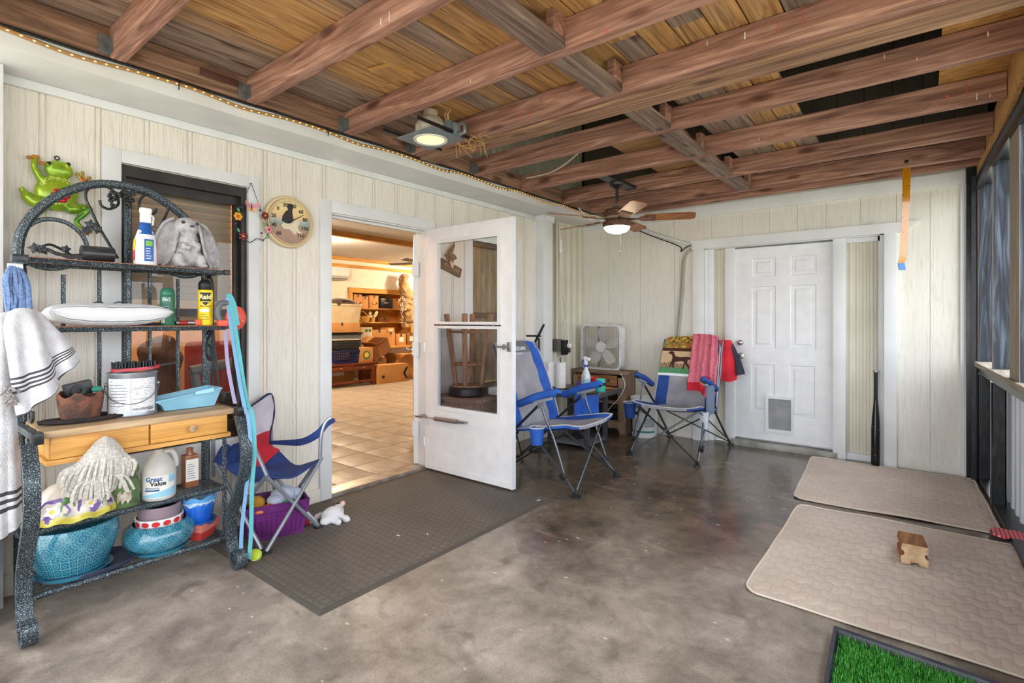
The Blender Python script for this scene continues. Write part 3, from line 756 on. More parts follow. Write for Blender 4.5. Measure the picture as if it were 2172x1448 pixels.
# stack behind the console
carton('moving_carton', (-9.2, 5.75, .004), (.5,.9,.62), 'large plain carton at the bottom of the tall stack behind console', logo='label')
t = thing('storage_tote', 'dark grey plastic storage tote under the cardboard carton in tall stack', 'tub', (-9.2, 6.02, .625))
m = MB(); m.obox((-9.2, 6.02, .82), (.5,.72,.38), None, .02); m.build('tub_body', greyp, t); m = MB(); m.box(-9.47,-8.93,5.64,6.40,.99,1.03,.01); m.build('lid', blackp, t)
carton('flat_carton', (-9.15, 5.9, 1.032), (.5,.82,.19), 'flat brown carton lying between the grey tote and clear tub', logo=None)
t = thing('storage_tub', 'pale translucent storage tub with clothes heaped on top of the tall stack', 'tub', (-9.15, 5.95, 1.224))
tubm = mat('milky_plastic', (206,192,164), .35, col2=(190,172,140), scale=4)
m = MB(); P = [[Vector((-9.15+dx*.24*k, 5.95+dy*.40*k, 1.224+z)) for dx, dy in ((-1,-1),(1,-1),(1,1),(-1,1))] for k, z in ((.9,0),(1,.33),(1.05,.335),(1.05,.37))]
m.sheet(P, None, .004, True); m.poly([P[0][i] for i in (3,2,1,0)]); m.build('tub_body', tubm, t)
m = MB()
for i in range(5): m.ell((-9.15+R.uniform(-.1,.1), 5.72+i*.11, 1.58+R.uniform(-.02,.03)), (.2,.17,.10), 12, 8)
b_ = blob(m, .02, 4); b_.build('heaped_clothes', mat('dark_cloth', (52,42,40), .9, col2=(96,70,60), scale=5), t)
m = MB(); m.tube([(-9.0,5.62,1.60),(-8.98,5.74,1.68),(-8.97,5.95,1.69),(-8.97,6.18,1.66),(-8.98,6.26,1.60)], .018, 8, sm=4); m.build('tub_handle', mat('grey_rim', (150,150,150), .4), t)
# boxes on the floor right of the console
open_box('open_carton', (-8.90, 6.78, .565), (.36,.36,.30), 'brown open carton tipped over on top of the floor boxes', .2, .40, cardb2)
carton('moving_carton', (-8.94, 6.66, .004), (.4,.36,.49), 'plain carton on the floor half hidden behind the arrow box', logo=None, mt=cardb2)
open_box('open_carton', (-8.90, 7.42, .004), (.46,.60,.44), 'large open yellow-brown carton on the floor right of arrow box', 0, 0, cardb)
carton('arrow_carton', (-8.48, 6.72, .004), (.28,.74,.38), 'wide carton with a printed black arrow, standing in front on the floor', 0, logo='arrow', tape=False)
carton('small_carton', (-8.90, 7.42, .45), (.3,.40,.09), 'small flat taped carton lying on the open carton', .35, logo=None)
# boxes on a low bench before the niche
t = thing('low_bench', 'orange low bench carrying the small cartons below the wall shelves', 'bench', (-9.35, 7.4, .02))
m = MB(); m.box(-9.66,-9.28,6.62,8.3,.66,.70); m.build('bench_top', honey, t)
for a, b in ((-9.63,6.65),(-9.31,6.65),(-9.63,8.27),(-9.31,8.27)): m = MB(); m.box(a-.025,a+.025,b-.025,b+.025,.012,.66); m.build('leg', honeyz, t)
grn = mat('leaf_print', (80,130,90), .7)
t = carton('printed_carton', (-9.46, 6.78, .70), (.25,.30,.42), 'white-faced carton with green round prints on low bench', logo='label', tape=False, mt=mat('pale_carton', (214,196,160), .7))
for q in (.09,-.0): m = MB(); m.lathe([(0,.002),(.035,.002),(.035,0)], (-9.335, 6.78+q, 1.05), 14, 'X'); m.build('printed_mark', grn, t)
carton('parcel', (-9.46, 7.12, .70), (.25,.36,.36), 'middle parcel with curved arrow print on the low bench')
carton('parcel', (-9.46, 7.44, .70), (.22,.24,.30), 'narrow taped parcel right of the middle parcel on low bench', logo=None)
carton('parcel', (-9.46, 7.44, 1.002), (.2,.22,.10), 'small taped parcel on top of the narrow parcel', logo='label', tape=False)
carton('parcel', (-9.46, 7.72, .70), (.25,.28,.26), 'short parcel with address label at right of low bench', logo='label')
carton('parcel', (-9.46, 8.02, .70), (.25,.26,.28), 'dark parcel at the right end of low bench', logo='label', mt=cardb2)
carton('parcel', (-8.95, 8.0, .30), (.25,.28,.28), 'parcel with pale label below the low bench front', logo='label')

carton('parcel', (-8.95, 8.0, .004), (.3,.34,.294), 'dark parcel on the floor under the labelled parcel', logo=None, mt=cardb2)
# on the wall shelves
carton('shelf_parcel', (-9.9, 6.86, 1.541), (.3,.20,.30), 'leftmost curved-arrow parcel on the top wall shelf')
carton('shelf_parcel', (-9.9, 7.06, 1.541), (.26,.16,.26), 'narrow dark-taped parcel second on the top wall shelf', logo=None)
carton('shelf_parcel', (-9.9, 7.29, 1.541), (.3,.24,.29), 'wide arrow parcel left of the black case on top wall shelf')
t = thing('black_case', 'black hard case with white mark on the top wall shelf', 'case', (-9.88, 7.62, 1.541))
m = MB(); m.obox((-9.88, 7.62, 1.66), (.28,.32,.235), None, .02); m.build('case_body', blackp, t)
m = MB(); m.tube([(-9.9,7.54,1.775),(-9.9,7.55,1.80),(-9.9,7.69,1.80),(-9.9,7.70,1.775)], .01, 6); m.build('handle', blackp, t)
m = MB(); m.box(-9.741,-9.738,7.56,7.67,1.66,1.68); m.build('printed_mark', mat('white_print', (230,230,230), .5), t)
carton('shelf_parcel', (-9.9, 7.95, 1.541), (.3,.22,.24), 'last plain parcel at the right of top wall shelf', logo=None)
wick = mat('wicker', (206,160,74), .8, col2=(170,122,50), scale=40, bump=.6)
t = thing('wicker_basket', 'yellow wicker basket with arched handle on the middle wall shelf', 'basket', (-9.75, 6.98, 1.231))
m = MB(); m.lathe([(.0,0),(.17,0),(.22,.13),(.21,.13),(.16,.01),(0,.01)], (-9.78, 6.98, 1.231), 18, sx=.6); m.build('basket_bowl', wick, t)
m = MB(); m.tube([(-9.78, 6.80+.36*i/8-.0, 1.34+.13*math.sin(PI*i/8)) for i in range(9)], .012, 6); m.build('handle', wick, t)
t = thing('paper_flowers', 'bunch of pale paper flowers right of the wicker basket', 'flowers', (-9.78, 7.28, 1.231))
m = MB(); m.lathe([(0,0),(.05,0),(.06,.1),(.05,.1),(0,.02)], (-9.8,7.28,1.231), 12); m.build('flower_pot', wick, t)
pfm = mat('pale_paper', (230,214,176), .8)
for i in range(7):
    m = MB(); c = Vector((-9.8+R.uniform(-.05,.05), 7.28+R.uniform(-.09,.09), 1.37+R.uniform(-.02,.08)))
    for q in range(5): m.ell(c+Vector((0,.022*math.cos(q*1.26),.022*math.sin(q*1.26))), (.01,.02,.02), 6, 4)
    m.build('flower', pfm, t)
carton('shelf_parcel', (-9.9, 7.62, 1.231), (.2,.26,.10), 'low dark parcel on the middle wall shelf beside flowers', logo=None, mt=cardb2)
# burlap garland
t = thing('burlap_garland', 'long knotted burlap garland hanging at the right of wall shelves', 'garland', (-9.46, 8.02, 1.2))
bur = mat('burlap', (176,142,104), .95, col2=(142,108,74), scale=8, bump=.8, bscale=120)
m = MB()
for i in range(9):
    f = i/8; m.ell((-9.46+R.uniform(-.03,.03), 7.93+.07*f+R.uniform(-.05,.05), 2.22-1.05*f), (.11,.13+.05*math.sin(f*3),.12), 10, 8)
b_ = blob(m, .018, 2); b_.v = [v+Vector((fold(v,.05,9,1), fold(v,.06,9,2), fold(v,.03,9,3))) for v in b_.v]; b_.build('burlap_roll', bur, t)
m = MB()
for i in range(26):
    c = Vector((-9.36+R.uniform(-.05,.05), 7.78+R.uniform(-.05,.07), 1.2+.65*R.random())); a = R.uniform(0,6)
    m.tube([c, c+Vector((.02,.04*math.cos(a),.04*math.sin(a))), c+Vector((.01,.07*math.cos(a+.6),.07*math.sin(a+.6)))], .008, 4)
tag(m.build('cotton_tufts', mat('raw_cotton', (214,208,190), .9), t), kind='stuff')
m = MB(); m.tube([(-9.69,7.95,2.30),(-9.55,7.95,2.31),(-9.48,7.95,2.22)], .008, 6); m.build('hook', black_steel, t)
# wall air conditioner
t = thing('air_conditioner', 'white wall-mounted air conditioner high on the far wall', 'air conditioner', (FX+.1, 6.0, 2.10))
m = MB(); m.prism([(0,2.38),(.17,2.38),(.20,2.34),(.20,2.2),(.12,2.12),(0,2.12)], lambda a, b, h: (FX+a, 5.62+h, b), .85); m.build('housing', white, t)
m = MB(); m.box(FX+.13,FX+.19,5.66,6.43,2.135,2.145); m.build('louvre', greyp, t)
# ceiling fan of the room (one blade shows)
t = thing('ceiling_fan', 'grey ceiling fan inside the room seen through the open door', 'fan', (-7.4, 6.55, 2.2))
m = MB(); m.lathe([(0,2.62),(.06,2.62),(.06,2.58),(.015,2.57),(.015,2.42),(.10,2.40),(.12,2.34),(.09,2.28),(0,2.26)], (-7.4,6.62,0), 20); m.build('motor', greyp, t)
for i in range(4):
    a = .35+i*PI/2; m = MB(); m.obox((-7.4+.42*math.cos(a), 6.62+.42*math.sin(a), 2.35), (.56,.13,.01), Matrix.Rotation(a,3,'Z') @ Matrix.Rotation(.2,3,'X'), .004); m.build('blade', mat('grey_blade', (110,112,116), .5), t)
# inner door, swung away into the room
t = struct('door_3', (-3.46, 3.05, .02))
dirv = Vector((-.7764, .6608, 0)); nv = Vector((.6608, .7764, 0))
m = MB(); a = Vector((-3.455, 3.035, 0))
def dpt(s_, n_, z): p = a+dirv*s_+nv*n_; return Vector((p.x, p.y, z))
def dbox(m, s0, s1, n0, n1, z0, z1):
    b = len(m.v)
    for z in (z0,z1): m.v += [dpt(s0,n0,z), dpt(s1,n0,z), dpt(s1,n1,z), dpt(s0,n1,z)]
    for q in ((3,2,1,0),(4,5,6,7),(0,1,5,4),(1,2,6,5),(2,3,7,6),(3,0,4,7)): m.face(*[b+i for i in q])
dbox(m, .0, .80, -.028, .010, .03, 2.02); m.build('leaf', white, t)
m = MB(); p = dpt(.74,-.04,1.02); m.tube([dpt(.74,-.028,.98), dpt(.74,-.06,.98)], .012, 8); m.ell(dpt(.74,-.075,.98), (.027,.027,.027), 12, 8); m.build('door_knob', chrome, t)
for zz in (1.72, 1.03, .34):
    m = MB(); dbox(m, -.03, .0, -.03, .012, zz-.06, zz+.06); m.tube([dpt(-.012,-.034,zz-.06), dpt(-.012,-.034,zz+.06)], .009, 8); m.build('hinge', white, t)
# ---- windows
bronze = mat('dark_bronze', (40,38,38), .4, .3, col2=(58,52,48), scale=8)
def glass(name, tint=(1,1,1), refl=.02):
    k = NT(name); k.t.nodes.remove(k.b)
    tr = k.n('ShaderNodeBsdfTransparent'); tr.inputs[0].default_value = (*tint, 1)
    gl = k.n('ShaderNodeBsdfGlossy'); gl.inputs['Roughness'].default_value = .02
    lw = k.n('ShaderNodeLayerWeight'); lw.inputs['Blend'].default_value = .5; fac = k.math('ADD', k.math('MULTIPLY', k.math('POWER', lw.outputs['Facing'], 5), .8), refl)
    mx = k.n('ShaderNodeMixShader'); k.l(fac, mx.inputs[0]); k.l(tr.outputs[0], mx.inputs[1]); k.l(gl.outputs[0], mx.inputs[2]); k.l(mx.outputs[0], k.o.inputs[0]); return k.m
pane = glass('window_glass', (.96,.965,.965)); screen = glass('insect_screen', (.86,.87,.90))
w1 = struct('window_1', (XL, 1.2, .56))
for b in ((.79,.872,.48,2.18),(1.53,1.60,.48,2.18)):
    m = MB(); m.box(XL-.02, XL+.022, *b, .003); m.build('casing_board', white, w1)
m = MB(); m.box(XL-.02, XL+.022, .872, 1.53, 2.112, 2.18, .003); m.build('casing_board', white, w1)
m = MB(); m.box(XL-.02, XL+.03, .872, 1.53, .46, .56, .003); m.build('sill', white, w1)
m = MB()
for b in ((.87,.90,.56,2.11),(1.50,1.53,.56,2.11),(.9,1.5,2.05,2.11),(.9,1.5,.56,.61)): m.box(XL-.11, XL-.01, *b)
m.build('frame', bronze, w1)
m = MB()
for b in ((.90,.925,.61,2.05),(1.475,1.50,.61,2.05),(.925,1.475,2.0,2.05),(.925,1.475,1.30,1.345)): m.box(XL-.085, XL-.055, *b)
u1 = m.build('sash', bronze, w1); m = MB(); m.box(XL-.072, XL-.068, .92, 1.48, 1.34, 2.0); m.build('pane', pane, u1)
m = MB()
for b in ((.90,.925,.61,1.30),(1.475,1.50,.61,1.30),(.925,1.475,1.225,1.265),(.925,1.475,.61,.66)): m.box(XL-.05, XL-.02, *b)
u2 = m.build('sash', bronze, w1); m = MB(); m.box(XL-.037, XL-.033, .92, 1.48, .66, 1.225); m.build('pane', pane, u2)
blm = mat('blind_slat', (168,156,140), .5)
m = MB(); m.box(XL-.18, XL-.14, .89, 1.51, 2.03, 2.07); bl = m.build('blind_rail', blm, w1)
for i in range(18):
    z = 2.01-i*.042; m = MB(); m.obox((XL-.16, 1.2, z), (.052,.60,.003), Matrix.Rotation(1.22 if i < 15 else .8, 3, 'Y')); m.build('slat', blm, bl, smooth=0)
# behind the window
redc = mat('red_upholstery', (136,44,36), .85, col2=(110,34,28), scale=30)
ac_ = thing('armchair', 'red upholstered armchair behind the window glass', 'chair', (-4.3, 1.75, .01))
m = MB(); m.obox((-4.42, 1.88, .72), (.16,.62,.78), None, .05); m.build('backrest', redc, ac_)
m = MB(); m.obox((-4.12, 1.88, .36), (.6,.60,.20), None, .05); m.build('seat', redc, ac_)
for s_ in (1.58, 2.18): m = MB(); m.obox((-4.15, s_, .46), (.62,.12,.30), None, .04); m.build('armrest', redc, ac_)
for a, b in ((-4.42,1.61),(-4.42,2.15),(-3.88,1.61),(-3.88,2.15)): m = MB(); m.tube([(a,b,.005),(a,b,.27)], .025, 8); m.build('leg', redw, ac_)
jk = MB()
for c, r in (((-4.02,1.28,1.02),(.10,.13,.16)),((-4.02,1.23,.80),(.12,.17,.18)),((-4.0,1.12,.58),(.12,.18,.16)),((-4.05,1.24,.5),(.1,.15,.3))): jk.ell(c, r)
jk = blob(jk, .02, 2); jk.v = [v+Vector((fold(v,.05,8,1), fold(v,.05,8,4), fold(v,.03,8,6))) for v in jk.v]
st_ = thing('coat_stand', 'brown puffy coat draped over a stand behind the window', 'coat', (-4.03, 1.28, .01))
jk.build('coat', mat('brown_cloth', (96,68,54), .8, col2=(70,48,40), scale=6), st_)
m = MB(); m.tube([(-4.05,1.3,.02),(-4.05,1.3,1.05)], .02, 8); m.lathe([(0,.03),(.16,.02),(.16,.008),(0,.008)], (-4.05,1.3,.004), 16); m.build('stand', blackp, st_)
t = thing('exercise_machine', 'grey exercise machine handle beside the red armchair behind window', 'machine', (-3.8, 1.62, .01))
m = MB(); m.tube([(-3.68,1.33,.95),(-3.68,1.60,.99)], .035, 10); m.build('handle', greyp, t)
m = MB(); m.tube([(-3.68,1.35,.95),(-3.67,1.40,.55),(-3.66,1.45,.02)], .03, 8); m.build('upright', greyp, t)
m = MB(); m.box(-3.76,-3.56,1.33,1.80,.006,.06,.01); m.build('base', blackp, t)
m = MB(); m.obox((-3.64,1.66,.62), (.05,.34,.36), None, .02); m.build('screen_panel', blackp, t)
m = MB(); m.tube([(-3.66,1.66,.04),(-3.66,1.66,.46)], .025, 8); m.build('upright', greyp, t)
w2 = struct('window_2', (XL, 3.9, .62))
for b in ((3.50,3.60,.54,2.12),(4.20,4.29,.54,2.12)): m = MB(); m.box(XL-.02, XL+.022, *b, .003); m.build('casing_board', white, w2)
m = MB(); m.box(XL-.02, XL+.022, 3.60, 4.20, 2.03, 2.12, .003); m.build('casing_board', white, w2)
m = MB(); m.box(XL-.02, XL+.03, 3.60, 4.20, .54, .62, .003); m.build('sill', white, w2)
m = MB()
for b in ((3.60,3.63,.62,2.03),(4.17,4.20,.62,2.03),(3.63,4.17,1.99,2.03),(3.63,4.17,.62,.66),(3.63,4.17,1.30,1.35)): m.box(XL-.08, XL-.03, *b)
f2 = m.build('sash', mat('brown_frame', (96,76,58), .5), w2); m = MB(); m.box(XL-.057, XL-.053, 3.63, 4.17, .66, 1.99); m.build('pane', pane, f2)
m = MB(); m.loft([[(XL-.13, 3.64+.55*i/16, z) for i in range(17)] for z in (2.0,1.3,.66)], 48, 2, th=.003, warp=lambda p, u, v: (p.x+.02*math.sin(u*40), p.y, p.z)); m.build('curtain', mat('beige_curtain', (186,164,134), .9, col2=(150,126,98), scale=4, stretch=(1,6,1)), w2)
# ---- storm door, open at a right angle
d2 = struct('door_2', (-3.31, 3.02, .02))
hx, ex, Y0, Y1 = -3.312, -2.376, 3.0, 3.036
OP = [(-3.165,-2.510,1.262,1.912),(-3.165,-2.510,.568,1.212)]
m = MB()
for a, b, p, q in cut(hx, ex, .028, 2.04, OP): m.box(a, b, Y0, Y1, p, q)
m.box(ex-.004, ex+.004, Y0-.003, Y1+.006, .026, 2.042); m.box(hx, ex, Y0-.003, Y0, .03, .075)
m.build('leaf', dw, d2, smooth=0)
for (a, b, p, q), g, nm in ((OP[0], pane, 'upper_sash'), (OP[1], screen, 'lower_sash')):
    m = MB()
    for (c_, d_, e_, f_) in cut(a-.03, b+.03, p-.03, q+.03, [(a+.002,b-.002,p+.002,q-.002)]): m.box(c_, d_, Y0-.008, Y0+.001, e_, f_)
    s_ = m.build(nm, white, d2, smooth=0); m = MB(); m.box(a-.01, b+.01, Y0+.012, Y0+.016, p-.01, q+.01); m.build('pane', g, s_)
clip = mat('dull_steel', (150,150,152), .35, .8)
for xx in (-3.15, -3.11, -2.60, -2.54): m = MB(); m.box(xx-.014, xx+.014, Y0-.014, Y0-.008, 1.230, 1.244); m.build('clip', clip, d2)
m = MB(); m.box(ex-.035, ex-.003, Y0-.016, Y0-.002, 1.045, 1.115, .003); m.tube([(ex-.02,Y0-.016,1.08),(ex-.02,Y0-.045,1.08)], .008, 8); m.tube([(ex-.02,Y0-.045,1.08),(ex-.11,Y0-.05,1.083)], .008, 8); m.box(ex-.05,ex-.03,Y0-.05,Y0-.04,1.06,1.10); m.build('latch_handle', clip, d2, label='grey steel latch handle on the free edge')
ca, cb = Vector((-3.40,2.95,.465)), Vector((-2.84,2.965,.47))
m = MB(); m.tube([Vector((-3.15,2.955,.467)), Vector((-2.90,2.963,.469))], .017, 14); cl_ = m.build('closer_tube', clip, d2, label='grey pneumatic door closer')
m = MB(); m.tube([ca, Vector((-3.15,2.955,.467))], .004, 6); m.box(-3.36,-3.29,2.93,3.05,.462,.472); m.build('closer_rod', clip, cl_)
m = MB(); m.box(-2.90,-2.82,2.958,3.0,.462,.476); m.build('closer_bracket', clip, cl_)
for zz in (1.85,1.05,.25): m = MB(); m.tube([(hx-.008,2.996,zz-.04),(hx-.008,2.996,zz+.04)], .008, 8); m.box(hx-.03,hx+.03,2.998,3.0,zz-.04,zz+.04); m.build('hinge', white, d2)

# ============================================================ LEFT SIDE: BAKER'S RACK AND WHAT STANDS ON IT
hammer = mat('hammered_steel', (42,52,60), .42, .35, col2=(164,180,184), scale=270, lo=.56, hi=.65, detail=2)
thinst = mat('thin_dark_steel', (46,50,52), .45, .4, col2=(110,116,116), scale=160, lo=.6, hi=.7, detail=2)
oakb = wood('oak_drawer', [(232,178,98),(218,160,80),(192,134,64)], 1, rough=.5, fine=60, knots=False, dark=.35)
oakt = wood('worn_oak_top', [(206,180,144),(184,154,118),(140,112,86)], 1, rough=.6, fine=50, knots=False, dark=.4)
shelfw = wood('reddish_shelf', [(186,124,88),(160,100,70),(130,78,54)], 1, rough=.5, fine=60, knots=False)
XB = -3.14
rk = thing('bakers_rack', "dark speckled steel baker's rack with oak drawers and arched scrolled top", 'shelf', (-2.95, .82, 0))
def on(pts, X): return [Vector((X, p[1], p[2])) for p in pts]
arch = [(XB,.452,.01),(XB,.450,.8),(XB,.450,1.42)]+[(-3.14, 0.449, 1.631),(-3.14, 0.503, 1.765),(-3.14, 0.61, 1.877),(-3.14, 0.743, 1.942),(-3.14, 0.909, 1.944),(-3.14, 1.019, 1.898),(-3.14, 1.117, 1.823),(-3.14, 1.188, 1.719)]+[(XB,1.215,1.42),(XB,1.213,.8),(XB,1.21,.01)]
m = MB(); m.tube(arch, .021, 8, sm=4); m.build('arched_upright', hammer, rk)
m = MB(); m.tube([(XB,.85,.83),(XB,.852,1.96)], .016, 6); m.build('centre_bar', hammer, rk)
for (y_, za, zb) in ((.60,1.25,1.49),(.735,.83,1.52),(.945,.83,1.53),(1.075,.83,1.50)):
    m = MB(); m.tube([(XB,y_,za),(XB,y_,zb)], .009, 6); m.build('rod', hammer, rk)
def wire(pts, r=.0065, sm=5, nm='scroll'):
    m = MB(); m.tube(pts, r, 6, sm=sm); return m.build(nm, thinst, rk)
lp = [(-3.14, 0.449, 1.589),(-3.14, 0.464, 1.675),(-3.14, 0.508, 1.725),(-3.14, 0.56, 1.742),(-3.14, 0.62, 1.729),(-3.14, 0.671, 1.68),(-3.14, 0.689, 1.614),(-3.14, 0.666, 1.569),(-3.14, 0.624, 1.532),(-3.14, 0.56, 1.514),(-3.14, 0.499, 1.524),(-3.14, 0.464, 1.553)]
m = MB(); m.tube(lp, .010, 6, True, sm=4); m.build('scroll', hammer, rk)
m = MB(); m.tube([(XB,1.66-p[1],p[2]) for p in lp], .010, 6, True, sm=4); m.build('scroll', hammer, rk)
sc1 = [(-3.13, 0.807, 1.584),(-3.13, 0.741, 1.71),(-3.13, 0.706, 1.792),(-3.13, 0.681, 1.86),(-3.13, 0.688, 1.902),(-3.13, 0.723, 1.929),(-3.13, 0.769, 1.927),(-3.13, 0.803, 1.896),(-3.13, 0.807, 1.85),(-3.13, 0.773, 1.823),(-3.13, 0.741, 1.834),(-3.13, 0.734, 1.86)]
wire(sc1); wire([(p[0], 1.705-p[1], p[2]) for p in sc1])
wire([(-3.12, 0.623, 1.584),(-3.12, 0.556, 1.622),(-3.12, 0.524, 1.612)], .006)
for s_ in (1, -1):
    y0 = .455 if s_ > 0 else 1.21
    for zc in (1.41, 1.11):
        wire([(XB+.02,y0,zc+.09),(XB+.06,y0,zc+.11),(XB+.10,y0,zc+.05),(XB+.10,y0,zc-.10),(XB+.09,y0,zc-.27)], .007)
    wire([(XB+.10,y0,1.22),(XB+.03,y0,1.17),(XB+.02,y0,1.09),(XB+.07,y0,1.06),(XB+.08,y0,1.12),(XB+.05,y0,1.14)], .007)
    wire([(XB+.10,y0,1.24),(XB+.13,y0,1.10),(XB+.18,y0,.90),(XB+.22,y0,.855),(XB+.245,y0,.87),(XB+.24,y0,.90)], .007)
def leaf(m, c, s, rot, nx=.02):
    P = []
    for i in range(15):
        a = 2*PI*i/15; r = s*.8*(1 if i % 3 == 0 else .62 if i % 3 == 1 else .7); P.append((r*math.cos(a+rot), r*math.sin(a+rot)))
    m.prism(P, lambda a, b, h: (c[0]+h-abs(a)*.3, c[1]+a, c[2]+b), .005)
for c, s, r in (((-3.11, 0.695, 1.734),.033,.3),((-3.11, 0.68, 1.705),.032,1.2),((-3.11, 0.722, 1.713),.03,2),((-3.11, 0.933, 1.729),.034,.2),((-3.11, 0.945, 1.707),.028,1.3),((-3.1, 0.497, 1.599),.034,.6),((-3.1, 0.524, 1.594),.03,1.5),((-3.1, 0.602, 1.606),.026,.2)):
    m = MB(); leaf(m, c, s, r); m.build('vine_leaf', thinst, rk, smooth=0)
for c in ((-3.115, 0.786, 1.868),(-3.115, 0.844, 1.878)):
    m = MB()
    for i in range(26):
        f = R.random(); w_ = .03*(1-f*.75); m.ell((c[0]+R.uniform(0,.02), c[1]+R.uniform(-w_,w_), c[2]+.035-f*.075), (.0085,)*3, 8, 6)
    tag(m.build('grape_cluster', thinst, rk), kind='stuff')
# shelves
def wshelf(z, xf, xb, board=None, end=True):
    m = MB()
    for a, b in (((xf,.43,z),(xf,1.235,z)),((xb,.44,z),(xb,1.225,z)),((xf,.45,z),(xb,.45,z)),((xf,1.215,z),(xb,1.215,z))): m.tube([a,b], .0125, 6)
    f = m.build('shelf_frame', hammer, rk)
    if board: m = MB(); m.box(xb+.005, xf-.002, .455, 1.21, z+.002, z+.015, .002); m.build('shelf_board', board, rk)
    else:
        n = 9; m = MB()
        for i in range(n):
            xx = xb+(xf-xb)*(i+.5)/n; m.tube([(xx,.45,z+.008),(xx,1.215,z+.008)], .0028, 5)
        m.build('shelf_wires', thinst, rk)
wshelf(1.532, -2.945, XB+.0, shelfw); wshelf(1.236, -2.945, XB, shelfw); wshelf(.385, -2.925, XB); wshelf(.125, -2.90, XB)
m = MB(); m.box(-2.96,-2.90,.395,.445,1.52,1.548,.003); m.box(-2.96,-2.93,1.225,1.255,1.522,1.548,.003); m.build('shelf_end_cap', black_steel, rk)
# table part
for i in range(4):
    m = MB(); w4 = (3.115-2.772)/4; a = -3.115+i*w4; m.box(a, a+w4-.0012, .468, 1.205, .800, .828, .003); m.build('top_plank', oakt, rk)
m = MB(); m.box(-3.09, -2.815, .495, 1.185, .703, .799); m.box(-3.09,-2.795,.48,1.20,.682,.703,.003); m.build('drawer_case', oakb, rk)
for a, b, kb in ((.497,.838,.667),(.846,1.183,1.015)):
    m = MB(); m.box(-2.815, -2.797, a, b, .706, .797, .002); dr = m.build('drawer', oakb, rk)
    m = MB(); m.lathe([(.007,0),(.008,.010),(.017,.018),(.018,.026),(.012,.032),(0,.034)], (-2.797, kb, .752), 14, 'X'); m.build('knob', oakt, dr)
for y_ in (.448, 1.222):
    m = MB(); m.box(-3.14, -2.775, y_-.012, y_+.012, .795, .824, .003); m.build('side_rail', hammer, rk)
    m = MB(); m.box(-2.80, -2.735, y_-.017, y_+.017, .785, .830, .004); m.build('rail_cap', black_steel, rk)
    m = MB(); S = [(-2.75,y_,.79),(-2.70,y_,.70),(-2.675,y_,.61),(-2.70,y_,.50),(-2.775,y_,.37),(-2.835,y_,.25),(-2.84,y_,.13),(-2.80,y_,.045),(-2.765,y_,.012)]
    yy = y_-.028 if y_ < .8 else y_
    m.ribbon([(p[0],yy,p[2]) for p in S], (0,.05,0), .022, sm=5)
    m.ribbon([(-2.765,yy,.012),(-2.735,yy,.02),(-2.722,yy,.05),(-2.735,yy,.085),(-2.765,yy,.09)], (0,.05,0), .02, sm=5); m.build('leg', hammer, rk)
    m = MB(); m.tube([(-2.925,y_,.125),(-2.925,y_,.79)], .011, 6); m.tube([(-3.14,y_,.12),(-2.84,y_,.14)], .011, 6); m.build('post', hammer, rk)
# ---- top shelf
ZT = 1.549
blkf = mat('black_film', (26,27,30), .3, col2=(60,62,66), scale=20, stretch=(1,.3,1))
t = thing('film_roll', 'black roll of sheeting with loose torn end on the top rack shelf', 'roll', (-3.03, .70, ZT))
m = MB(); m.tube([(-3.02,.64,ZT+.036),(-3.02,.76,ZT+.038)], .036, 20); m.build('roll_body', blkf, t)
m = MB()
for r_ in (.03,.022,.014): m.tube([(-2.98+.0,.762,ZT+.038)]*2 if False else [(-3.02+r_*math.cos(a*.4), .7615, ZT+.038+r_*math.sin(a*.4)) for a in range(16)], .0022, 4)
m.build('roll_coils', mat('dark_grey_film', (70,72,76), .4), t)
m = MB(); m.loft([[(-3.05,.66,ZT+.03),(-2.99,.66,ZT+.02)],[(-3.05,.60,ZT+.022),(-2.98,.60,ZT+.008)],[(-3.05,.55,ZT+.03),(-2.99,.56,ZT+.02)],[(-3.04,.52,ZT+.045),(-3.01,.53,ZT+.035)]], 8, 4, th=.002, warp=lambda p,u,v:(p.x,p.y,p.z+.008*math.sin(u*9+v*4))); m.build('loose_end', blkf, t)
whitep = mat('white_plastic', (236,238,240), .3); bluep2 = mat('label_blue', (30,90,170), .4); yel = mat('label_yellow', (246,214,40), .45); pinkp = mat('label_pink', (222,84,104), .45)
sb = thing('spray_bottle', 'white trigger spray bottle with blue neck and label on the top rack shelf', 'bottle', (-3.03, .895, ZT))
cx, cy = -3.01, .888
m = MB(); m.lathe([(0,0),(.047,0),(.05,.008),(.049,.08),(.044,.13),(.034,.165),(.024,.185),(.018,.20),(0,.20)], (cx,cy,ZT), 24, sx=.7); m.build('bottle_body', whitep, sb)
m = MB(); m.lathe([(.0375,.150),(.0305,.172),(.0255,.192),(.0215,.206),(.02,.207),(0,.207)], (cx,cy,ZT), 20, sx=.75); m.build('neck_band', bluep2, sb)
m = MB(); m.obox((cx,cy,ZT+.232), (.03,.045,.05), None, .008); m.obox((cx,cy,ZT+.268), (.032,.05,.03), None, .01); m.tube([(cx,cy+.018,ZT+.255),(cx,cy+.034,ZT+.24),(cx,cy+.03,ZT+.20)], .005, 6); m.build('trigger_head', whitep, sb)
m = MB(); m.box(cx+.0335,cx+.0365,cy-.015,cy+.024,ZT+.018,ZT+.125,.001); m.build('label', bluep2, sb)
m = MB(); m.box(cx+.0355,cx+.0375,cy-.010,cy+.019,ZT+.092,ZT+.118,.001); m.build('label', mat('label_green', (120,190,80), .5), sb)
m = MB(); m.lathe([(.0515,.07),(.0505,.10),(.0475,.125)], (cx,cy,ZT), 6, a0=-2.3, a1=-1.2, sx=.72); m.build('label', yel, sb)
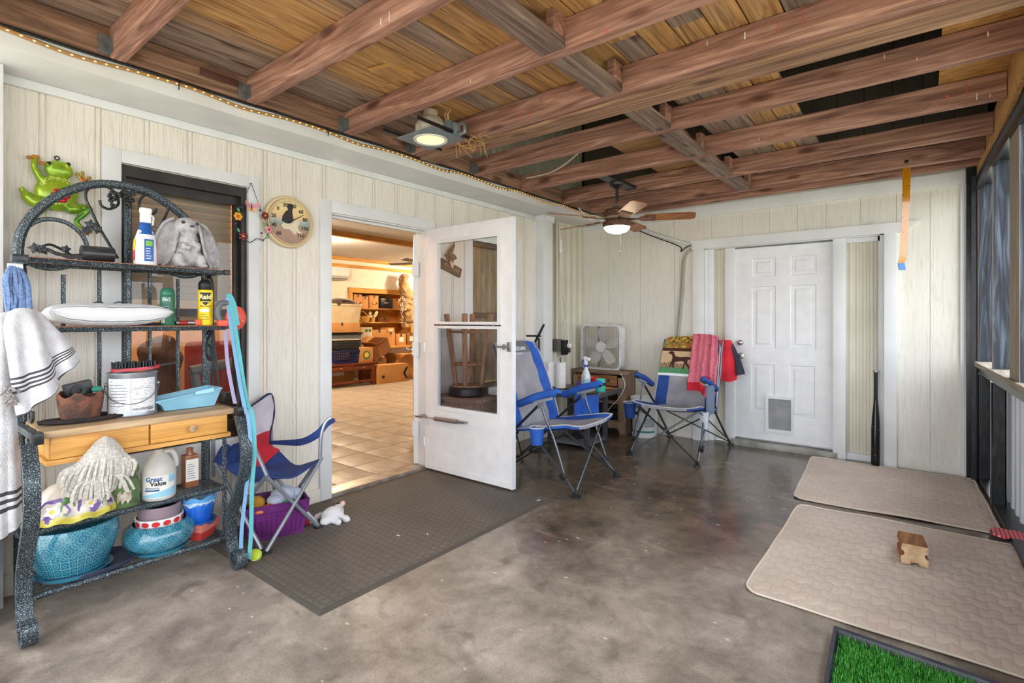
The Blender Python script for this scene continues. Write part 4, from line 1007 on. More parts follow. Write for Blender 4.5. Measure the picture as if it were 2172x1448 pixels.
m = MB(); m.lathe([(.0515,.02),(.0515,.07)], (cx,cy,ZT), 6, a0=-2.3, a1=-1.2, sx=.72); m.lathe([(.0515,.02),(.0475,.125)], (cx,cy,ZT), 4, a0=1.1, a1=1.5, sx=.72); m.build('label', pinkp, sb)
for i in range(5):
    m = MB(); m.box(cx+.0365,cx+.0372,cy-.009,cy+.016-R.random()*.01,ZT+.03+i*.012,ZT+.033+i*.012); m.build('printed_line', whitep, sb)
# rabbit
rab = thing('rabbit_statue', 'grey stone lop-eared rabbit statue sitting at the right of top rack shelf', 'statue', (-3.02, 1.07, ZT))
stone = mat('stone_grey', (190,188,190), .45, col2=(150,148,154), scale=30, lo=.42, hi=.74, bump=.6, bscale=110)
c0 = Vector((-3.045, 1.082, ZT)); m = MB()
for o, r in (((0,0,.085),(.055,.068,.088)),((.005,0,.14),(.05,.055,.07)),((.012,-.003,.218),(.056,.062,.050)),((.050,0,.205),(.028,.034,.026)),((.035,-.05,.04),(.045,.03,.042)),((.035,.05,.04),(.045,.03,.042)),((.062,-.04,.014),(.04,.022,.014)),((.062,.055,.014),(.04,.022,.014)),((.05,-.032,.112),(.026,.017,.02)),((.062,-.012,.105),(.017,.014,.013)),((.05,.035,.115),(.022,.015,.026)),((.064,.022,.124),(.013,.013,.015)),((.05,0,.16),(.02,.03,.03))):
    m.ell(c0+Vector(o), r)
b_ = blob(m, .0055, 4); b_.v = [v+Vector((fold(v,.002,70,1), fold(v,.002,70,2), 0)) for v in b_.v]; b_.build('body', stone, rab)
for s_ in (-1, 1):
    m = MB(); rows = []
    for f, yy, zz, w_ in ((0,.045,.250,.016),(.25,.072,.225,.034),(.5,.094,.165,.046),(.75,.112,.09,.050),(.93,.124,.035,.038),(1,.128,.010,.012)):
        yy = s_*yy*(1.06 if s_ < 0 else .98); rows.append([c0+Vector((.02+w_*.5,yy-s_*w_*.9,zz)), c0+Vector((.0,yy-s_*w_*.3,zz+.005)), c0+Vector((-.006,yy+s_*w_*.3,zz+.003)), c0+Vector((.012+w_*.3,yy+s_*w_*.8,zz))])
    m.loft(rows, 12, 4, th=.011); m.build('ear', stone, rab)
darkst = mat('statue_eye', (62,58,60), .5)
for yy in (-.034, .032): m = MB(); m.ell(c0+Vector((.054,yy,.234)), (.012,.009,.009), 10, 8); m.build('eye', darkst, rab)
m = MB(); m.ell(c0+Vector((.077,0,.214)), (.008,.010,.006), 10, 6); m.build('nose', darkst, rab)
# ---- middle shelf
ZM = 1.252
def ticking(name, base, line, axis, per, lines, off=0):
    k = NT(name); k.set(.9, sheen=.2)
    sx = k.n('ShaderNodeSeparateXYZ'); k.l(k.coord(), sx.inputs[0])
    f = k.math('FRACT', k.math('ADD', k.math('DIVIDE', sx.outputs[axis], per), off)); a = None
    for p, w_ in lines:
        d = k.math('LESS_THAN', k.math('ABSOLUTE', k.math('SUBTRACT', f, p)), w_); a = d if a is None else k.math('MAXIMUM', a, d)
    k.col(k.mix(a, lin(base), lin(line))); k.bump(k.noise(k.coord(), 220, 3), .25, .002); MATS[name] = k.m; return k.m
pil = thing('pillow', 'small white ticking pillow with grey stripes on the middle rack shelf', 'cushion', (-2.99, .735, ZM))
m = MB()
def pilf(u, v):
    a, b = u*2-1, v*2-1
    e = (max(0,1-abs(a)**3.2)*max(0,1-abs(b)**3.2))**.5
    return a, b, e
for sg in (1, -1):
    def f(u, v):
        a, b, e = pilf(u, v); y_ = .735+a*.235*(1-.05*(1-e)); x_ = -2.985+b*.135
        z_ = ZM+.052+sg*.052*e+.002*math.sin(a*20)*e*(b > .5)+.016*a*a*(b*.3+.5)
        return (x_, y_, z_)
    m.grid(f, 28, 18)
m.build('pillow_cover', ticking('pillow_ticking', (226,228,232), (118,130,146), 0, .30, ((.72,.011),(.765,.007),(.81,.011),(.855,.007),(.90,.011)), .5), pil)
m = MB(); 
for (x_, y_) in ((-3.01,.70),(-2.98,.77)): m.tube([(x_,y_-.02,ZM+.104),(x_+.012,y_,ZM+.112),(x_-.004,y_+.02,ZM+.106)], .003, 5, sm=4)
m.build('tie', mat('navy_tie', (52,58,76), .9), pil)
def can(name, label, c, r, h, mats, bands, cat='spray can', cap=None, capm=None, n=24):
    t = thing(name, label, cat, c)
    m = MB(); m.lathe([(0,0),(r*.96,0),(r,.004),(r,h-.008),(r*.93,h),(r*.7,h+.006),(0,h+.006)], c, n); m.build('can_body', mats, t)
    if cap: m = MB(); m.lathe([(r*.94,h-.002)]+[(r*a, h+b) for a, b in cap], c, n); m.build('cap', capm, t)
    for nm, z0, z1, a0, a1, mt in bands:
        m = MB(); m.lathe([(r+.0006,z0),(r+.0006,z1)], c, max(3,int((a1-a0)*5)), a0=a0, a1=a1); m.build(nm, mt, t)
    return t
def wrap(c, r, a0, size=1):
    """map flat lettering onto a cylinder whose label faces angle a0"""
    c = Vector(c)
    return lambda p: c+Vector(((r+p.z)*math.cos(a0+p.x/r), (r+p.z)*math.sin(a0+p.x/r), p.y))
FA = -.36      # angle towards the camera at the rack
green = mat('can_green', (38,112,86), .35); dkg = mat('can_dark_green', (24,84,66), .35); blk = mat('ink_black', (22,22,24), .5); wht = mat('ink_white', (236,236,232), .5)
c = (-3.0, .98, ZM)
t = can('repellent_can', 'short green spray can with domed cap on the middle rack shelf', c, .033, .15, green, [('barcode_label', .012,.045,FA-.9,FA-.3,wht),('label', .05,.11,FA-.7,FA+.5,dkg)], cap=[(.98,.0),(.96,.02),(.7,.036),(.3,.04),(0,.04)], capm=green)
text('lettering', '86S', .026, (0,0,0), (0,1,0), (0,0,1), wht, t, mapf=wrap((c[0],c[1],c[2]+.13), .0338, FA-.1))
for i in range(4):
    m = MB(); m.lathe([(.0346,.058+i*.012),(.0346,.061+i*.012)], c, 6, a0=FA-.5, a1=FA+.3); m.build('printed_line', mat('pale_green_ink', (150,200,176), .5), t)
c = (-2.995, 1.155, ZM)
t = can('insect_spray_can', 'tall yellow and black insect spray can on the middle rack shelf', c, .036, .185, yel, [('label_band', .125,.172,FA-.75,FA+.75,blk),('label_band', .07,.084,FA-.8,FA+.5,wht)], cap=[(.9,.0),(.92,.03),(.8,.045),(.45,.055),(.4,.066),(0,.066)], capm=blackp)
text('lettering', 'Raid', .034, (0,0,0), (0,1,0), (0,0,1), mat('raid_cream', (250,240,170), .5), t, mapf=wrap((c[0],c[1],c[2]+.148), .0385, FA), bold=.001)
text('lettering', 'Multi Insect', .011, (0,0,0), (0,1,0), (0,0,1), blk, t, mapf=wrap((c[0],c[1],c[2]+.1), .0372, FA))
for i in range(3):
    m = MB(); m.lathe([(.0368,.03+i*.012),(.0368,.033+i*.012)], c, 6, a0=FA-.6, a1=FA+.5-.2*i); m.build('printed_line', mat('ink_brown', (110,96,30), .5), t)
m = MB(); m.prism([(-.018,.118),(0,.104),(.018,.118),(.006,.122),(-.006,.122)], lambda a, b, h: wrap(c, .0375, FA)(Vector((a,b,h))), .0006); m.build('printed_bolt', blk, t)
t = thing('small_torch', 'small red and silver torch lying on the middle rack shelf', 'torch', (-2.985, 1.045, ZM))
m = MB(); m.tube([(-2.985,1.025,ZM+.0125),(-2.98,1.065,ZM+.0125)], .012, 12); m.build('torch_body', mat('torch_red', (160,40,40), .3), t)
m = MB(); m.tube([(-2.98,1.065,ZM+.0125),(-2.976,1.098,ZM+.0125)], .0125, 12); m.tube([(-2.985,1.012,ZM+.0125),(-2.985,1.025,ZM+.0125)], .011, 12); m.build('torch_head', clip, t)
orange = mat('orange_plastic', (240,96,48), .4)
m = MB(); m.box(-2.985,-2.96,1.095,1.122,ZM,ZM+.03,.005); m.lathe([(.006,0),(.006,.004),(0,.004)], (-2.962,1.108,ZM+.015), 10, 'X'); tag(m.build('plastic_sharpener', orange), 'tiny orange plastic sharpener beside the insect spray can on the middle rack shelf', 'sharpener')
# retractable leash hanging at the right end of the middle shelf, with fabric leashes
lx = -2.935
t = thing('retractable_leash', 'red retractable dog leash hanging at the right end of the rack', 'leash', (lx, 1.26, 1.24))
m = MB(); m.ell((lx,1.285,1.29), (.022,.055,.066), 20, 12); m.build('leash_case', mat('coral_plastic', (232,88,66), .4), t)
m = MB(); m.tube([(lx+.004,1.24,1.37),(lx+.004,1.205,1.365),(lx+.004,1.19,1.32),(lx+.004,1.20,1.28)], .016, 10, sm=4); m.build('grip', greyp, t)
m = MB(); m.obox((lx+.006,1.225,1.262), (.034,.075,.034), None, .008); m.build('leash_nose', mat('coral_plastic', (232,88,66), .4), t)
m = MB()
for i in range(3): m.obox((lx+.0222,1.292+i*.008,1.287-i*.006), (.001,.022,.0035), Matrix.Rotation(-.5,3,'X'))
tag(m.build('printed_mark', mat('pale_coral', (246,170,150), .5), t), kind='stuff')
teal = mat('teal_webbing', (96,176,184), .8, bump=.4, bscale=300); bluew = mat('pale_blue_webbing', (120,168,206), .8, bump=.4, bscale=300); mauvew = mat('mauve_webbing', (168,160,196), .8)
m = MB(); m.ribbon([(-2.93,1.245,1.42),(-2.915,1.25,1.36),(-2.89,1.262,1.24),(-2.83,1.262,1.06),(-2.76,1.262,.86),(-2.70,1.262,.80),(-2.672,1.262,.62),(-2.70,1.262,.42),(-2.715,1.265,.2),(-2.73,1.262,.045)], (.008,.018,0), .003, sm=5)
m.ribbon([(-2.93,1.25,1.42),(-2.905,1.265,1.36),(-2.89,1.275,1.25)], (.008,.018,0), .003, sm=4)
tl = tag(m.build('leash', teal), 'teal webbing dog leash hanging down beside the right rack leg', 'leash')
m = MB(); m.ribbon([(-2.925,1.238,1.40),(-2.90,1.245,1.24),(-2.82,1.243,1.02),(-2.745,1.243,.84),(-2.70,1.243,.78),(-2.675,1.243,.62),(-2.72,1.243,.42),(-2.755,1.236,.2),(-2.765,1.236,.04)], (.008,.016,0), .003, sm=5)
t2 = thing('leash', 'pale blue webbing dog leash hanging closest to the right rack leg', 'leash', (-2.76,1.236,.03)); m.build('strap', bluew, t2)
m = MB(); m.tube([(-2.765,1.237,.05),(-2.755,1.242,.02),(-2.74,1.25,.014),(-2.728,1.262,.02)], .006, 6); m.build('snap_hook', mat('brass_hook', (170,140,90), .35, .8), t2)
m = MB(); m.ribbon([(-2.95,1.238,1.22),(-2.92,1.236,1.05),(-2.86,1.236,.90),(-2.83,1.236,.84)], (.012,.014,0), .003, sm=4); tag(m.build('leash', mauvew), 'thin mauve leash hanging behind the blue leashes at rack end', 'leash')
# ---- table top
ZW = .8285
rust = mat('rusty_iron', (132,84,64), .7, .2, col2=(86,62,54), scale=22, lo=.4, hi=.6, bump=.6)
t = thing('rusty_pot', 'broken rusty metal pot with a black gadget in it, left on rack table', 'pot', (-2.98, .63, ZW+.02))
def brk(p, a): return Vector((p.x, p.y, p.z-(.03*abs(math.sin(a*3+1)) if p.z > .09 else 0)))
m = MB(); m.lathe([(0,.0),(.07,.0),(.08,.05),(.085,.125),(.079,.12),(.074,.05),(0,.012)], (-2.98,.63,ZW+.014), 30, fn=brk); m.build('pot_shell', rust, t)
m = MB(); m.obox((-3.0,.625,ZW+.14), (.05,.10,.06), Matrix.Rotation(.2,3,'X'), .006); m.lathe([(.026,-.01),(.026,.012),(.012,.012),(.012,0)], (-2.974,.62,ZW+.135), 16, 'X'); m.build('gadget', blackp, t)
m = MB(); m.ell((-2.96,.685,ZW+.135), (.02,.022,.014)); m.build('teal_rag', mat('teal_rag', (50,140,120), .8), t)
netm = mat('black_netting', (58,48,46), .9, col2=(30,28,30), scale=30)
m = MB()
for i in range(16):
    a0 = R.uniform(0,6); P = [(-2.95+.075*math.cos(a0+j*.7)*R.uniform(.7,1.2)+.0, .64+.17*math.sin(a0+j*.7)*R.uniform(.6,1.0), ZW+.008+.008*R.random()) for j in range(7)]
    P = [(max(-3.08,min(-2.80,x)), max(.475,y), z) for x, y, z in P]
    m.tube(P, .006, 5, sm=4)
tag(m.build('netting', netm, None), 'tangled dark netting crumpled under the rusty pot', 'netting', kind='stuff')
pc = (-2.975, .825, ZW)
t = thing('paint_can', 'grey metal paint can with printed label on the rack table', 'paint can', pc)
steel = mat('can_steel', (150,158,168), .35, .6)
m = MB(); m.lathe([(0,0),(.098,0),(.10,.004),(.098,.008),(.098,.192),(.101,.197),(.101,.203),(.094,.203),(.09,.196),(.08,.196),(.078,.200),(0,.199)], pc, 36); m.build('can_body', steel, t)
lblm = mat('paint_label', (226,228,232), .5, col2=(188,192,202), scale=60, stretch=(1,1,3), lo=.52, hi=.62)
m = MB(); m.lathe([(.0988,.018),(.0988,.178)], pc, 24, a0=FA-1.05, a1=FA+1.15); m.build('label', lblm, t)
m = MB(); m.lathe([(.0992,.018),(.0992,.178)], pc, 2, a0=FA+.02, a1=FA+.035); 
for i in range(8): m.lathe([(.0992,.05+i*.014),(.0992,.053+i*.014)], pc, 6, a0=FA-.9, a1=FA-.3+.25*R.random())
for i in range(3): m.lathe([(.0992,.03+i*.05),(.0992,.032+i*.05)], pc, 8, a0=FA+.1, a1=FA+.95)
m.build('printed_lines', mat('label_grey_ink', (120,124,132), .6), t)
m = MB()
for i in range(7): m.lathe([(.0993,.026),(.0993,.042)], pc, 1, a0=FA+.72+i*.04, a1=FA+.74+i*.04)
m.build('barcode', blk, t)
text('lettering', 'RUST-OLEUM', .010, (0,0,0), (0,1,0), (0,0,1), blk, t, mapf=wrap((pc[0],pc[1],ZW+.036), .0994, FA+.40))
wire_ = mat('bare_wire', (150,150,150), .3, .9)
m = MB(); m.tube([Vector((pc[0]+.106*math.cos(a), pc[1]+.106*math.sin(a), ZW+.145-.085*math.cos((a-FA)/(PI/2)*PI/2))) for a in [FA-1.57+3.14*i/16 for i in range(17)]], .0022, 6); m.build('bail_handle', wire_, t)
for s_ in (-1.57,1.57): m = MB(); m.ell((pc[0]+.10*math.cos(FA+s_), pc[1]+.10*math.sin(FA+s_), ZW+.145), (.01,.01,.01), 10, 6); m.build('bail_ear', steel, t)
bz = ZW+.205
t = thing('scrub_brush', 'red-backed scrub brush with black bristles lying on the paint can', 'brush', (-2.975,.84,bz))
m = MB(); m.loft([[(-3.0,.745,bz+.003),(-2.975,.742,bz+.002),(-2.945,.745,bz+.003)],[(-3.01,.83,bz+.004),(-2.975,.83,bz+.002),(-2.935,.83,bz+.004)],[(-3.0,.915,bz+.01),(-2.975,.918,bz+.006),(-2.945,.915,bz+.01)],[(-2.985,.94,bz+.018),(-2.975,.94,bz+.016),(-2.965,.94,bz+.018)]], 8, 5, th=-.014); m.build('brush_back', mat('brush_red', (204,42,66), .35), t)
m = MB(); m.tube([(-2.975,.935,bz+.02),(-2.975,1.01,bz+.03)], [.009,.004], 8); m.build('handle', thinst, t)
m = MB()
for i in range(14):
    for j in range(5):
        x_, y_ = -3.0+j*.014, .752+i*.0118; m.tube([(x_,y_,bz+.014),(x_+R.uniform(-.002,.002),y_+R.uniform(-.003,.003),bz+.043+R.uniform(0,.006))], .0045, 5)
tag(m.build('bristles', blackp, t), kind='stuff')
tb = mat('paint_tray_blue', (150,204,228), .45, col2=(136,192,218), scale=9)
t = thing('paint_tray', 'light blue plastic paint tray on the right of rack table', 'tray', (-2.985, 1.06, ZW))
m = MB(); 
rows = [[(-3.04,.945,ZW+.002),(-2.93,.945,ZW+.002),(-2.92,1.17,ZW+.002),(-3.05,1.17,ZW+.002)],[(-3.05,.93,ZW+.03),(-2.918,.93,ZW+.03),(-2.905,1.185,ZW+.055),(-3.06,1.185,ZW+.055)],[(-3.06,.90,ZW+.052),(-2.905,.90,ZW+.052),(-2.893,1.195,ZW+.092),(-3.065,1.195,ZW+.092)]]
def poly_loop(q, n=10):
    out = []
    for i in range(4):
        a, b = Vector(q[i]), Vector(q[(i+1)%4])
        for j in range(n): out.append(a.lerp(b, j/n))
    return out
P = [poly_loop(r) for r in rows]
m.sheet(P, None, .003, True); m.poly(P[0][::-1]); m.build('tray_shell', tb, t)
m = MB(); m.tube(poly_loop(rows[2]), .005, 6, True); m.build('rim', tb, t)
m = MB(); m.loft([[(-2.893,1.06,ZW+.078),(-2.87,1.06,ZW+.092),(-2.865,1.06,ZW+.075)],[(-2.893,1.12,ZW+.086),(-2.865,1.12,ZW+.102),(-2.86,1.12,ZW+.08)],[(-2.893,1.14,ZW+.088),(-2.868,1.145,ZW+.104),(-2.862,1.145,ZW+.082)]], 6, 4, th=.003); m.build('roller_rest', tb, t)
# mop head on the drawer knob
t = thing('mop_head', 'grey white cotton string mop head hanging from the left drawer knob', 'mop', (-2.74, .67, .5))
mopm = mat('mop_cotton', (224,220,214), .95, col2=(190,186,180), scale=90, bump=.8, bscale=220)
m = MB()
for i in range(84):
    f = i/83; s_ = (f-.5)*2; lay = (i % 3)*.008
    top = Vector((-2.765-lay*.3, .668+s_*.03, .775-.02*abs(s_)))
    mid = Vector((-2.748+lay+.02*(1-s_*s_), .655+s_*.082, .715-.03*s_*s_))
    end = Vector((-2.755+lay+R.uniform(-.008,.012), .632+s_*.122+R.uniform(-.012,.012), .545-.012*math.cos(s_*2)+R.uniform(-.022,.02)+(.07*s_*s_)))
    m.tube([top, mid, mid.lerp(end,.5)+Vector((.012+R.uniform(-.003,.003),s_*.02,.01)), end], .0068, 5, sm=3)
for i in range(30):
    s_ = R.uniform(-1,1); a = Vector((-2.725, .65+s_*.04, .62)); m.tube([a, a+Vector((.012,s_*.05,-.02)), a+Vector((-.0,s_*.075+.01,-.085+R.uniform(-.015,.015)))], .0056, 5, sm=3)
tag(m.build('mop_strings', mopm, t), kind='stuff')
m = MB(); m.ell((-2.722,.648,.632), (.014,.028,.018)); m.build('mop_band', mat('mop_band', (150,158,156), .8), t)
# ---- wire shelf below the drawers
ZS = .397
t = thing('pansy_planter', 'cream ceramic planter painted with purple pansies and a wavy yellow rim', 'planter', (-3.0, .605, ZS))
cer = mat('cream_glaze', (222,212,200), .2, col2=(196,190,176), scale=12, coat=.4)
def scal(p, a): return p*1 if p.z > .05 else Vector((p.x*(1+.05*math.sin(a*11)), p.y*(1+.05*math.sin(a*11)), p.z+.006*math.sin(a*11)+.006))
pp = [(.158,.0),(.150,.035),(.138,.08),(.115,.12),(.08,.15),(.04,.165),(0,.17)]
m = MB(); m.lathe(pp, (-3.0,.605,ZS), 66, sx=.72, fn=scal); m.build('planter_shell', cer, t)
m = MB(); m.lathe([(.163,.0),(.164,.012),(.158,.028)], (-3.0,.605,ZS), 66, sx=.72, fn=scal); m.build('wavy_rim', mat('yellow_glaze', (216,204,96), .2, col2=(190,176,60), scale=20, coat=.4), t)
def dome(a, z, off=.002):
    for (r0,z0),(r1,z1) in zip(pp, pp[1:]):
        if z0 <= z <= z1: r = r0+(r1-r0)*(z-z0)/(z1-z0)
    return Vector((-3.0+(r+off)*math.cos(a)*.72, .605+(r+off)*math.sin(a), ZS+z))
pur = mat('pansy_purple', (108,74,150), .25); pwh = mat('pansy_white', (240,236,236), .25); pye = mat('pansy_yellow', (240,200,60), .3); pgr = mat('pansy_green', (96,140,84), .3)
for a0, z0, s_ in ((-.62,.062,1),(.30,.07,.8),(1.1,.075,.7)):
    for k_, (mt, rad, pet, of) in enumerate(((pur,.056*s_,.16,.002),(pwh,.030*s_,.42,.0035),(pye,.009*s_,0,.005))):
        P = [(rad*(1-pet*abs(math.sin(2.5*q/30*2*PI/2*2+.3)))*math.cos(q/30*2*PI), rad*(1-pet*abs(math.sin(2.5*q/30*2*PI+.3)))*math.sin(q/30*2*PI)) for q in range(30)]
        m = MB(); b0 = len(m.v); m.v.append(dome(a0, z0, of))
        for x_, y_ in P: m.v.append(dome(a0+x_/.12, max(.004,min(.165,z0+y_)), of))
        for q in range(30): m.face(b0, b0+1+q, b0+1+(q+1)%30)
        m.build('painted_petals' if k_ < 2 else 'painted_eye', mt, t)
m = MB(); m.tube([dome(-.25+.16*math.cos(q*.5), .07+.03*math.sin(q*.5), .002) for q in range(10)], .004, 5); m.tube([dome(.75+.1*math.cos(q*.5), .05+.03*math.sin(q*.5), .002) for q in range(10)], .004, 5); m.ell(dome(-.3,.10,.004), (.01,.016,.016), 10, 6); m.build('painted_vine', pgr, t)
def pglass(name, col, rough=.06, tr=.85, alpha=1):
    k = NT(name); k.set(rough, 0, .5, 0, tr); k.b.inputs['IOR'].default_value = 1.25; k.col(lin(col)); k.b.inputs['Alpha'].default_value = alpha; return k.m
t = thing('green_jug', 'small green glass jug with ring handle and torn label on wire shelf', 'jug', (-2.985, .80, ZS))
gj = pglass('green_glass', (150,190,128), .1, .75)
m = MB(); m.lathe([(0,0),(.052,0),(.056,.008),(.056,.10),(.048,.13),(.024,.158),(.018,.17),(.018,.19),(0,.19)], (-2.985,.80,ZS), 24); m.build('jug_body', gj, t)
m = MB(); m.tube([(-2.985,.818,ZS+.175),(-2.985,.845,ZS+.18),(-2.985,.85,ZS+.155),(-2.985,.832,ZS+.142)], .006, 8, sm=4); m.build('ring_handle', gj, t)
m = MB(); m.lathe([(0,.19),(.02,.19),(.02,.205),(0,.205)], (-2.985,.80,ZS), 14); m.build('cap', mat('cap_green', (60,100,60), .5), t)
m = MB(); m.lathe([(.0568,.03),(.0568,.075)], (-2.985,.80,ZS), 8, a0=FA-.5, a1=FA+.5, fn=lambda p,a: p+Vector((0,0,.012*math.sin(a*17)))); m.build('torn_label', mat('torn_paper', (206,200,188), .8, col2=(160,140,120), scale=40), t)
jc = (-2.985, .937, ZS)
t = thing('ammonia_jug', 'white translucent gallon jug with blue and white label on wire shelf', 'jug', jc)
milk = mat('milky_jug', (212,212,206), .35, col2=(196,196,192), scale=6)
m = MB(); m.lathe([(0,0),(.066,0),(.073,.01),(.074,.055),(.072,.06),(.074,.065),(.074,.13),(.062,.175),(.035,.212),(.022,.225),(.019,.24),(0,.24)], jc, 28); m.build('jug_body', milk, t)
m = MB(); m.tube([(jc[0],jc[1]+.02,ZS+.222),(jc[0],jc[1]+.055,ZS+.222),(jc[0],jc[1]+.075,ZS+.18),(jc[0],jc[1]+.074,ZS+.14)], .013, 10, sm=4); m.build('jug_handle', milk, t)
m = MB(); m.lathe([(.0752,.018),(.0752,.125)], jc, 16, a0=FA-1.0, a1=FA+1.1); m.build('label', wht, t)
lbb = mat('label_sky', (150,206,232), .4); lbd = mat('label_deep_blue', (36,92,150), .4)
m = MB(); m.lathe([(.0756,.020),(.0756,.045)], jc, 16, a0=FA-1.0, a1=FA+1.1, fn=lambda p,a: p+Vector((0,0,(.016*(a-FA) if p.z > .03 else 0)))); m.lathe([(.0756,.085),(.0756,.122)], jc, 5, a0=FA+.62, a1=FA+1.05); m.build('label', lbb, t)
text('lettering', 'Great', .030, (0,0,0), (0,1,0), (0,0,1), lbd, t, mapf=wrap((jc[0],jc[1],ZS+.108), .0758, FA-.22), bold=.0008)
text('lettering', 'Value', .030, (0,0,0), (0,1,0), (0,0,1), blk, t, mapf=wrap((jc[0],jc[1],ZS+.086), .0758, FA+.02), bold=.0008)
text('lettering', 'Ammonia', .016, (0,0,0), (0,1,0), (0,0,1), lbd, t, mapf=wrap((jc[0],jc[1],ZS+.066), .0758, FA-.3))
m = MB(); m.lathe([(.0757,.050),(.0757,.058)], jc, 8, a0=FA-.75, a1=FA+.1); m.build('printed_band', lbd, t)
t = thing('amber_bottle', 'square amber syrup bottle with white label behind the ammonia jug', 'bottle', (-3.05, 1.10, ZS))
m = MB(); m.obox((-3.05,1.10,ZS+.085), (.065,.068,.17), None, .008); m.lathe([(.02,.17),(.016,.185),(.016,.205),(0,.205)], (-3.05,1.10,ZS), 14); m.build('bottle_body', mat('amber_syrup', (150,96,66), .2), t)
m = MB(); m.box(-3.0172,-3.0162,1.07,1.13,ZS+.035,ZS+.15); m.build('label', wht, t)
m = MB()
for i in range(7): m.box(-3.0162,-3.0155,1.077,1.12-R.random()*.02,ZS+.05+i*.012,ZS+.053+i*.012)
m.build('printed_lines', mat('label_grey_ink', (120,124,132), .6), t)
t = thing('dried_bundle', 'tangle of dark dried twigs behind the pansy planter on wire shelf', 'twigs', (-3.05,.74,ZS)); m = MB()
for i in range(26):
    a = Vector((-3.06+R.uniform(-.03,.05), .74+R.uniform(-.05,.04), ZS+.004+R.random()*.04)); m.tube([a, a+Vector((R.uniform(-.03,.03),R.uniform(-.05,.05),R.uniform(0,.03)))], .0025, 4)
tag(m.build('twigs', mat('dark_twig', (52,46,46), .9), t), kind='stuff')
# ---- bottom shelf
ZB = .138
def pattern_glaze(name, n_around, pitch, zcube=None):
    """embossed interlaced rings (and small cubes below zcube) wrapped round a pot"""
    k = NT(name); k.set(.16, coat=.5)
    v = k.coord(); sx = k.n('ShaderNodeSeparateXYZ'); k.l(v, sx.inputs[0])
    ang = k.math('MULTIPLY', k.math('ARCTAN2', sx.outputs['Y'], sx.outputs['X']), n_around/(2*PI)); zz = k.math('DIVIDE', sx.outputs['Z'], pitch)
    def rings(off):
        a = k.math('SUBTRACT', k.math('FRACT', k.math('ADD', ang, off+50)), .5); b = k.math('SUBTRACT', k.math('FRACT', k.math('ADD', zz, off+50)), .5)
        r = k.math('SQRT', k.math('ADD', k.math('MULTIPLY', a, a), k.math('MULTIPLY', b, b)))
        ln = k.math('ABSOLUTE', k.math('SUBTRACT', k.math('FRACT', k.math('MULTIPLY', r, 7.2)), .5))
        ins = k.math('LESS_THAN', r, .62)
        th = k.math('ABSOLUTE', k.math('SUBTRACT', k.math('FRACT', k.math('MULTIPLY', k.math('ARCTAN2', b, a), 24/(2*PI))), .5))
        spoke = k.math('MULTIPLY', k.math('LESS_THAN', th, .10), k.math('LESS_THAN', k.math('ABSOLUTE', k.math('SUBTRACT', r, .42)), .07))
        return k.math('MULTIPLY', k.math('MAXIMUM', k.math('LESS_THAN', ln, .10), spoke), ins)
    e = k.math('MAXIMUM', rings(0), rings(.5))
    if zcube:
        cb = k.n('ShaderNodeCombineXYZ'); k.l(k.math('MULTIPLY', ang, 2.6), cb.inputs[0]); k.l(k.math('MULTIPLY', zz, 2.6), cb.inputs[1])
        vo = k.n('ShaderNodeTexVoronoi', feature='DISTANCE_TO_EDGE'); vo.inputs['Scale'].default_value = 1; vo.inputs['Randomness'].default_value = .12; k.l(cb.outputs[0], vo.inputs['Vector'])
        vd = k.n('ShaderNodeTexVoronoi'); vd.inputs['Scale'].default_value = 1; vd.inputs['Randomness'].default_value = .12; k.l(cb.outputs[0], vd.inputs['Vector'])
        cu = k.math('MAXIMUM', k.math('LESS_THAN', vo.outputs['Distance'], .07), k.math('LESS_THAN', k.math('ABSOLUTE', k.math('SUBTRACT', vd.outputs['Distance'], .22)), .05))
        e = k.mix(k.math('LESS_THAN', sx.outputs['Z'], zcube), e, cu)
    base = k.mix(k.noise(v, 5, 2), lin((14,76,112)), lin((40,124,150)))
    k.col(k.mix(k.math('MULTIPLY', e, .42), base, lin((132,196,200)))); k.bump(e, .5, .004); MATS[name] = k.m; return k.m
tq = pattern_glaze('turquoise_relief', 11, .088, .10); tq2 = pattern_glaze('turquoise_relief_fine', 12, .08)
tqp = mat('turquoise_plain', (52,132,160), .2, coat=.4); navyp = mat('dark_tray', (44,52,78), .3, col2=(66,72,96), scale=5)
t = tag(MB().lathe([(0,0),(.17,0),(.200,.02),(.206,.032),(.198,.03),(.172,.012),(0,.01)], (-3.0,.668,ZB), 40, sx=.64).build('plant_saucer', navyp), 'large dark oval plastic tray under the tall turquoise pot', 'tray')
m = MB(); m.lathe([(0,.012),(.128,.012),(.142,.03),(.134,.03),(.12,.017),(0,.017)], (-3.0,.61,ZB), 36, sx=.9); tag(m.build('plant_saucer', tqp), 'turquoise saucer directly under the tall turquoise pot', 'saucer')
m = MB(); m.lathe([(0,.018),(.105,.018),(.118,.03),(.150,.11),(.166,.17),(.168,.20),(.160,.232),(.15,.232),(.152,.2),(.14,.12),(.10,.04),(0,.035)], (-3.0,.61,ZB), 48, sx=.9); tag(m.build('plant_pot', tq), 'tall round turquoise pot with embossed geometric pattern on bottom shelf', 'pot')
bc = (-3.0, .945, ZB)
m = MB(); m.lathe([(0,0),(.115,0),(.128,.018),(.12,.018),(.108,.006),(0,.006)], bc, 36); tag(m.build('plant_saucer', tqp), 'turquoise saucer under the low turquoise bowl', 'saucer')
m = MB(); m.lathe([(0,.007),(.10,.007),(.115,.016),(.148,.05),(.156,.08),(.148,.115),(.122,.14),(.112,.14),(.13,.11),(.14,.08),(.13,.05),(.10,.025),(0,.025)], bc, 48); tag(m.build('plant_bowl', tq2), 'low round turquoise bowl with interlaced ring pattern', 'pot')
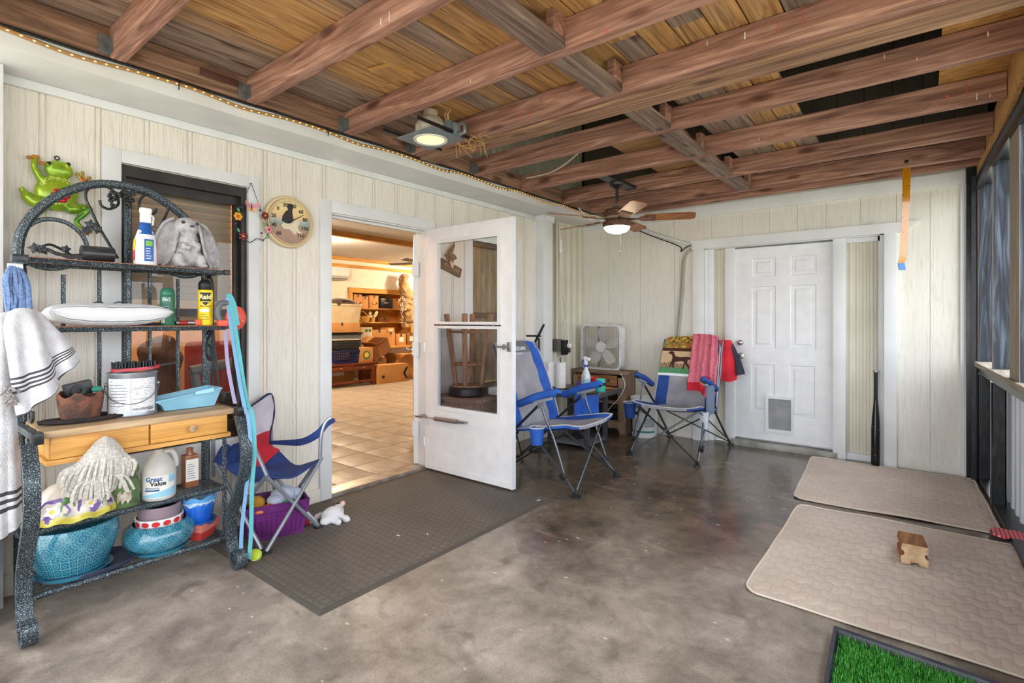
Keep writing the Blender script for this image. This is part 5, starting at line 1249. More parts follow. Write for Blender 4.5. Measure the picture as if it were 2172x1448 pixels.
t = thing('red_white_pot', 'white pot with red ovals nested inside the turquoise bowl', 'pot', (bc[0],bc[1],ZB+.026))
m = MB(); m.lathe([(0,.026),(.07,.026),(.095,.10),(.104,.17),(.097,.17),(.09,.10),(.06,.034),(0,.034)], bc, 36); m.build('pot_shell', whitep, t)
rdm = mat('red_glaze', (204,52,52), .25)
for i in range(14):
    a = i*2*PI/14; m = MB(); b0 = 0; m.v.append(Vector((bc[0]+.1035*math.cos(a), bc[1]+.1035*math.sin(a), ZB+.152)))
    for q in range(12): aa = a+.17*math.cos(q*PI/6); zz = .152+.013*math.sin(q*PI/6); rr = .0965+(zz-.10)*.13+.001; m.v.append(Vector((bc[0]+rr*math.cos(aa), bc[1]+rr*math.sin(aa), ZB+zz)))
    for q in range(12): m.face(0, 1+q, 1+(q+1)%12)
    m.build('red_oval', rdm, t)
m = MB(); m.lathe([(0,.036),(.06,.036),(.085,.12),(.092,.225),(.086,.225),(.08,.12),(.055,.045),(0,.045)], bc, 36); tag(m.build('mauve_pot', mat('mauve_pot', (142,124,134), .45)), 'plain mauve plastic pot nested on top inside the red and white pot', 'pot')
m = MB(); m.lathe([(0,.05),(.05,.05),(.074,.13),(.079,.205),(.074,.205),(.068,.13),(.045,.06),(0,.06)], bc, 36); tag(m.build('dark_pot', mat('navy_pot', (46,48,66), .3)), 'dark inner pot just showing within the mauve pot', 'pot')
# red square pot with blue cup
sq = thing('square_pot', 'square red clay pot with pale rim on the bottom shelf', 'pot', (-2.985,1.12,ZB))
rotq = Matrix.Rotation(.55,3,'Z'); cq = Vector((-2.985,1.12,ZB))
def sqr(s_, z): return [cq+rotq@Vector((dx*s_,dy*s_,z)) for dx, dy in ((-1,-1),(1,-1),(1,1),(-1,1))]
m = MB(); m.sheet([sqr(.046,.002), sqr(.062,.05)], None, .004, True); m.poly(sqr(.046,.002)[::-1]); m.build('pot_shell', mat('red_clay', (196,58,58), .6), sq, smooth=0)
m = MB(); m.sheet([sqr(.066,.05), sqr(.070,.088)], None, .008, True); m.build('pot_rim', mat('pale_clay', (206,116,104), .7), sq, smooth=0)
m = MB(); m.lathe([(0,.06),(.055,.06),(.078,.085),(.083,.098),(.077,.098),(.052,.068),(0,.068)], cq, 32); tag(m.build('plant_saucer', mat('blue_saucer', (58,92,164), .25, coat=.4)), 'blue saucer between the red square pot and the blue cup', 'saucer')
def gl(name):
    k = NT(name); k.set(.12, coat=.6); tc = k.coord(); s2 = k.n('ShaderNodeSeparateXYZ'); k.l(tc, s2.inputs[0])
    h = k.math('ADD', s2.outputs['Z'], k.math('MULTIPLY', k.math('SUBTRACT', k.noise(tc, 38, 2), .5), .05))
    k.col(k.ramp(k.math('MULTIPLY', h, 6), ((.5, lin((24,92,196))), (.66, lin((34,110,210))), (.72, lin((206,226,240))), (.82, lin((90,160,220)))))); k.bump(k.noise(tc, 30, 2), .3, .005); return k.m
def wav(p, a): return p+Vector((0,0,(.007*math.sin(a*7) if p.z > .13 else 0)))
m = MB(); m.lathe([(0,0),(.052,0),(.058,.01),(.070,.08),(.086,.155),(.078,.155),(.064,.08),(.05,.015),(0,.015)], cq+Vector((0,0,.07)), 42, fn=wav); tag(m.build('blue_cup_pot', gl('blue_drip_glaze')), 'bright blue glazed pot with dripping white rim stacked on the red square pot', 'pot')
m = MB(); m.lathe([(0,0),(.03,0),(.045,.05),(.05,.10),(.046,.10),(.04,.05),(0,.01)], (-3.08,1.09,ZB), 20); tag(m.build('white_pot', whitep), 'small white pot behind the blue glazed pot on bottom shelf', 'pot')
# ---- towel, blue mop and grey bins at the left end
tw = thing('striped_towel', 'white bath towel with dark stripes draped over the left rack end', 'towel', (-2.80,.5,.35))
def toweling(name):
    return mat(name, (232,232,236), .95, col2=(212,214,222), scale=30, bump=.7, bscale=260, sheen=.2)
twm = toweling('towel_terry'); tws = mat('towel_stripe', (72,70,78), .95)
def stripes(bands):
    return lambda u, v: 1 if any(a < v < b for a, b in bands) else 0
SB = [(.62,.636),(.665,.681),(.71,.726),(.755,.771),(.985,1)]
rows = [[(-2.86, 0.378, 1.31),(-2.86, 0.412, 1.326),(-2.87, 0.456, 1.315),(-2.88, 0.487, 1.292)],
        [(-2.8, 0.36, 1.24),(-2.78, 0.404, 1.258),(-2.82, 0.466, 1.257),(-2.86, 0.522, 1.236)],
        [(-2.78, 0.368, 1.112),(-2.75, 0.413, 1.12),(-2.79, 0.476, 1.152),(-2.84, 0.552, 1.18)],
        [(-2.77, 0.374, 1.002),(-2.74, 0.421, 1.015),(-2.78, 0.488, 1.056),(-2.82, 0.566, 1.141)],
        [(-2.77, 0.382, 0.903),(-2.74, 0.435, 0.928),(-2.77, 0.497, 0.993),(-2.81, 0.581, 1.104)]]
m = MB(); m.loft(rows, 44, 12, stripes(SB), th=.008, warp=lambda p,u,v: (p.x+.020*math.sin(u*15+v*1.5)*min(1,v*2.2)+fold(p,.012,9,2), p.y+.008*math.sin(u*13+1)*v, p.z+fold(p,.008,12)))
m.build('towel_front', [twm, tws], tw)
SB2 = [(.80,.812),(.832,.844),(.864,.876),(.985,1)]
rows = [[(-2.86, 0.354, 1.306),(-2.87, 0.382, 1.318),(-2.88, 0.417, 1.315)],[(-2.84, 0.323, 1.057),(-2.8, 0.349, 1.057),(-2.86, 0.389, 1.05)],[(-2.84, 0.325, 0.764),(-2.8, 0.357, 0.764),(-2.86, 0.406, 0.744)],[(-2.84, 0.328, 0.422),(-2.81, 0.361, 0.426),(-2.86, 0.414, 0.457)]]
m = MB(); m.loft(rows, 24, 22, stripes(SB2), th=.008, warp=lambda p,u,v: (p.x+.014*math.sin(u*11)*v+fold(p,.010,8,5), p.y, p.z+fold(p,.006,12)))
m.build('towel_back', [twm, tws], tw)
m = MB()
for i in range(40):
    c_ = Vector((-2.745, 0.368, 0.996))+Vector((R.uniform(0,.02), R.uniform(-.018,.02), R.uniform(-.035,.03))); m.tube([c_, c_+Vector((.01,R.uniform(-.015,.015),-.012))], .004, 4)
tag(m.build('frayed_patch', mat('frayed_cotton', (150,146,146), .95), tw), kind='stuff')
t = thing('blue_mop', 'blue cotton string mop hanging above the towel at the far left', 'mop', (-2.93,.40,1.28)); m = MB()
for i in range(36):
    yy = .372+.07*i/35; m.tube([(-2.93+R.uniform(-.01,.01), .405+(yy-.405)*.4, 1.50), (-2.905+R.uniform(-.012,.016), yy, 1.44), (-2.90+R.uniform(-.012,.016), yy+.004, 1.36), (-2.905+R.uniform(-.01,.01), yy+R.uniform(-.006,.012), 1.275+R.uniform(-.02,.02))], .0065, 5, sm=3)
tag(m.build('mop_strings', mat('blue_cotton', (136,164,208), .95, col2=(104,132,182), scale=90, bump=.8, bscale=220), t), kind='stuff')
m = MB(); m.tube([(-2.93,.385,1.50),(-2.93,.43,1.50)], .012, 8); m.build('mop_clamp', whitep, t)
t = thing('grey_bin', 'dark grey bin standing on the floor behind the left rack leg', 'bin', (-3.12,.27,0))
m = MB(); P = [[Vector((-3.12+dx*.12*k, .24+dy*.13*k, z)) for dx, dy in ((-1,-1),(1,-1),(1,1),(-1,1))] for k, z in ((.85,.003),(1,.42))]
m.sheet(P, None, .005, True); m.poly(P[0][::-1]); m.build('bin_body', mat('bin_grey', (86,90,98), .5), t); m = MB(); m.tube(P[1], .01, 6, True); m.build('rim', mat('bin_grey', (86,90,98), .5), t)
# ---- ornaments on the wall
WX = XL+.004
t = thing('frog_ornament', 'green metal frog wall ornament with red flower above the rack', 'wall ornament', (WX,.58,1.74))
def W(p, dx=.02): return Vector((WX+dx, p[1], p[2]))
frm = mat('frog_green', (170,196,50), .25, .3, col2=(78,134,40), scale=9, lo=.4, hi=.7); fro = mat('frog_orange', (196,84,30), .3, .3, col2=(150,150,40), scale=14)
body = (-3.32, 0.608, 1.895); head = (-3.32, 0.615, 2.009)
m = MB(); m.ell(W(body,.025), (.03,.083,.085), 24, 14); m.ell(W(head,.032), (.028,.056,.046), 20, 12)
m.ell(W((-3.32, 0.645, 2.039),.045),(.016,.014,.014),12,8); m.ell(W((-3.32, 0.575, 2.027),.045),(.016,.014,.014),12,8)
def limb(pts, rs): m.tube([W(p,.03) for p in pts], rs, 8, sm=3)
limb([(-3.32, 0.566, 1.934),(-3.32, 0.541, 1.97),(-3.32, 0.524, 2.015),(-3.32, 0.534, 2.045)], [.02,.017,.014,.012])
limb([(-3.32, 0.663, 1.931),(-3.32, 0.696, 1.933),(-3.32, 0.709, 1.969)], [.018,.015,.012])
limb([(-3.32, 0.561, 1.838),(-3.32, 0.514, 1.846),(-3.32, 0.478, 1.899)], [.03,.026,.012]); limb([(-3.32, 0.561, 1.82),(-3.32, 0.532, 1.793),(-3.32, 0.51, 1.776)], [.022,.018,.012])
limb([(-3.32, 0.645, 1.823),(-3.32, 0.7, 1.839),(-3.32, 0.741, 1.851)], [.026,.02,.012]); limb([(-3.32, 0.741, 1.846),(-3.32, 0.704, 1.801),(-3.32, 0.678, 1.769)], [.015,.014,.012]); limb([(-3.32, 0.678, 1.769),(-3.32, 0.7, 1.744),(-3.32, 0.722, 1.733)], [.012,.01,.01])
blob(m, .005, 3).build('frog_body', frm, t)
for base, tips in (((-3.32, 0.534, 2.04),((-3.32, 0.507, 2.045),(-3.32, 0.524, 2.054),(-3.32, 0.537, 2.055),(-3.32, 0.561, 2.029))),((-3.32, 0.709, 1.969),((-3.32, 0.687, 2.006),(-3.32, 0.707, 2.016),(-3.32, 0.734, 1.998))),((-3.32, 0.722, 1.733),((-3.32, 0.719, 1.713),(-3.32, 0.738, 1.725),(-3.32, 0.734, 1.744)))):
    m = MB()
    for q in tips: m.tube([W(base,.03), W(q,.03)], .006, 6); m.ell(W(q,.03), (.008,.009,.009), 8, 6)
    m.build('frog_foot', fro, t, label='orange toes')
m = MB()
for q in ((140,352),(100,350)): pass
m.ell(W((-3.32, 0.647, 2.042),.058),(.008,.008,.008),10,6); m.ell(W((-3.32, 0.575, 2.03),.058),(.008,.008,.008),10,6); m.build('eye', blk, t)
m = MB()
for i in range(9):
    f = i/8; a = PI*f; c_ = W(body,.055); 
    q = c_+Vector((-.012*abs(math.cos(a)), .058*math.cos(a), .03+.035*math.sin(a))); m.tube([q+Vector((.004,.010*math.cos(s_*.9)*(1-s_*.1),.010*math.sin(s_*.9)*(1-s_*.1))) for s_ in range(8)], .002, 4)
for i in range(10): a = -.4-2.3*i/9; q = W(body,.05)+Vector((-.004, .052*math.cos(a), .052*math.sin(a))); m.ell(q, (.004,.006,.006), 6, 4)
m.build('filigree', mat('frog_lime', (206,214,110), .3, .4), t)
fc = W((-3.32, 0.615, 1.88),.062)
for i in range(6):
    a = i*PI/3; m = MB(); m.ell(fc+Vector((0,.022*math.cos(a),.022*math.sin(a))), (.006,.016,.014), 10, 6); m.build('flower_petal', mat('ruby_petal', (196,30,50), .25, .2), t)
m = MB(); m.ell(fc+Vector((.006,0,0)), (.006,.009,.009), 10, 6); m.build('flower_centre', mat('petal_pink', (232,120,110), .3), t)
m = MB(); m.tube([W((-3.32, 0.613, 2.052),.02), W((-3.32, 0.611, 2.064),.016)], .003, 6); m.lathe([(.009,-.002),(.012,0),(.009,.002),(.006,0),(.009,-.002)], W((-3.32, 0.611, 2.07),.016), 12, 'X'); m.build('hanging_loop', thinst, t)
# sun catcher with butterfly and flowers
t = thing('sun_catcher', 'stained-glass butterfly and flower sun catcher hanging at the window corner', 'sun catcher', (WX+.03,1.58,1.82))
def G(p, dx=.035): return Vector((WX+dx, p[1], p[2]))
m = MB(); nail = G((-3.3, 1.538, 2.136)); m.tube([nail, G((-3.3, 1.467, 1.971))], .0018, 5); m.tube([nail, G((-3.3, 1.594, 1.992)), G((-3.3, 1.624, 1.937))], .0018, 5); m.tube([G((-3.3, 1.467, 1.982)),G((-3.3, 1.444, 1.903)),G((-3.3, 1.444, 1.846)),G((-3.3, 1.484, 1.793)),G((-3.3, 1.53, 1.763)),G((-3.3, 1.573, 1.792)),G((-3.3, 1.618, 1.792)),G((-3.3, 1.649, 1.85)),G((-3.3, 1.624, 1.931))], .0025, 5, sm=5); m.tube([nail, nail+Vector((-.03,0,.002))], .002, 5); m.build('wire', thinst, t)
def petals(c, n, r, w_, mt, nm='glass_petal', rot=0):
    for i in range(n):
        a = rot+i*2*PI/n; m = MB(); m.ell(c+Vector((0,r*math.cos(a),r*math.sin(a))), (.003,w_,w_), 10, 4); m.build(nm, mt, t)
gy = mat('glass_amber', (224,160,36), .2); gr_ = mat('glass_garnet', (110,24,34), .2); gp = mat('glass_rose', (214,140,150), .25); gg = mat('glass_green', (86,150,96), .25)
c_ = G((-3.3, 1.455, 1.914),.045); petals(c_, 6, .017, .0105, gy); petals(c_+Vector((.004,0,0)), 1, 0, .007, orange, 'flower_centre')
c_ = G((-3.3, 1.621, 1.943),.045); petals(c_, 7, .016, .009, gr_); petals(c_+Vector((.004,0,0)), 1, 0, .006, gy, 'flower_centre')
c_ = G((-3.3, 1.484, 1.796),.045); petals(c_, 5, .018, .011, gr_); petals(c_+Vector((.004,0,0)), 1, 0, .008, gy, 'flower_centre')
c_ = G((-3.3, 1.646, 1.859),.045); petals(c_, 6, .014, .0095, gp); petals(c_+Vector((.004,0,0)), 1, 0, .006, gr_, 'flower_centre')
for q in ((-3.3, 1.458, 1.955),(-3.3, 1.458, 1.83),(-3.3, 1.618, 1.888),(-3.3, 1.637, 1.812)): m = MB(); m.ell(G(q,.043), (.003,.008,.014), 10, 6, Matrix.Rotation(.5,3,'X')); m.build('glass_leaf', gg, t)
for q in ((-3.3, 1.478, 1.973),(-3.3, 1.591, 1.974),(-3.3, 1.442, 1.868),(-3.3, 1.609, 1.785),(-3.3, 1.6, 1.831)): m = MB(); m.ell(G(q,.04), (.007,.007,.007), 10, 6); m.build('bead', navyp, t)
bc_ = G((-3.3, 1.532, 1.982),.05)
for s_ in (-1,1):
    m = MB(); m.prism([(0,0),(s_*.012,.018),(s_*.040,.036),(s_*.044,.022),(s_*.036,.002),(s_*.012,-.004)], lambda a,b,h: bc_+Vector((abs(a)*.3+h,a,b)), .003); m.build('butterfly_wing', gp, t, smooth=0)
    m = MB(); m.prism([(0,-.004),(s_*.03,-.006),(s_*.032,-.02),(s_*.02,-.03),(s_*.006,-.018)], lambda a,b,h: bc_+Vector((abs(a)*.3+h,a,b)), .003); m.build('butterfly_wing', mat('glass_peach', (232,176,120), .25), t, smooth=0)
m = MB(); m.ell(bc_+Vector((.004,0,-.002)), (.005,.004,.02), 8, 8); m.tube([bc_+Vector((.004,0,.016)), bc_+Vector((.01,-.008,.03))], .001, 4); m.tube([bc_+Vector((.004,0,.016)), bc_+Vector((.01,.008,.03))], .001, 4); m.build('butterfly_body', gr_, t)
# dial thermometer
tc_ = Vector((WX, 1.797, 1.932)); t = thing('wall_thermometer', 'large round dial thermometer with two dogs between window and door', 'thermometer', tc_)
m = MB(); m.lathe([(.172,0),(.174,.012),(.168,.026),(.158,.030),(.150,.022),(0,.020)], tc_, 56, 'X'); m.build('case', mat('almond_plastic', (222,198,158), .4), t)
kf = NT('dial_picture'); kf.set(.35, coat=.5); co = kf.coord(); sx = kf.n('ShaderNodeSeparateXYZ'); kf.l(co, sx.inputs[0])
zz = kf.math('ADD', kf.math('MULTIPLY', sx.outputs['Z'], 3.2), kf.math('ADD', .5, kf.math('MULTIPLY', kf.math('SUBTRACT', kf.noise(co, 16, 5), .5), .35)))
kf.col(kf.ramp(zz, ((.0, lin((150,120,100))), (.3, lin((176,140,118))), (.42, lin((142,150,130))), (.52, lin((166,180,176))), (.62, lin((222,190,140))), (.75, lin((236,210,150))), (1, lin((232,214,170))))))
m = MB(); m.lathe([(.148,.0235),(0,.0235)], Vector((0,0,0)), 48, 'X'); m.tf(Matrix.Translation(tc_)); dial = m.build('dial', kf.m, t)
for v_ in dial.data.vertices: pass
def dogp(pts, h, mt, nm):
    m = MB(); m.prism(pts, lambda a,b,hh: tc_+Vector((.0236+h+hh,a,b)), .0008); m.build(nm, mt, t)
dk = mat('dog_black', (36,30,30), .5); dl = mat('dog_cream', (224,210,182), .5)
dogp([(-.055,.0),(-.05,.035),(-.03,.065),(-.012,.08),(-.02,.10),(-.012,.12),(.004,.124),(.02,.12),(.028,.10),(.018,.082),(.02,.05),(.026,.02),(.01,-.005),(-.03,-.01)], 0, dk, 'black_dog_print')
dogp([(-.06,-.03),(-.045,-.012),(-.01,-.015),(.02,-.005),(.035,.012),(.05,.02),(.068,.008),(.066,-.012),(.055,-.025),(.065,-.05),(.10,-.072),(.092,-.08),(.055,-.065),(.04,-.06),(.05,-.075),(.03,-.078),(.0,-.05),(-.04,-.05)], .0006, dl, 'pale_dog_print')
import itertools
for i, s_ in enumerate(('60','40','20','0','20','40','60','80','100','120')):
    a = math.radians(228-i*30.5) if True else 0
    text('dial_number', s_, .034, tc_+Vector((.0252,.112*math.cos(a),.112*math.sin(a))), (0,1,0), (0,0,1), blk, t, bold=.0006)
m = MB()
for i in range(0, 101):
    a = math.radians(232-i*2.85); r0 = .131 if i % 5 else .127; d_ = Vector((0,math.cos(a),math.sin(a))); q = Vector((0,-d_.z,d_.y))*.0007
    b = len(m.v); m.v += [tc_+Vector((.0245,0,0))+d_*r0+q, tc_+Vector((.0245,0,0))+d_*.140+q, tc_+Vector((.0245,0,0))+d_*.140-q, tc_+Vector((.0245,0,0))+d_*r0-q]; m.face(b,b+1,b+2,b+3)
m.build('scale_ticks', blk, t)
a = math.radians(32); d_ = Vector((0,math.cos(a),math.sin(a))); m = MB(); m.tube([tc_+Vector((.029,0,0))-d_*.02, tc_+Vector((.029,0,0))+d_*.115], [.004,.0015], 6); m.lathe([(0,.034),(.006,.034),(.006,.025)], tc_, 12, 'X'); m.build('needle', blk, t)
m = MB(); m.lathe([(.150,.024),(.150,.033),(.146,.033),(.146,.024)], tc_, 48, 'X'); m.build('bezel', mat('almond_plastic', (222,198,158), .4), t)

# ============================================================ MIDDLE: CHAIRS, TABLE, CORNER CABINET, FANS
gun = mat('gunmetal_tube', (92,96,104), .3, .8); alu = mat('grey_tube', (158,166,178), .35, .6)
blu = mat('blue_polyester', (34,92,186), .75, col2=(26,74,160), scale=9, bump=.25, bscale=260)
blu2 = mat('deep_blue_polyester', (30,72,150), .75, col2=(24,58,128), scale=9, bump=.25, bscale=260)
gry = mat('grey_polyester', (158,158,166), .8, col2=(138,138,148), scale=7, bump=.25, bscale=260)
gryd = mat('charcoal_polyester', (104,106,116), .8)
pip = mat('grey_piping', (176,178,184), .7)
def camp_chair(name, label, blu, rl=None, logo=False, pocket_drop=0):
    """padded folding chair; local frame: +y is behind the sitter, front feet at y=0, x across"""
    t = lthing(name, label, 'chair')
    X = .318
    def tube(nm, pts, r=.0095, mt=gun, sm=0):
        m = MB(); m.tube(pts, r, 8, sm=sm); return m.build(nm, mt, t)
    for s_ in (-1, 1):
        x = s_*X
        lg = tube('front_leg', [(x,.0,.012),(x-s_*.012,.11,.13),(x-s_*.03,.43,.415)], .011)
        m = MB(); m.obox((x,.112,.135), (.034,.05,.05), Matrix.Rotation(.75,3,'X'), .006); m.build('joint', blackp, t); m = MB(); m.box(x-.024,x+.024,-.025,.03,.0,.016,.004); m.obox((x,.006,.03),(.026,.03,.04),Matrix.Rotation(.75,3,'X'),.005); m.build('foot', blackp, lg)
        tube('arm_upright', [(x,.105,.15),(x-s_*.004,.20,.40),(x,.27,.54),(x,.31,.655)], .010, sm=4)
        tube('arm_brace', [(x,.325,.64),(x-s_*.01,.57,.42)], .0105, mat('dark_tube', (62,64,70), .35, .7))
        m = MB(); m.obox((x,.315,.645), (.026,.045,.075), None, .01); m.build('pivot', gryd, t)
        rx, ry = (rl if (rl and s_ < 0) else (x, 1.0))
        lg = tube('rear_leg', [(x-s_*.02,.56,.40),(rx,ry,.012)], .011)
        m = MB(); m.obox((x-s_*.018,.57,.41),(.034,.05,.06),None,.008); m.build('joint', blackp, t); m = MB(); m.box(rx-.024,rx+.024,ry-.025,ry+.03,.0,.016,.004); m.build('foot', blackp, lg)
        tube('back_post', [(x-s_*.02,.56,.38),(x-s_*.012,.70,.80),(x-s_*.03,.80,1.075)], .0095, sm=4)
        # padded arm
        m = MB(); m.tube([(x,.15,.742),(x,.17,.744),(x,.33,.700),(x,.50,.632),(x,.53,.618)], [.024,.030,.032,.030,.022], 12, sm=3)
        ar = m.build('armrest', blu, t); m = MB(); m.lathe([(0,-.002),(.022,-.002),(.026,.004)], (x,.15,.742), 14, 'Y'); m.build('arm_end', blackp, ar)
        m = MB(); m.tube([(x-.012,.20,.703),(x-.012,.38,.655)], .006, 6); m.obox((x,.29,.672), (.03,.16,.02), Matrix.Rotation(-.27,3,'X'), .004); m.build('arm_bracket', mat('bracket_grey', (140,142,150), .4), t)
        tube('side_cross', [(x-s_*.01,.12,.45),(rx,ry-.02,.05)], .007); 
    tube('front_cross', [(-X,.01,.03),(X-.03,.12,.46)], .0085); tube('front_cross', [(X,.012,.03),(-X+.03,.13,.46)], .0085)
    tube('back_cross', [(-X+.02,.57,.40),(X if not rl else X,.98,.035)], .007); tube('back_cross', [(X-.02,.57,.40),(rl[0] if rl else -X,(rl[1] if rl else 1.0)-.02,.035)], .007)
    # seat
    def sf(u, v):
        a = u*2-1; x = a*.305; y = .04+v*.55
        z = .492-.075*v-.030*(1-a*a)*math.sin(PI*min(1,v*1.05))+.030*abs(a)**3*(1-v)-.012*(1-min(1,v*9))
        return (x, y, z)
    mf = lambda u, v: 0 if abs(u-.5) > .33 else 1
    m = MB(); m.grid(sf, 26, 16, mf, th=.022); se = m.build('seat', [blu, gry], t)
    m = MB(); m.tube([Vector(sf(i/20,0)) for i in range(21)], .007, 6); 
    for u in (0,1): m.tube([Vector(sf(u,i/10)) for i in range(11)], .006, 6)
    m.build('piping', pip, se)
    def bf(u, v):
        a = u*2-1; k = 1-.10*v-.06*max(0,v-.85)/.15; x = a*.315*k
        y = .555+.155*v+.10*v*v+.035*(1-a*a)*(1-v*.4)+.006*math.cos(v*4*2*PI)*(abs(a) < .62)
        z = .40+.70*v-.02*abs(a)**4*(v > .9)
        return (x, y, z)
    m = MB(); m.grid(bf, 26, 28, lambda u, v: (0 if abs(u-.5) > .32 else (2 if v > .84 else 1)), th=.028); bk = m.build('backrest', [blu, gry, gryd], t)
    m = MB(); m.tube([Vector(bf(0,i/14)) for i in range(15)]+[Vector(bf(i/10,1)) for i in range(1,10)]+[Vector(bf(1,1-i/14)) for i in range(15)], .007, 6); m.build('piping', pip, bk)
    if logo:
        o_ = Vector(bf(.5,.9)); o_.y -= .006
        text('lettering', 'MAGELLAN', .046, o_+Vector((0,0,.0)), (-1,0,0), (0,.30,.95), mat('logo_pale', (214,214,220), .6), bk, ext=.002, bold=.0008)
        text('lettering', 'OUTDOORS', .024, o_+Vector((0,-.012,-.042)), (-1,0,0), (0,.30,.95), mat('logo_pale', (214,214,220), .6), bk, ext=.002)
    return t, bf
def cup(t, c, mt, r=.05, h=.12, nm='cup_holder'):
    m = MB(); m.lathe([(0,-h),(r*.78,-h),(r*1.05,0),(r*1.0,0),(r*.72,-h+.008),(0,-h+.01)], c, 20); o = m.build(nm, mt, t)
    m = MB(); m.tube([Vector((c[0]+r*1.05*math.cos(a*.3927), c[1]+r*1.05*math.sin(a*.3927), c[2])) for a in range(16)], .006, 6, True); m.build('piping', pip, o); return o
ch1, bf1 = camp_chair('camp_chair', 'bright blue and grey padded camp chair beside the open storm door', blu, rl=(-.10,.80), logo=True)
cup(ch1, (-.345,.33,.47), blu, .055, .13)
m = MB(); m.sheet([[Vector((.318+.03*math.sin(i*.8), .17+i*.045, z-.02*i*(z>.5))) for i in range(6)] for z in (.44,.66)], None, .004); m.box(.315,.318,.17,.40,.44,.64); m.build('side_pocket', blu, ch1)
# local +y (behind) must point to world -x: rotate by +90 deg
place(ch1, (-1.955, 3.535, 0), PI/2)
ch2, bf2 = camp_chair('camp_chair', 'blue and grey camp chair with towel and hoodie over its back', blu2)
cup(ch2, (-.385,.15,.475), blu2, .06, .15)
place(ch2, (-1.862, 4.545, 0), 0)
def w2(p): return Vector((p[0]-1.862, p[1]+4.545, p[2]))
m = MB(); m.tube([w2((.315,.20,.45)), w2((.317,.205,.30))], [.042,.026], 10); b_ = m; b_.v = [v+Vector((fold(v,.012,30,1),fold(v,.012,30,2),0)) for v in b_.v]
tag(m.build('plastic_bag', mat('clear_bag', (214,220,228), .25, alpha=.8)), 'crumpled clear plastic bag hanging under the right arm of the far chair', 'bag')
m = MB(); P = [[Vector((-1.862+.345, 4.545+y, z)) for y in (.20,.30,.40)] for z in (.42,.55,.68)]; m.sheet(P, None, .012); o_ = m.build('side_pouch', mat('pouch_grey', (104,122,146), .8)); 
tag(o_, 'grey mesh pouch hanging at the right arm of the far chair', 'pouch')
# dog towel over the far chair's back
dtw = thing('dog_towel', 'printed dog towel draped over the left of the far chair back', 'towel', w2((-.14,.80,.80)))
def backpt(u, v, off): p = Vector(bf2(u, v)); return w2((p.x, p.y-off, p.z))
def tf_(u, v):      # v 0 bottom of the front flap .. .8 crest .. 1 behind
    uu = .0+u*.56
    if v < .82: return backpt(uu, .44+v/.82*.56, .012)+Vector((0,0,.012 if v > .75 else 0))
    k_ = (v-.82)/.18; p = backpt(uu, 1, .012); return p+Vector((0, .045*math.sin(k_*PI/2)+.01, .018*math.cos(k_*PI)-.006-.06*k_))
dbg = {}
k = NT('camo_leaves'); k.set(.9); v_ = k.coord()
vo = k.n('ShaderNodeTexVoronoi'); vo.inputs['Scale'].default_value = 42; k.l(k.coord((1,1,1.6)), vo.inputs['Vector'])
k.col(k.ramp(vo.outputs['Color'], ((.1,lin((84,44,32))),(.35,lin((150,110,40))),(.5,lin((196,180,70))),(.65,lin((90,100,50))),(.8,lin((180,80,40))),(.95,lin((60,34,30)))))); camo = k.m
tts = [mat('towel_tan', (206,176,140), .95, bump=.3, bscale=300), camo, mat('towel_brown', (70,34,26), .95), mat('towel_green', (68,128,88), .9, col2=(90,150,104), scale=30), mat('towel_white', (226,232,240), .9)]
def tm(u, v): return 4 if v < .05 else 3 if v < .17 else 0 if v < .52 else 2 if v < .585 else 1
m = MB(); m.grid(tf_, 24, 60, tm, th=.006); m.build('towel_cloth', tts, dtw)
# the dog print lies on the cloth
def onT(a, b): p = tf_(a, b); return p+Vector((0,-.0075,0.0))
def tprint(pts, nm, mt):
    m = MB(); cx_ = sum(p[0] for p in pts)/len(pts); n_ = len(pts)
    b = len(m.v); m.v += [onT(*p) for p in pts]; m.face(*range(b+n_-1, b-1, -1)); m.v += [onT(*p)+Vector((0,.002,0)) for p in pts]; m.face(*range(b+n_, b+2*n_)); 
    for i in range(n_): m.face(b+i, b+(i+1)%n_, b+n_+(i+1)%n_, b+n_+i)
    m.build(nm, mt, dtw, smooth=0)
dgm = mat('print_brown', (64,30,24), .9)
tprint([(.21,.47),(.23,.50),(.30,.515),(.37,.50),(.40,.44),(.45,.405),(.60,.395),(.78,.40),(.84,.385),(.92,.35),(1.0,.325),(1.0,.335),(.93,.375),(.85,.41),(.84,.36),(.84,.28),(.90,.22),(.93,.165),(.89,.16),(.84,.22),(.77,.26),(.76,.20),(.74,.15),(.70,.155),(.73,.22),(.74,.30),(.66,.315),(.55,.30),(.46,.285),(.44,.24),(.44,.165),(.40,.16),(.40,.23),(.38,.25),(.35,.19),(.30,.165),(.31,.19),(.34,.25),(.36,.33),(.35,.40),(.33,.44),(.28,.455)], 'dog_print', dgm)
m = MB()
for i in range(22):
    u0 = .02+.93*i/22; m.tube([onT(u0,.17+.0), onT(min(.99,u0+.03),.21+.03*R.random()), onT(min(.99,u0+R.uniform(-.01,.06)),.25+.05*R.random()*(1 if i < 7 else .4))], .0022, 4, sm=3)
tag(m.build('grass_print', dgm, dtw), kind='stuff')
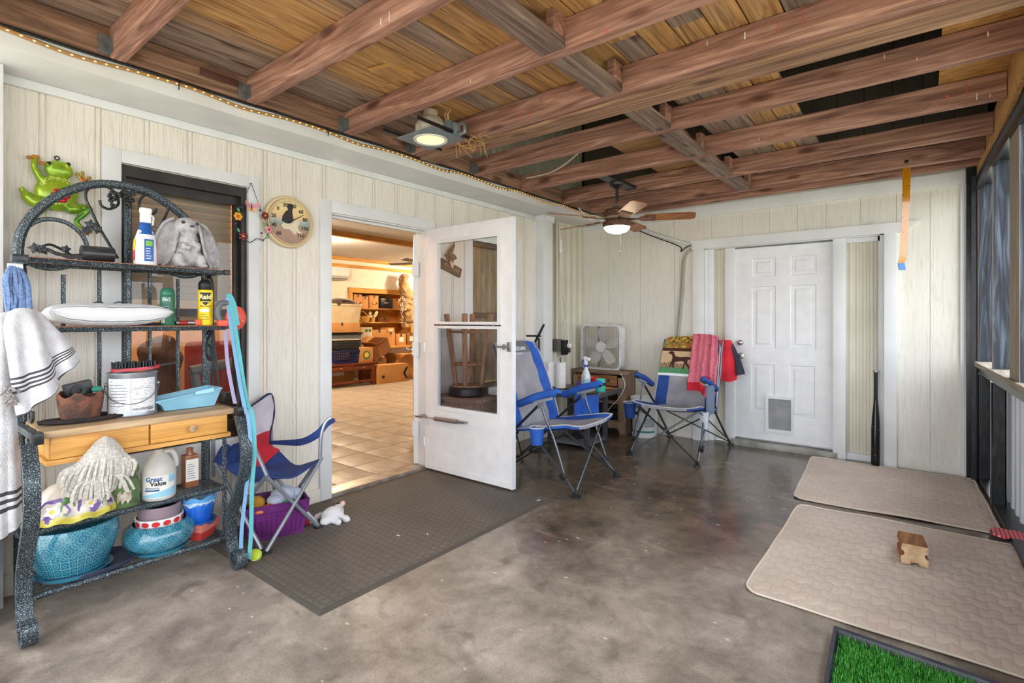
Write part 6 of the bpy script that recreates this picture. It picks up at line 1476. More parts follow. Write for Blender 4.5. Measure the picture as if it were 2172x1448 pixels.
# hoodie
hd = thing('hoodie', 'pink marl hoodie with red hem slung over the right of the far chair back', 'clothing', w2((.18,.80,.70)))
mar = mat('pink_marl', (222,128,146), .95, col2=(190,92,112), scale=120, lo=.4, hi=.6, bump=.4, bscale=220); rdc = mat('red_jersey', (206,36,52), .9, col2=(176,24,42), scale=9); ngr = mat('navy_lining', (40,44,58), .9)
def hf(u, v):
    uu = .52+u*.50
    if v < .78:
        vv = .30+v/.78*.74; p = Vector(bf2(min(.99,uu), min(1,vv))); q = w2((p.x, p.y-.026-.34*(.03*(1-v/.78)+.16*(1-v/.78)*max(0,u-.45)*2.2)-.014*math.sin(u*17+v*2)*(.4+.6*(1-v))-.010*math.sin(u*29), p.z-.03*(1-v/.78)-.16*(1-v/.78)*max(0,u-.45)*2.2+.025*(vv > .97)))
        return q+Vector((fold(q,.012,11,3), fold(q,.01,11,5), .012 if v > .7 else 0))
    k_ = (v-.78)/.22; p = w2(bf2(min(.99,uu), 1)); return p+Vector((.0, .06*math.sin(k_*PI/2), .03*math.cos(k_*PI)-.02-.22*k_*k_))
m = MB(); m.grid(hf, 34, 44, lambda u, v: 1 if (v < .115 and u < .55) else 0, th=.010); m.build('hoodie_body', [mar, rdc], hd)
m = MB(); a = w2((.30,.84,1.07)); m.loft([[a+Vector((-.03,-.05,.01)),a+Vector((.03,-.01,.01)),a+Vector((.05,.05,0))],[a+Vector((-.02,-.08,-.2)),a+Vector((.05,-.03,-.2)),a+Vector((.10,.05,-.2))],[a+Vector((-.02,-.10,-.38)),a+Vector((.06,-.05,-.40)),a+Vector((.11,.03,-.38))]], 14, 8, th=.012, warp=lambda p,u,v:(p.x,p.y+.012*math.sin(u*9),p.z)); m.build('hood', rdc, hd)
m = MB(); m.loft([[a+Vector((.05,.02,-.02)),a+Vector((.06,.08,-.03))],[a+Vector((.10,.02,-.2)),a+Vector((.13,.10,-.2))],[a+Vector((.12,.0,-.34)),a+Vector((.17,.10,-.33))]], 8, 6, th=.008); m.build('hood_lining', ngr, hd)
m = MB(); m.tube([a+Vector((.01,-.055,.0)),a+Vector((.0,-.085,-.15)),a+Vector((.0,-.09,-.28)),a+Vector((-.02,-.10,-.44))], .006, 6, sm=4); m.build('drawstring', mat('cord_grey', (150,150,156), .8), hd)
m = MB(); a2 = w2((.245,.60,.66)); m.loft([[a2+Vector((-.03,-.06,.08)),a2+Vector((.02,-.06,.07))],[a2+Vector((-.02,-.05,0)),a2+Vector((.02,-.05,0))],[a2+Vector((-.01,-.04,-.12)),a2+Vector((.02,-.04,-.11))]], 6, 6, th=.012); m.build('sleeve', rdc, hd)
# ---- slatted side table in the corner
tm_ = mat('weathered_table', (132,122,114), .7, col2=(98,90,86), scale=10, stretch=(4,.6,1)); tmd = mat('table_frame', (70,72,78), .5)
tz = .555
tbt = thing('slatted_table', 'dark slatted square side table between the camp chairs', 'table', (-2.82, 4.67, 0))
rt_ = Matrix.Translation((-2.82,4.67,0)) @ Matrix.Rotation(.06,4,'Z')
for i in range(9):
    m = MB(); a = -.325+.65*i/9; m.box(a+.004, a+.068, -.325, .325, tz-.016, tz, .003); m.tf(rt_); m.build('slat', tm_, tbt)
m = MB(); m.box(-.34,.34,-.345,-.326,tz-.04,tz,.003); m.box(-.34,.34,.326,.345,tz-.04,tz,.003); m.box(-.345,-.326,-.34,.34,tz-.04,tz,.003); m.box(.326,.345,-.34,.34,tz-.04,tz,.003); m.box(-.32,.32,-.02,.02,tz-.04,tz-.017); m.tf(rt_); m.build('frame', tmd, tbt)
for a, b in ((-.21,-.21),(.21,-.21),(.21,.21),(-.21,.21)):
    m = MB(); m.box(a-.022,a+.022,b-.022,b+.022,.0,tz-.04,.004); m.tf(rt_); m.build('leg', tmd, tbt)
m = MB(); m.box(-.23,.23,-.23,.23,.03,.055,.006); m.tf(rt_); m.build('lower_shelf', mat('shelf_grey', (112,114,118), .6), tbt)
m = MB()
for i in range(7): 
    a = R.uniform(-.12,.12); m.tube([(a,-.13+i*.03,.063),(a+.05,-.10+i*.035,.085),(a-.05,-.08+i*.03,.075),(a+.06,-.06+i*.03,.068)], .010, 6, sm=4)
m.tf(rt_ ); tag(m.build('coiled_hose', blackp), 'black coiled hose lying on the lower shelf of slatted table', 'hose')
# things on the slatted table
t = thing('paper_towel_roll', 'white paper towel roll on a wire stand on slatted table', 'paper towel', (-2.99,4.60,tz+.001))
m = MB(); m.lathe([(.02,.012),(.057,.012),(.058,.28),(.02,.28)], (-2.99,4.60,tz), 28); m.build('paper_roll', mat('paper_white', (242,242,244), .85, bump=.2, bscale=90), t)
m = MB(); m.loft([[(-3.043,4.580,tz+.28),(-3.065,4.53,tz+.28),(-3.08,4.51,tz+.27)],[(-3.043,4.58,tz+.02),(-3.075,4.53,tz+.03),(-3.095,4.51,tz+.03)]], 6, 4, th=.001); m.build('loose_sheet', mat('paper_white', (242,242,244), .85), t)
m = MB(); m.lathe([(0,.011),(.075,.011),(.075,.001),(0,.001)], (-2.99,4.60,tz), 24); m.tube([(-2.99,4.60,tz+.01),(-2.99,4.60,tz+.30)], .005, 6); m.tube([(-2.99,4.60+.014*math.cos(a),tz+.314+.014*math.sin(a)) for a in [i*.6 for i in range(11)]], .004, 6); m.build('wire_stand', blackp, t)
cs = Vector((-2.66,4.56,tz+.001))
t = thing('spray_bottle', 'clear spray bottle with blue trigger and pale blue liquid on slatted table', 'bottle', cs)
m = MB(); m.lathe([(0,0),(.046,0),(.048,.006),(.048,.13)], cs, 24); m.lathe([(.0478,.13),(0,.13)], cs, 24); m.build('liquid', mat('cleaner_liquid', (160,196,214), .15), t)
m = MB(); m.lathe([(.0485,.131),(.047,.16),(.030,.205),(.017,.235),(.016,.25),(0,.25)], cs, 24); m.build('bottle_body', mat('clear_bottle', (206,216,222), .15), t)
m = MB(); m.lathe([(.02,.25),(.02,.272),(0,.272)], cs, 16); m.tube([cs+Vector((-.028,-.01,.32)),cs+Vector((-.036,-.012,.29)),cs+Vector((-.024,-.01,.262))], .009, 8, sm=3); m.build('trigger', mat('trigger_blue', (40,84,170), .4), t)
m = MB(); m.obox(cs+Vector((0,0,.305)), (.03,.03,.07), None, .008); m.obox(cs+Vector((.012,0,.335)), (.07,.03,.03), Matrix.Rotation(.25,3,'Y'), .008); m.build('trigger_head', whitep, t)
m = MB(); m.tube([cs+Vector((.03,-.041,.145)),cs+Vector((.01,-.0505,.155)),cs+Vector((-.012,-.0495,.145)),cs+Vector((-.03,-.041,.155))], .0015, 4, sm=4); m.build('marker_scrawl', blk, t)
ct_ = (-2.40,4.80,tz+.001)
t = thing('teal_jar', 'turquoise lidded jar with dark band on slatted table', 'jar', (-2.56,4.68,tz+.001)); ct_ = (-2.56,4.68,tz+.001)
tealp = mat('teal_plastic', (70,196,178), .35)
m = MB(); m.lathe([(0,0),(.048,0),(.05,.006),(.05,.10),(.045,.105),(0,.105)], ct_, 24); m.build('jar_body', tealp, t)
m = MB(); m.lathe([(.051,.062),(.051,.09)], ct_, 24); m.build('band', blackp, t); m = MB(); m.lathe([(.047,.105),(.047,.125),(.04,.13),(0,.13)], ct_, 24); m.build('lid', tealp, t)
m = MB(); m.lathe([(0,0),(.034,0),(.046,.115),(.043,.115),(.031,.006),(0,.006)], (-2.74,4.86,tz+.001), 24); t = m.build('red_cup', mat('cup_red', (206,40,50), .3)); tag(t, 'red plastic drinking cup behind the clear spray bottle', 'cup')
t = thing('snack_bag', 'purple and red foil snack bag on slatted table', 'bag', (-2.80,4.70,tz+.001))
m = MB(); m.ell((-2.80,4.72,tz+.045), (.06,.07,.05), 16, 10); m.v = [v+Vector((fold(v,.03,20,1),fold(v,.03,20,2),abs(fold(v,.03,20,3)))) for v in m.v]; m.v = [Vector((v.x,v.y,max(tz+.002,v.z))) for v in m.v]; m.build('bag', mat('purple_foil', (92,58,150), .3, .2, col2=(60,40,110), scale=12), t)
m = MB(); m.ell((-2.745,4.66,tz+.035), (.045,.04,.036), 16, 10); m.v = [Vector((v.x+fold(v,.02,30,1),v.y+fold(v,.02,30,4),max(tz+.002,v.z))) for v in m.v]; m.build('red_panel', mat('red_foil', (214,40,44), .3), t)
m = MB(); m.ell((-2.70,4.655,tz+.03), (.014,.014,.026), 10, 8); m.build('white_patch', wht, t)
m = MB(); m.ell((-2.56,4.84,tz+.014), (.06,.03,.014), 16, 8); tag(m.build('orange_wrapper', mat('orange_wrapper', (226,150,74), .5, col2=(150,90,50), scale=30)), 'crumpled orange wrapper at the back of slatted table', 'wrapper')
m = MB(); m.box(-2.58,-2.50,4.40,4.52,tz+.001,tz+.012,.003); tag(m.build('phone', blackp), 'black phone lying on the near edge of slatted table', 'phone')
m = MB(); m.box(-2.88,-2.72,4.36,4.42,tz+.001,tz+.006,.002); tag(m.build('blue_card', mat('card_blue', (80,160,200), .5)), 'light blue card lying on the near-left edge of slatted table', 'card')
# ---- corner cabinet with box fan
cabw = wood('worn_brown_wood', [(182,158,140),(148,122,104),(108,86,72)], 2, fine=60, knots=False, dark=.6)
cabx = wood('worn_brown_top', [(178,152,132),(142,116,98),(102,82,70)], 0, fine=60, knots=False, dark=.6)
cab = thing('corner_cabinet', 'worn brown wooden cabinet with open shelf and scalloped base in corner', 'cabinet', (-2.94,5.43,0))
cx0, cx1, cy0, cy1 = -3.26, -2.60, 5.32, 5.575
m = MB(); m.prism([(cx0-.03,cy0-.01),(cx0+.03,cy0-.05),(cx1-.06,cy0-.05),(cx1+.035,cy0-.0),(cx1+.035,cy1),(cx0-.03,cy1)], lambda a,b,h: (a,b,.665+h), .035); m.build('cabinet_top', cabx, cab)
m = MB(); m.box(cx0,cx0+.025,cy0,cy1,.0,.665); m.build('side_panel', cabw, cab); m = MB(); m.box(cx1-.025,cx1,cy0,cy1,.0,.665); m.build('side_panel', cabw, cab)
m = MB(); m.box(cx0,cx1,cy1-.012,cy1,.05,.665); m.build('back_panel', mat('dark_back', (74,58,50), .8), cab)
for z in (.115,.33,.50): m = MB(); m.box(cx0+.02,cx1-.02,cy0+.01,cy1-.01,z,z+.02); m.build('shelf_board', cabx, cab)
m = MB(); m.box(cx0+.05,cx1-.10,cy0-.012,cy0+.005,.53,.65,.003); dr = m.build('drawer', wood('drawer_wood', [(190,132,84),(160,104,62),(120,76,46)], 0, fine=60, knots=False), cab); m = MB(); m.ell((-2.80,cy0-.022,.59), (.014,.014,.014), 10, 8); m.build('knob', blackp, dr)
pil_ = []
for xx, w_ in ((cx0-.005,.06),(cx1-.085,.09)):
    m = MB(); m.box(xx,xx+w_,cy0-.018,cy0+.012,.13,.63,.006); m.box(xx+.012,xx+w_-.012,cy0-.026,cy0-.015,.17,.56,.004); m.build('pilaster', cabw, cab)
sk = [(cx0-.01,.0),(cx0+.05,.0),(cx0+.07,.045),(cx0+.12,.06),(cx0+.20,.055),(-2.97,.07),(-2.93,.035),(-2.89,.07),(cx1-.18,.055),(cx1-.10,.07),(cx1-.075,.04),(cx1-.06,.0),(cx1+.015,.0),(cx1+.015,.13),(cx0-.01,.13)]
m = MB(); m.prism(sk, lambda a,b,h: (a,cy0-.02+h,b), .025); m.build('scalloped_base', cabw, cab)
m = MB(); 
for i in range(5): a = -.9+i*.45; m.tube([(-2.93,cy0-.022,.062),(-2.93+.03*math.sin(a),cy0-.024,.062+.03*math.cos(a))], .005, 5)
m.build('carved_shell', cabw, cab)
t = thing('black_case', 'black hard case lying on the lower shelf of corner cabinet', 'case', (-2.76,5.44,.136)); m = MB(); m.obox((-2.76,5.44,.19), (.20,.16,.105), None, .02); m.box(-2.865,-2.655,5.355,5.40,.19,.20); m.build('case_body', blackp, t)
m = MB(); m.ell((-2.895,5.40,.165), (.028,.028,.028), 14, 10); tag(m.build('red_ball', mat('ball_red', (200,30,36), .4)), 'small red ball beside the black case in corner cabinet', 'ball')
m = MB(); m.obox((-3.08,5.43,.385), (.2,.15,.07), None, .01); tag(m.build('folded_cloth', mat('dim_cloth', (92,82,76), .9)), 'folded dark cloth on the middle shelf of corner cabinet', 'cloth')
# box fan
bf_ = thing('box_fan', 'dusty white square box fan standing on the corner cabinet', 'fan', (-2.945,5.36,.70))
fw = mat('fan_white', (222,222,226), .4, col2=(196,194,194), scale=10)
fcx, fcz, fh, fy = -2.935, .965, .262, 5.36
def rrect(h, r, n=6):
    out = []
    for sx_, sz_, a0 in ((1,1,0),(-1,1,PI/2),(-1,-1,PI),(1,-1,1.5*PI)):
        for i in range(n+1): a = a0+PI/2*i/n; out.append((sx_*(h-r)+r*math.cos(a), sz_*(h-r)+r*math.sin(a)))
    return out
m = MB(); o1, o2 = rrect(fh, .07), rrect(fh-.022, .055)
L = [[Vector((fcx+x, y, fcz+z)) for x, z in q] for q, y in ((o1,fy+.10),(o1,fy),(o2,fy-.004),(o2,fy+.012),(o2,fy+.10),(o1,fy+.10))]
m.sheet(L, None, 0, True); m.build('housing', fw, bf_)
m = MB()
for i in range(-11,12):
    z = i*.0205; w_ = fh-.022 if abs(z) < fh-.075 else fh-.022-.055+math.sqrt(max(0,.055**2-(abs(z)-(fh-.077))**2)); 
    m.tube([(fcx-w_,fy+.005,fcz+z),(fcx+w_,fy+.005,fcz+z)], .0016, 4)
    m.tube([(fcx+z,fy+.007,fcz-w_),(fcx+z,fy+.007,fcz+w_)], .0016, 4)
tag(m.build('grille', mat('grille_wire', (158,150,132), .5), bf_), kind='stuff')
m = MB(); m.lathe([(0,-.004),(.06,-.002),(.066,.006),(.066,.012)], (fcx,fy,fcz+.0), 28, 'Y'); m.build('hub_badge', fw, bf_)
for i in range(5):
    a = PI/2+.05+i*2*PI/5; m = MB(); rows = []
    for f, w_ in ((.05,.03),(.10,.055),(.17,.065),(.215,.05),(.23,.02)):
        c_ = Vector((math.cos(a),0,math.sin(a)))*f; q = Vector((-math.sin(a),0,math.cos(a)))
        rows.append([Vector((fcx,fy+.045,fcz))+c_+q*(s_*w_)+Vector((0,s_*.018,0)) for s_ in (-1,-.4,.3,.8)])
    m.loft(rows, 8, 3, th=.003); m.build('fan_blade', mat('blade_white', (226,224,226), .5), bf_)
m = MB(); m.lathe([(0,.03),(.045,.03),(.05,.08),(0,.085)], (fcx,fy,fcz), 20, 'Y'); m.tube([(fcx-.07,fy+.09,fcz+.24),(fcx-.07,fy+.09,fcz-.24)], .010, 6); m.build('motor', greyp, bf_)
m = MB(); m.tube([(fcx-.09,fy+.05,fcz+fh),(fcx-.085,fy+.05,fcz+fh+.018),(fcx+.02,fy+.05,fcz+fh+.018),(fcx+.025,fy+.05,fcz+fh)], .005, 6, sm=3); m.build('handle', fw, bf_)
m = MB(); m.tube([(fcx+.09,fy+.05,fcz+fh),(fcx+.10,fy+.05,fcz+fh+.012),(fcx+.13,fy+.05,fcz+fh+.012),(fcx+.135,fy+.05,fcz+fh)], .005, 6, sm=3); m.build('switch_knob', mat('aged_white', (214,200,160), .5), bf_)
m = MB(); m.tube([(-2.75,5.42,.712),(-2.66,5.30,.70),(-2.58,5.24,.62),(-2.56,5.22,.545),(-2.62,5.20,.42),(-2.76,5.24,.28),(-2.86,5.30,.15)], .005, 6, sm=5); tag(m.build('power_cord', mat('white_cord', (222,220,214), .5)), 'white power cord looping down in front of the corner cabinet', 'cord')
# pail
pl = thing('white_pail', 'white plastic pail with black and green feed label by cabinet', 'bucket', (-2.42,5.42,0))
pc2 = (-2.42,5.42,0); m = MB(); m.lathe([(0,0),(.132,0),(.136,.01),(.146,.36),(.152,.36),(.152,.385),(.15,.385),(.15,.40),(.155,.40),(.155,.43),(.148,.43),(.148,.36),(.13,.02),(0,.02)], pc2, 40); m.build('pail_body', whitep, pl)
m = MB(); m.lathe([(.1375,.05),(.1465,.33)], pc2, 16, a0=-2.7, a1=-.2); m.build('label', mat('feed_label', (228,232,232), .4), pl)
m = MB(); m.lathe([(.139,.05),(.148,.33)], pc2, 6, a0=-3.0, a1=-2.25); m.build('label', mat('feed_black', (34,36,40), .4), pl)
m = MB(); m.lathe([(.147,.22),(.1485,.30)], pc2, 4, a0=-2.7, a1=-2.30); m.build('label', mat('feed_green', (44,140,84), .4), pl)
m = MB(); m.lathe([(.139,.055),(.1395,.075)], pc2, 12, a0=-2.2, a1=-.3); m.build('label', mat('feed_teal', (60,130,150), .4), pl)
m = MB()
for i in range(7): m.lathe([(.1415+i*.0005,.10+i*.015),(.1416+i*.0005,.105+i*.015)], pc2, 8, a0=-2.1, a1=-1.3-.2*R.random())
for i in range(5): m.lathe([(.1430+i*.0006,.12+i*.02),(.1432+i*.0006,.13+i*.02)], pc2, 8, a0=-1.15, a1=-.35)
m.build('printed_lines', mat('feed_ink', (120,128,136), .5), pl)
def pw(p): a0 = -1.75; r = .1475; return Vector((pc2[0]+(r+p.z)*math.cos(a0+p.x/r), pc2[1]+(r+p.z)*math.sin(a0+p.x/r), p.y))
m = MB(); m.prism([(-.035,.262),(-.03,.285),(-.005,.278),(.012,.29),(.022,.285),(.02,.272),(.035,.268),(.028,.255),(.012,.262),(.008,.235),(.002,.25),(-.018,.252),(-.022,.235),(-.028,.252)], lambda a,b,h: pw(Vector((a,b,h))), .001); m.build('animal_print', blk, pl)
# ---- Texas folding chair against the wall
tx = thing('folding_chair', 'navy, red and grey folding quad chair against the wall beside rack', 'chair', (-3.05,1.55,0))
nav = mat('navy_polyester', (38,66,132), .8, col2=(30,50,106), scale=9, bump=.25, bscale=260); red_ = mat('red_polyester', (196,34,56), .8, col2=(168,26,46), scale=8); pgy = mat('pale_grey_polyester', (196,192,204), .8, col2=(178,174,188), scale=8); npp = mat('navy_piping', (34,42,78), .8)
def tx_t(nm, pts, r=.011, sm=0): m = MB(); m.tube(pts, r, 8, sm=sm); return m.build(nm, alu, tx)
A = (-3.26, 1.638, 0.806); 
# feet: front pair on the mat, rear pair by the wall
FL, FR, RL, RR = Vector((-2.80,1.385,.02)), Vector((-2.90,1.755,.02)), Vector((-3.24,1.33,.02)), Vector((-3.28,1.72,.02))
sFL, sFR, sRL, sRR = Vector((-2.84, 1.408, 0.421)), Vector((-2.92, 1.793, 0.427)), Vector((-3.22, 1.283, 0.462)), Vector((-3.26,1.66,.52))
tx_t('leg', [FL, FL.lerp(sFR,.5)+Vector((0,0,.0)), sFR]); tx_t('leg', [FR, sFL+Vector((.0,.0,-.01))])
tx_t('leg', [FL+Vector((-.05,-.0,0)), sRL+Vector((.01,.01,-.01))]); tx_t('leg', [RL, sFL]); tx_t('leg', [FR+Vector((-.02,.01,0)), Vector((-3.25,1.50,.50))]); tx_t('leg', [RR, sFR+Vector((-.04,-.02,-.04))])
aFR0, aFR1 = Vector((-2.92, 1.758, 0.458)), Vector((-2.9, 1.803, 0.644))
tx_t('arm_post', [sFR+Vector((-.005,-.01,-.02)), aFR0.lerp(aFR1,.5)+Vector((0,0,.01)), aFR1, aFR1+Vector((.02,.03,.03))], .011, 3)
tx_t('arm_post', [sFL, Vector((-2.92, 1.392, 0.537)), Vector((-3, 1.39, 0.618))], .011, 3)
tx_t('back_post', [RR+Vector((.0,-.02,.0)), Vector((-3.27, 1.655, 0.308)), Vector((-3.28, 1.654, 0.609))]); tx_t('back_post', [Vector((-3.26, 1.302, 0.363)), Vector((-3.26, 1.299, 0.584))])
for q in (FL, FR, RL, RR): m = MB(); m.obox(q+Vector((0,0,-.008)), (.04,.05,.022), None, .006); m.build('foot', blackp, tx)
# back: pale grey top, red band, navy below
rows = [[(-3.2, 1.444, 0.731),(-3.24, 1.545, 0.768),(-3.27, 1.646, 0.807)],
        [(-3.19, 1.442, 0.639),(-3.22, 1.544, 0.663),(-3.26, 1.659, 0.686)],
        [(-3.18, 1.468, 0.56),(-3.2, 1.546, 0.572),(-3.24, 1.628, 0.582)],
        [(-3.14, 1.464, 0.474),(-3.16, 1.538, 0.484),(-3.2, 1.605, 0.503)],
        [(-3.08, 1.444, 0.404),(-3.1, 1.52, 0.412),(-3.18, 1.655, 0.458)]]
m = MB(); m.loft(rows, 18, 6, lambda u, v: 0 if v < .50+.0*u else 1, th=.008, warp=lambda p,u,v:(p.x+.02*math.sin(u*PI)*math.sin(v*PI)*-1+fold(p,.01,14,2), p.y, p.z)); m.build('backrest', [pgy, red_], tx)
m = MB(); m.tube([(-3.195, 1.442, 0.732),(-3.235, 1.542, 0.769),(-3.265, 1.644, 0.808),(-3.255, 1.66, 0.686),(-3.235, 1.628, 0.583),(-3.195, 1.602, 0.504)], .007, 6, sm=4); m.build('piping', npp, tx)
rows = [[sRL, Vector((-3.05, 1.335, 0.408)), Vector((-2.93, 1.374, 0.376)), sFL],
        [Vector((-3.2, 1.347, 0.557)), Vector((-3.04, 1.382, 0.385)), Vector((-2.97, 1.498, 0.371)), Vector((-2.87, 1.558, 0.37))],
        [Vector((-3.12, 1.446, 0.425)), Vector((-3.05, 1.51, 0.403)), Vector((-2.96, 1.598, 0.377)), Vector((-2.89, 1.657, 0.382))],
        [Vector((-3.19, 1.66, 0.455)), Vector((-3.1, 1.714, 0.37)), Vector((-3, 1.752, 0.393)), sFR]]
m = MB(); m.loft(rows, 18, 6, th=.008); m.build('seat', nav, tx)
rows = [[Vector((-2.96, 1.682, 0.401)),Vector((-2.93, 1.742, 0.43)),sFR+Vector((.01,.01,.02))],[Vector((-2.94, 1.582, 0.351)),Vector((-2.9, 1.648, 0.36)),Vector((-2.9, 1.759, 0.394))],[sFL+Vector((-.02,.01,.0)),Vector((-2.87, 1.53, 0.355)),Vector((-2.88, 1.636, 0.341))]]
rows = [[Vector((-3.22, 1.606, 0.52)),Vector((-3.2, 1.614, 0.501))],[Vector((-3.12, 1.648, 0.53)),Vector((-3.12, 1.654, 0.5))],[Vector((-3, 1.705, 0.549)),Vector((-3, 1.711, 0.507))],[Vector((-2.92, 1.758, 0.602)),Vector((-2.92, 1.771, 0.554))],[Vector((-2.9, 1.803, 0.653)),Vector((-2.89, 1.816, 0.617))],[Vector((-2.88, 1.853, 0.668)),Vector((-2.87, 1.856, 0.646))]]
m = MB(); m.loft(rows, 6, 5, th=.008); m.build('armrest', nav, tx)
rows = [[Vector((-3.2, 1.321, 0.507)),Vector((-3.15, 1.326, 0.446))],[Vector((-3.12, 1.352, 0.554)),Vector((-3.08, 1.348, 0.453))],[Vector((-3, 1.39, 0.605)),Vector((-2.98, 1.394, 0.54))]]
m = MB(); m.loft(rows, 8, 5, th=.01, warp=lambda p,u,v:(p.x+.02*math.sin(u*8+v*6),p.y,p.z)); m.build('armrest', nav, tx)
# purple toy basket
pb = thing('toy_basket', 'purple woven plastic basket full of dog toys under the folding chair', 'basket', (-3.05,1.565,0))
ppm = mat('purple_plastic', (112,42,118), .45, col2=(86,30,94), scale=12)
rb = Matrix.Rotation(-.32,3,'Z'); cb_ = Vector((-3.055,1.555,0))
def bq(hx_, hy_, z): return [cb_+rb@Vector((dx*hx_,dy*hy_,z)) for dx, dy in ((-1,-1),(1,-1),(1,1),(-1,1))]
m = MB(); m.sheet([bq(.105,.145,.004), bq(.125,.17,.16)], None, .005, True); m.poly(bq(.105,.145,.004)[::-1]); m.build('basket_wall', ppm, pb, smooth=0)
m = MB(); m.sheet([bq(.126,.171,.16), bq(.13,.175,.172), bq(.135,.18,.215)], None, .006, True); m.build('basket_rim', ppm, pb, smooth=0)
m = MB()
for fc_ in range(4):
    a, b = bq(.108,.148,.02)[fc_], bq(.108,.148,.02)[(fc_+1)%4]; c_, d_ = bq(.124,.169,.15)[fc_], bq(.124,.169,.15)[(fc_+1)%4]
    n_ = ((b-a).cross(Vector((0,0,1)))).normalized()*.003
    for i in range(1,12):
        f = i/12; m.tube([a.lerp(b,f)+n_, c_.lerp(d_,f)+n_], .0035, 4)
    for q in (.1,.9): m.tube([a.lerp(c_,q)+n_, b.lerp(d_,q)+n_], .004, 4)
tag(m.build('woven_ribs', ppm, pb), kind='stuff')
def plush(name, label, parts, mt, cat='toy', vox=.007, extra=None, fz=.004):
    t = thing(name, label, cat, parts[0][0]); m = MB()
    for c_, r_ in parts: m.ell(c_, r_, 14, 10)
    b_ = blob(m, vox, 3); b_.v = [v+Vector((fold(v,fz,70,1), fold(v,fz,70,2), fold(v,fz,70,3))) for v in b_.v]; b_.build('plush_body', mt, t); return t
plw = mat('plush_white', (232,232,236), .95, bump=.9, bscale=160, sheen=.3); plb = mat('plush_pale_blue', (206,216,240), .95, bump=.9, bscale=160, sheen=.3)
t = plush('plush_toy', 'pale blue-white plush toy on top of the purple basket', [((-3.06,1.62,.215),(.06,.08,.05)),((-3.02,1.55,.205),(.05,.05,.035)),((-3.05,1.70,.205),(.045,.035,.035))], plb)
m = MB(); m.ell((-2.985,1.60,.19), (.012,.03,.012), 12, 8); tag(m.build('green_toy', mat('toy_green', (60,150,80), .6)), 'small green toy peeking out under the pale plush in basket', 'toy')
t = plush('plush_ball', 'mustard yellow plush ball in the purple basket', [((-3.06,1.455,.205),(.045,.05,.045)),((-3.05,1.445,.235),(.02,.02,.02))], mat('plush_mustard', (206,156,56), .95, col2=(176,120,40), scale=20, bump=.8, bscale=120))
m = MB(); m.ell((-2.985,1.475,.185), (.03,.075,.022), 16, 10, Matrix.Rotation(.2,3,'Z')); tag(m.build('orange_toy', mat('toy_orange', (232,120,70), .8, bump=.5, bscale=100)), 'orange stuffed roll toy at the front of the purple basket', 'toy')
t = plush('plush_lamb', 'white plush lamb toy lying on the mat by the chair leg', [((-2.93,1.875,.05),(.055,.075,.048)),((-2.955,1.93,.055),(.035,.035,.04)),((-2.905,1.82,.035),(.03,.05,.03)),((-2.86,1.92,.025),(.045,.022,.022)),((-3.02,1.84,.03),(.02,.045,.02)),((-2.86,1.86,.025),(.04,.022,.022)),((-3.0,1.78,.024),(.02,.04,.018))], plw)
for c_, mt, nm in (((-2.995,1.735,.024),mat('toy_red', (196,40,60), .8),'red_paw'),((-2.985,1.95,.075),mat('toy_black', (40,38,42), .8),'dark_ear'),((-2.96,1.965,.085),mat('toy_pink', (236,196,180), .8),'pink_nose')):
    m = MB(); m.ell(c_, (.018,.018,.018), 10, 8); m.build(nm, mt, t)
t = thing('tennis_ball', 'yellow-green tennis ball on the floor beside the right rack leg', 'ball', (-2.775,1.315,0)); m = MB(); m.ell((-2.775,1.315,.033), (.032,.032,.032), 20, 14); m.build('felt', mat('felt_lime', (190,212,60), .9, bump=.4, bscale=200), t)
m = MB(); m.tube([Vector((-2.775,1.315,.033))+Vector((math.cos(a), math.sin(a)*.8, .55*math.sin(2*a))).normalized()*.0318 for a in [i*2*PI/32 for i in range(32)]], .0018, 4, True); m.build('seam', mat('seam_pale', (226,232,190), .8), t)
# ---- door mat
m = MB(); m.loft([[(-3.305,1.235,0),(-2.7,1.238,0),(-2.05,1.242,0)],[(-3.305,2.1,0),(-2.7,2.1,0),(-2.05,2.1,0)],[(-3.305,3.06,0),(-2.7,3.08,0),(-2.05,3.10,0)]], 4, 4)
k = NT('rubber_mat'); k.set(.85); v = k.coord(); 
ck = k.n('ShaderNodeTexBrick'); ck.inputs['Scale'].default_value = 11; ck.inputs['Mortar Size'].default_value = .05; ck.inputs['Brick Width'].default_value = .5; ck.inputs['Row Height'].default_value = .5; k.l(k.coord(), ck.inputs['Vector'])
wv = k.n('ShaderNodeTexWave'); wv.inputs['Scale'].default_value = 24; k.l(v, wv.inputs['Vector'])
nn_ = k.noise(v, 130, 3); n2 = k.noise(v, 2.2, 4)
h = k.math('SUBTRACT', k.math('MULTIPLY', wv.outputs['Fac'], .4), k.math('MULTIPLY', ck.outputs['Fac'], 1.0))
c = k.mix(n2, lin((84,77,71)), lin((122,114,106))); c = k.mix(.45, c, k.ramp(nn_, ((.3,(.45,.45,.45)),(.65,(1.15,1.15,1.15)))), 'MULTIPLY')
c = k.mix(k.math('MULTIPLY', ck.outputs['Fac'], .4), c, lin((62,57,54))); k.col(c); k.bump(h, .7, .006); matm = k.m
t = thing('door_mat', 'large dark brown rubber-backed mat with embossed pattern before the door', 'mat', (-2.68,2.16,0))
m = MB(); m.prism([(-3.30,1.27),(-2.075,1.272),(-2.085,3.07),(-3.30,3.03)], lambda a,b,h: (a,b,.001+h), .010); m.build('mat_pile', matm, t)
m = MB(); o_ = [(-3.305,1.238),(-2.042,1.242),(-2.062,3.10),(-3.305,3.06)]; i_ = [(-3.295,1.285),(-2.09,1.287),(-2.10,3.055),(-3.295,3.02)]
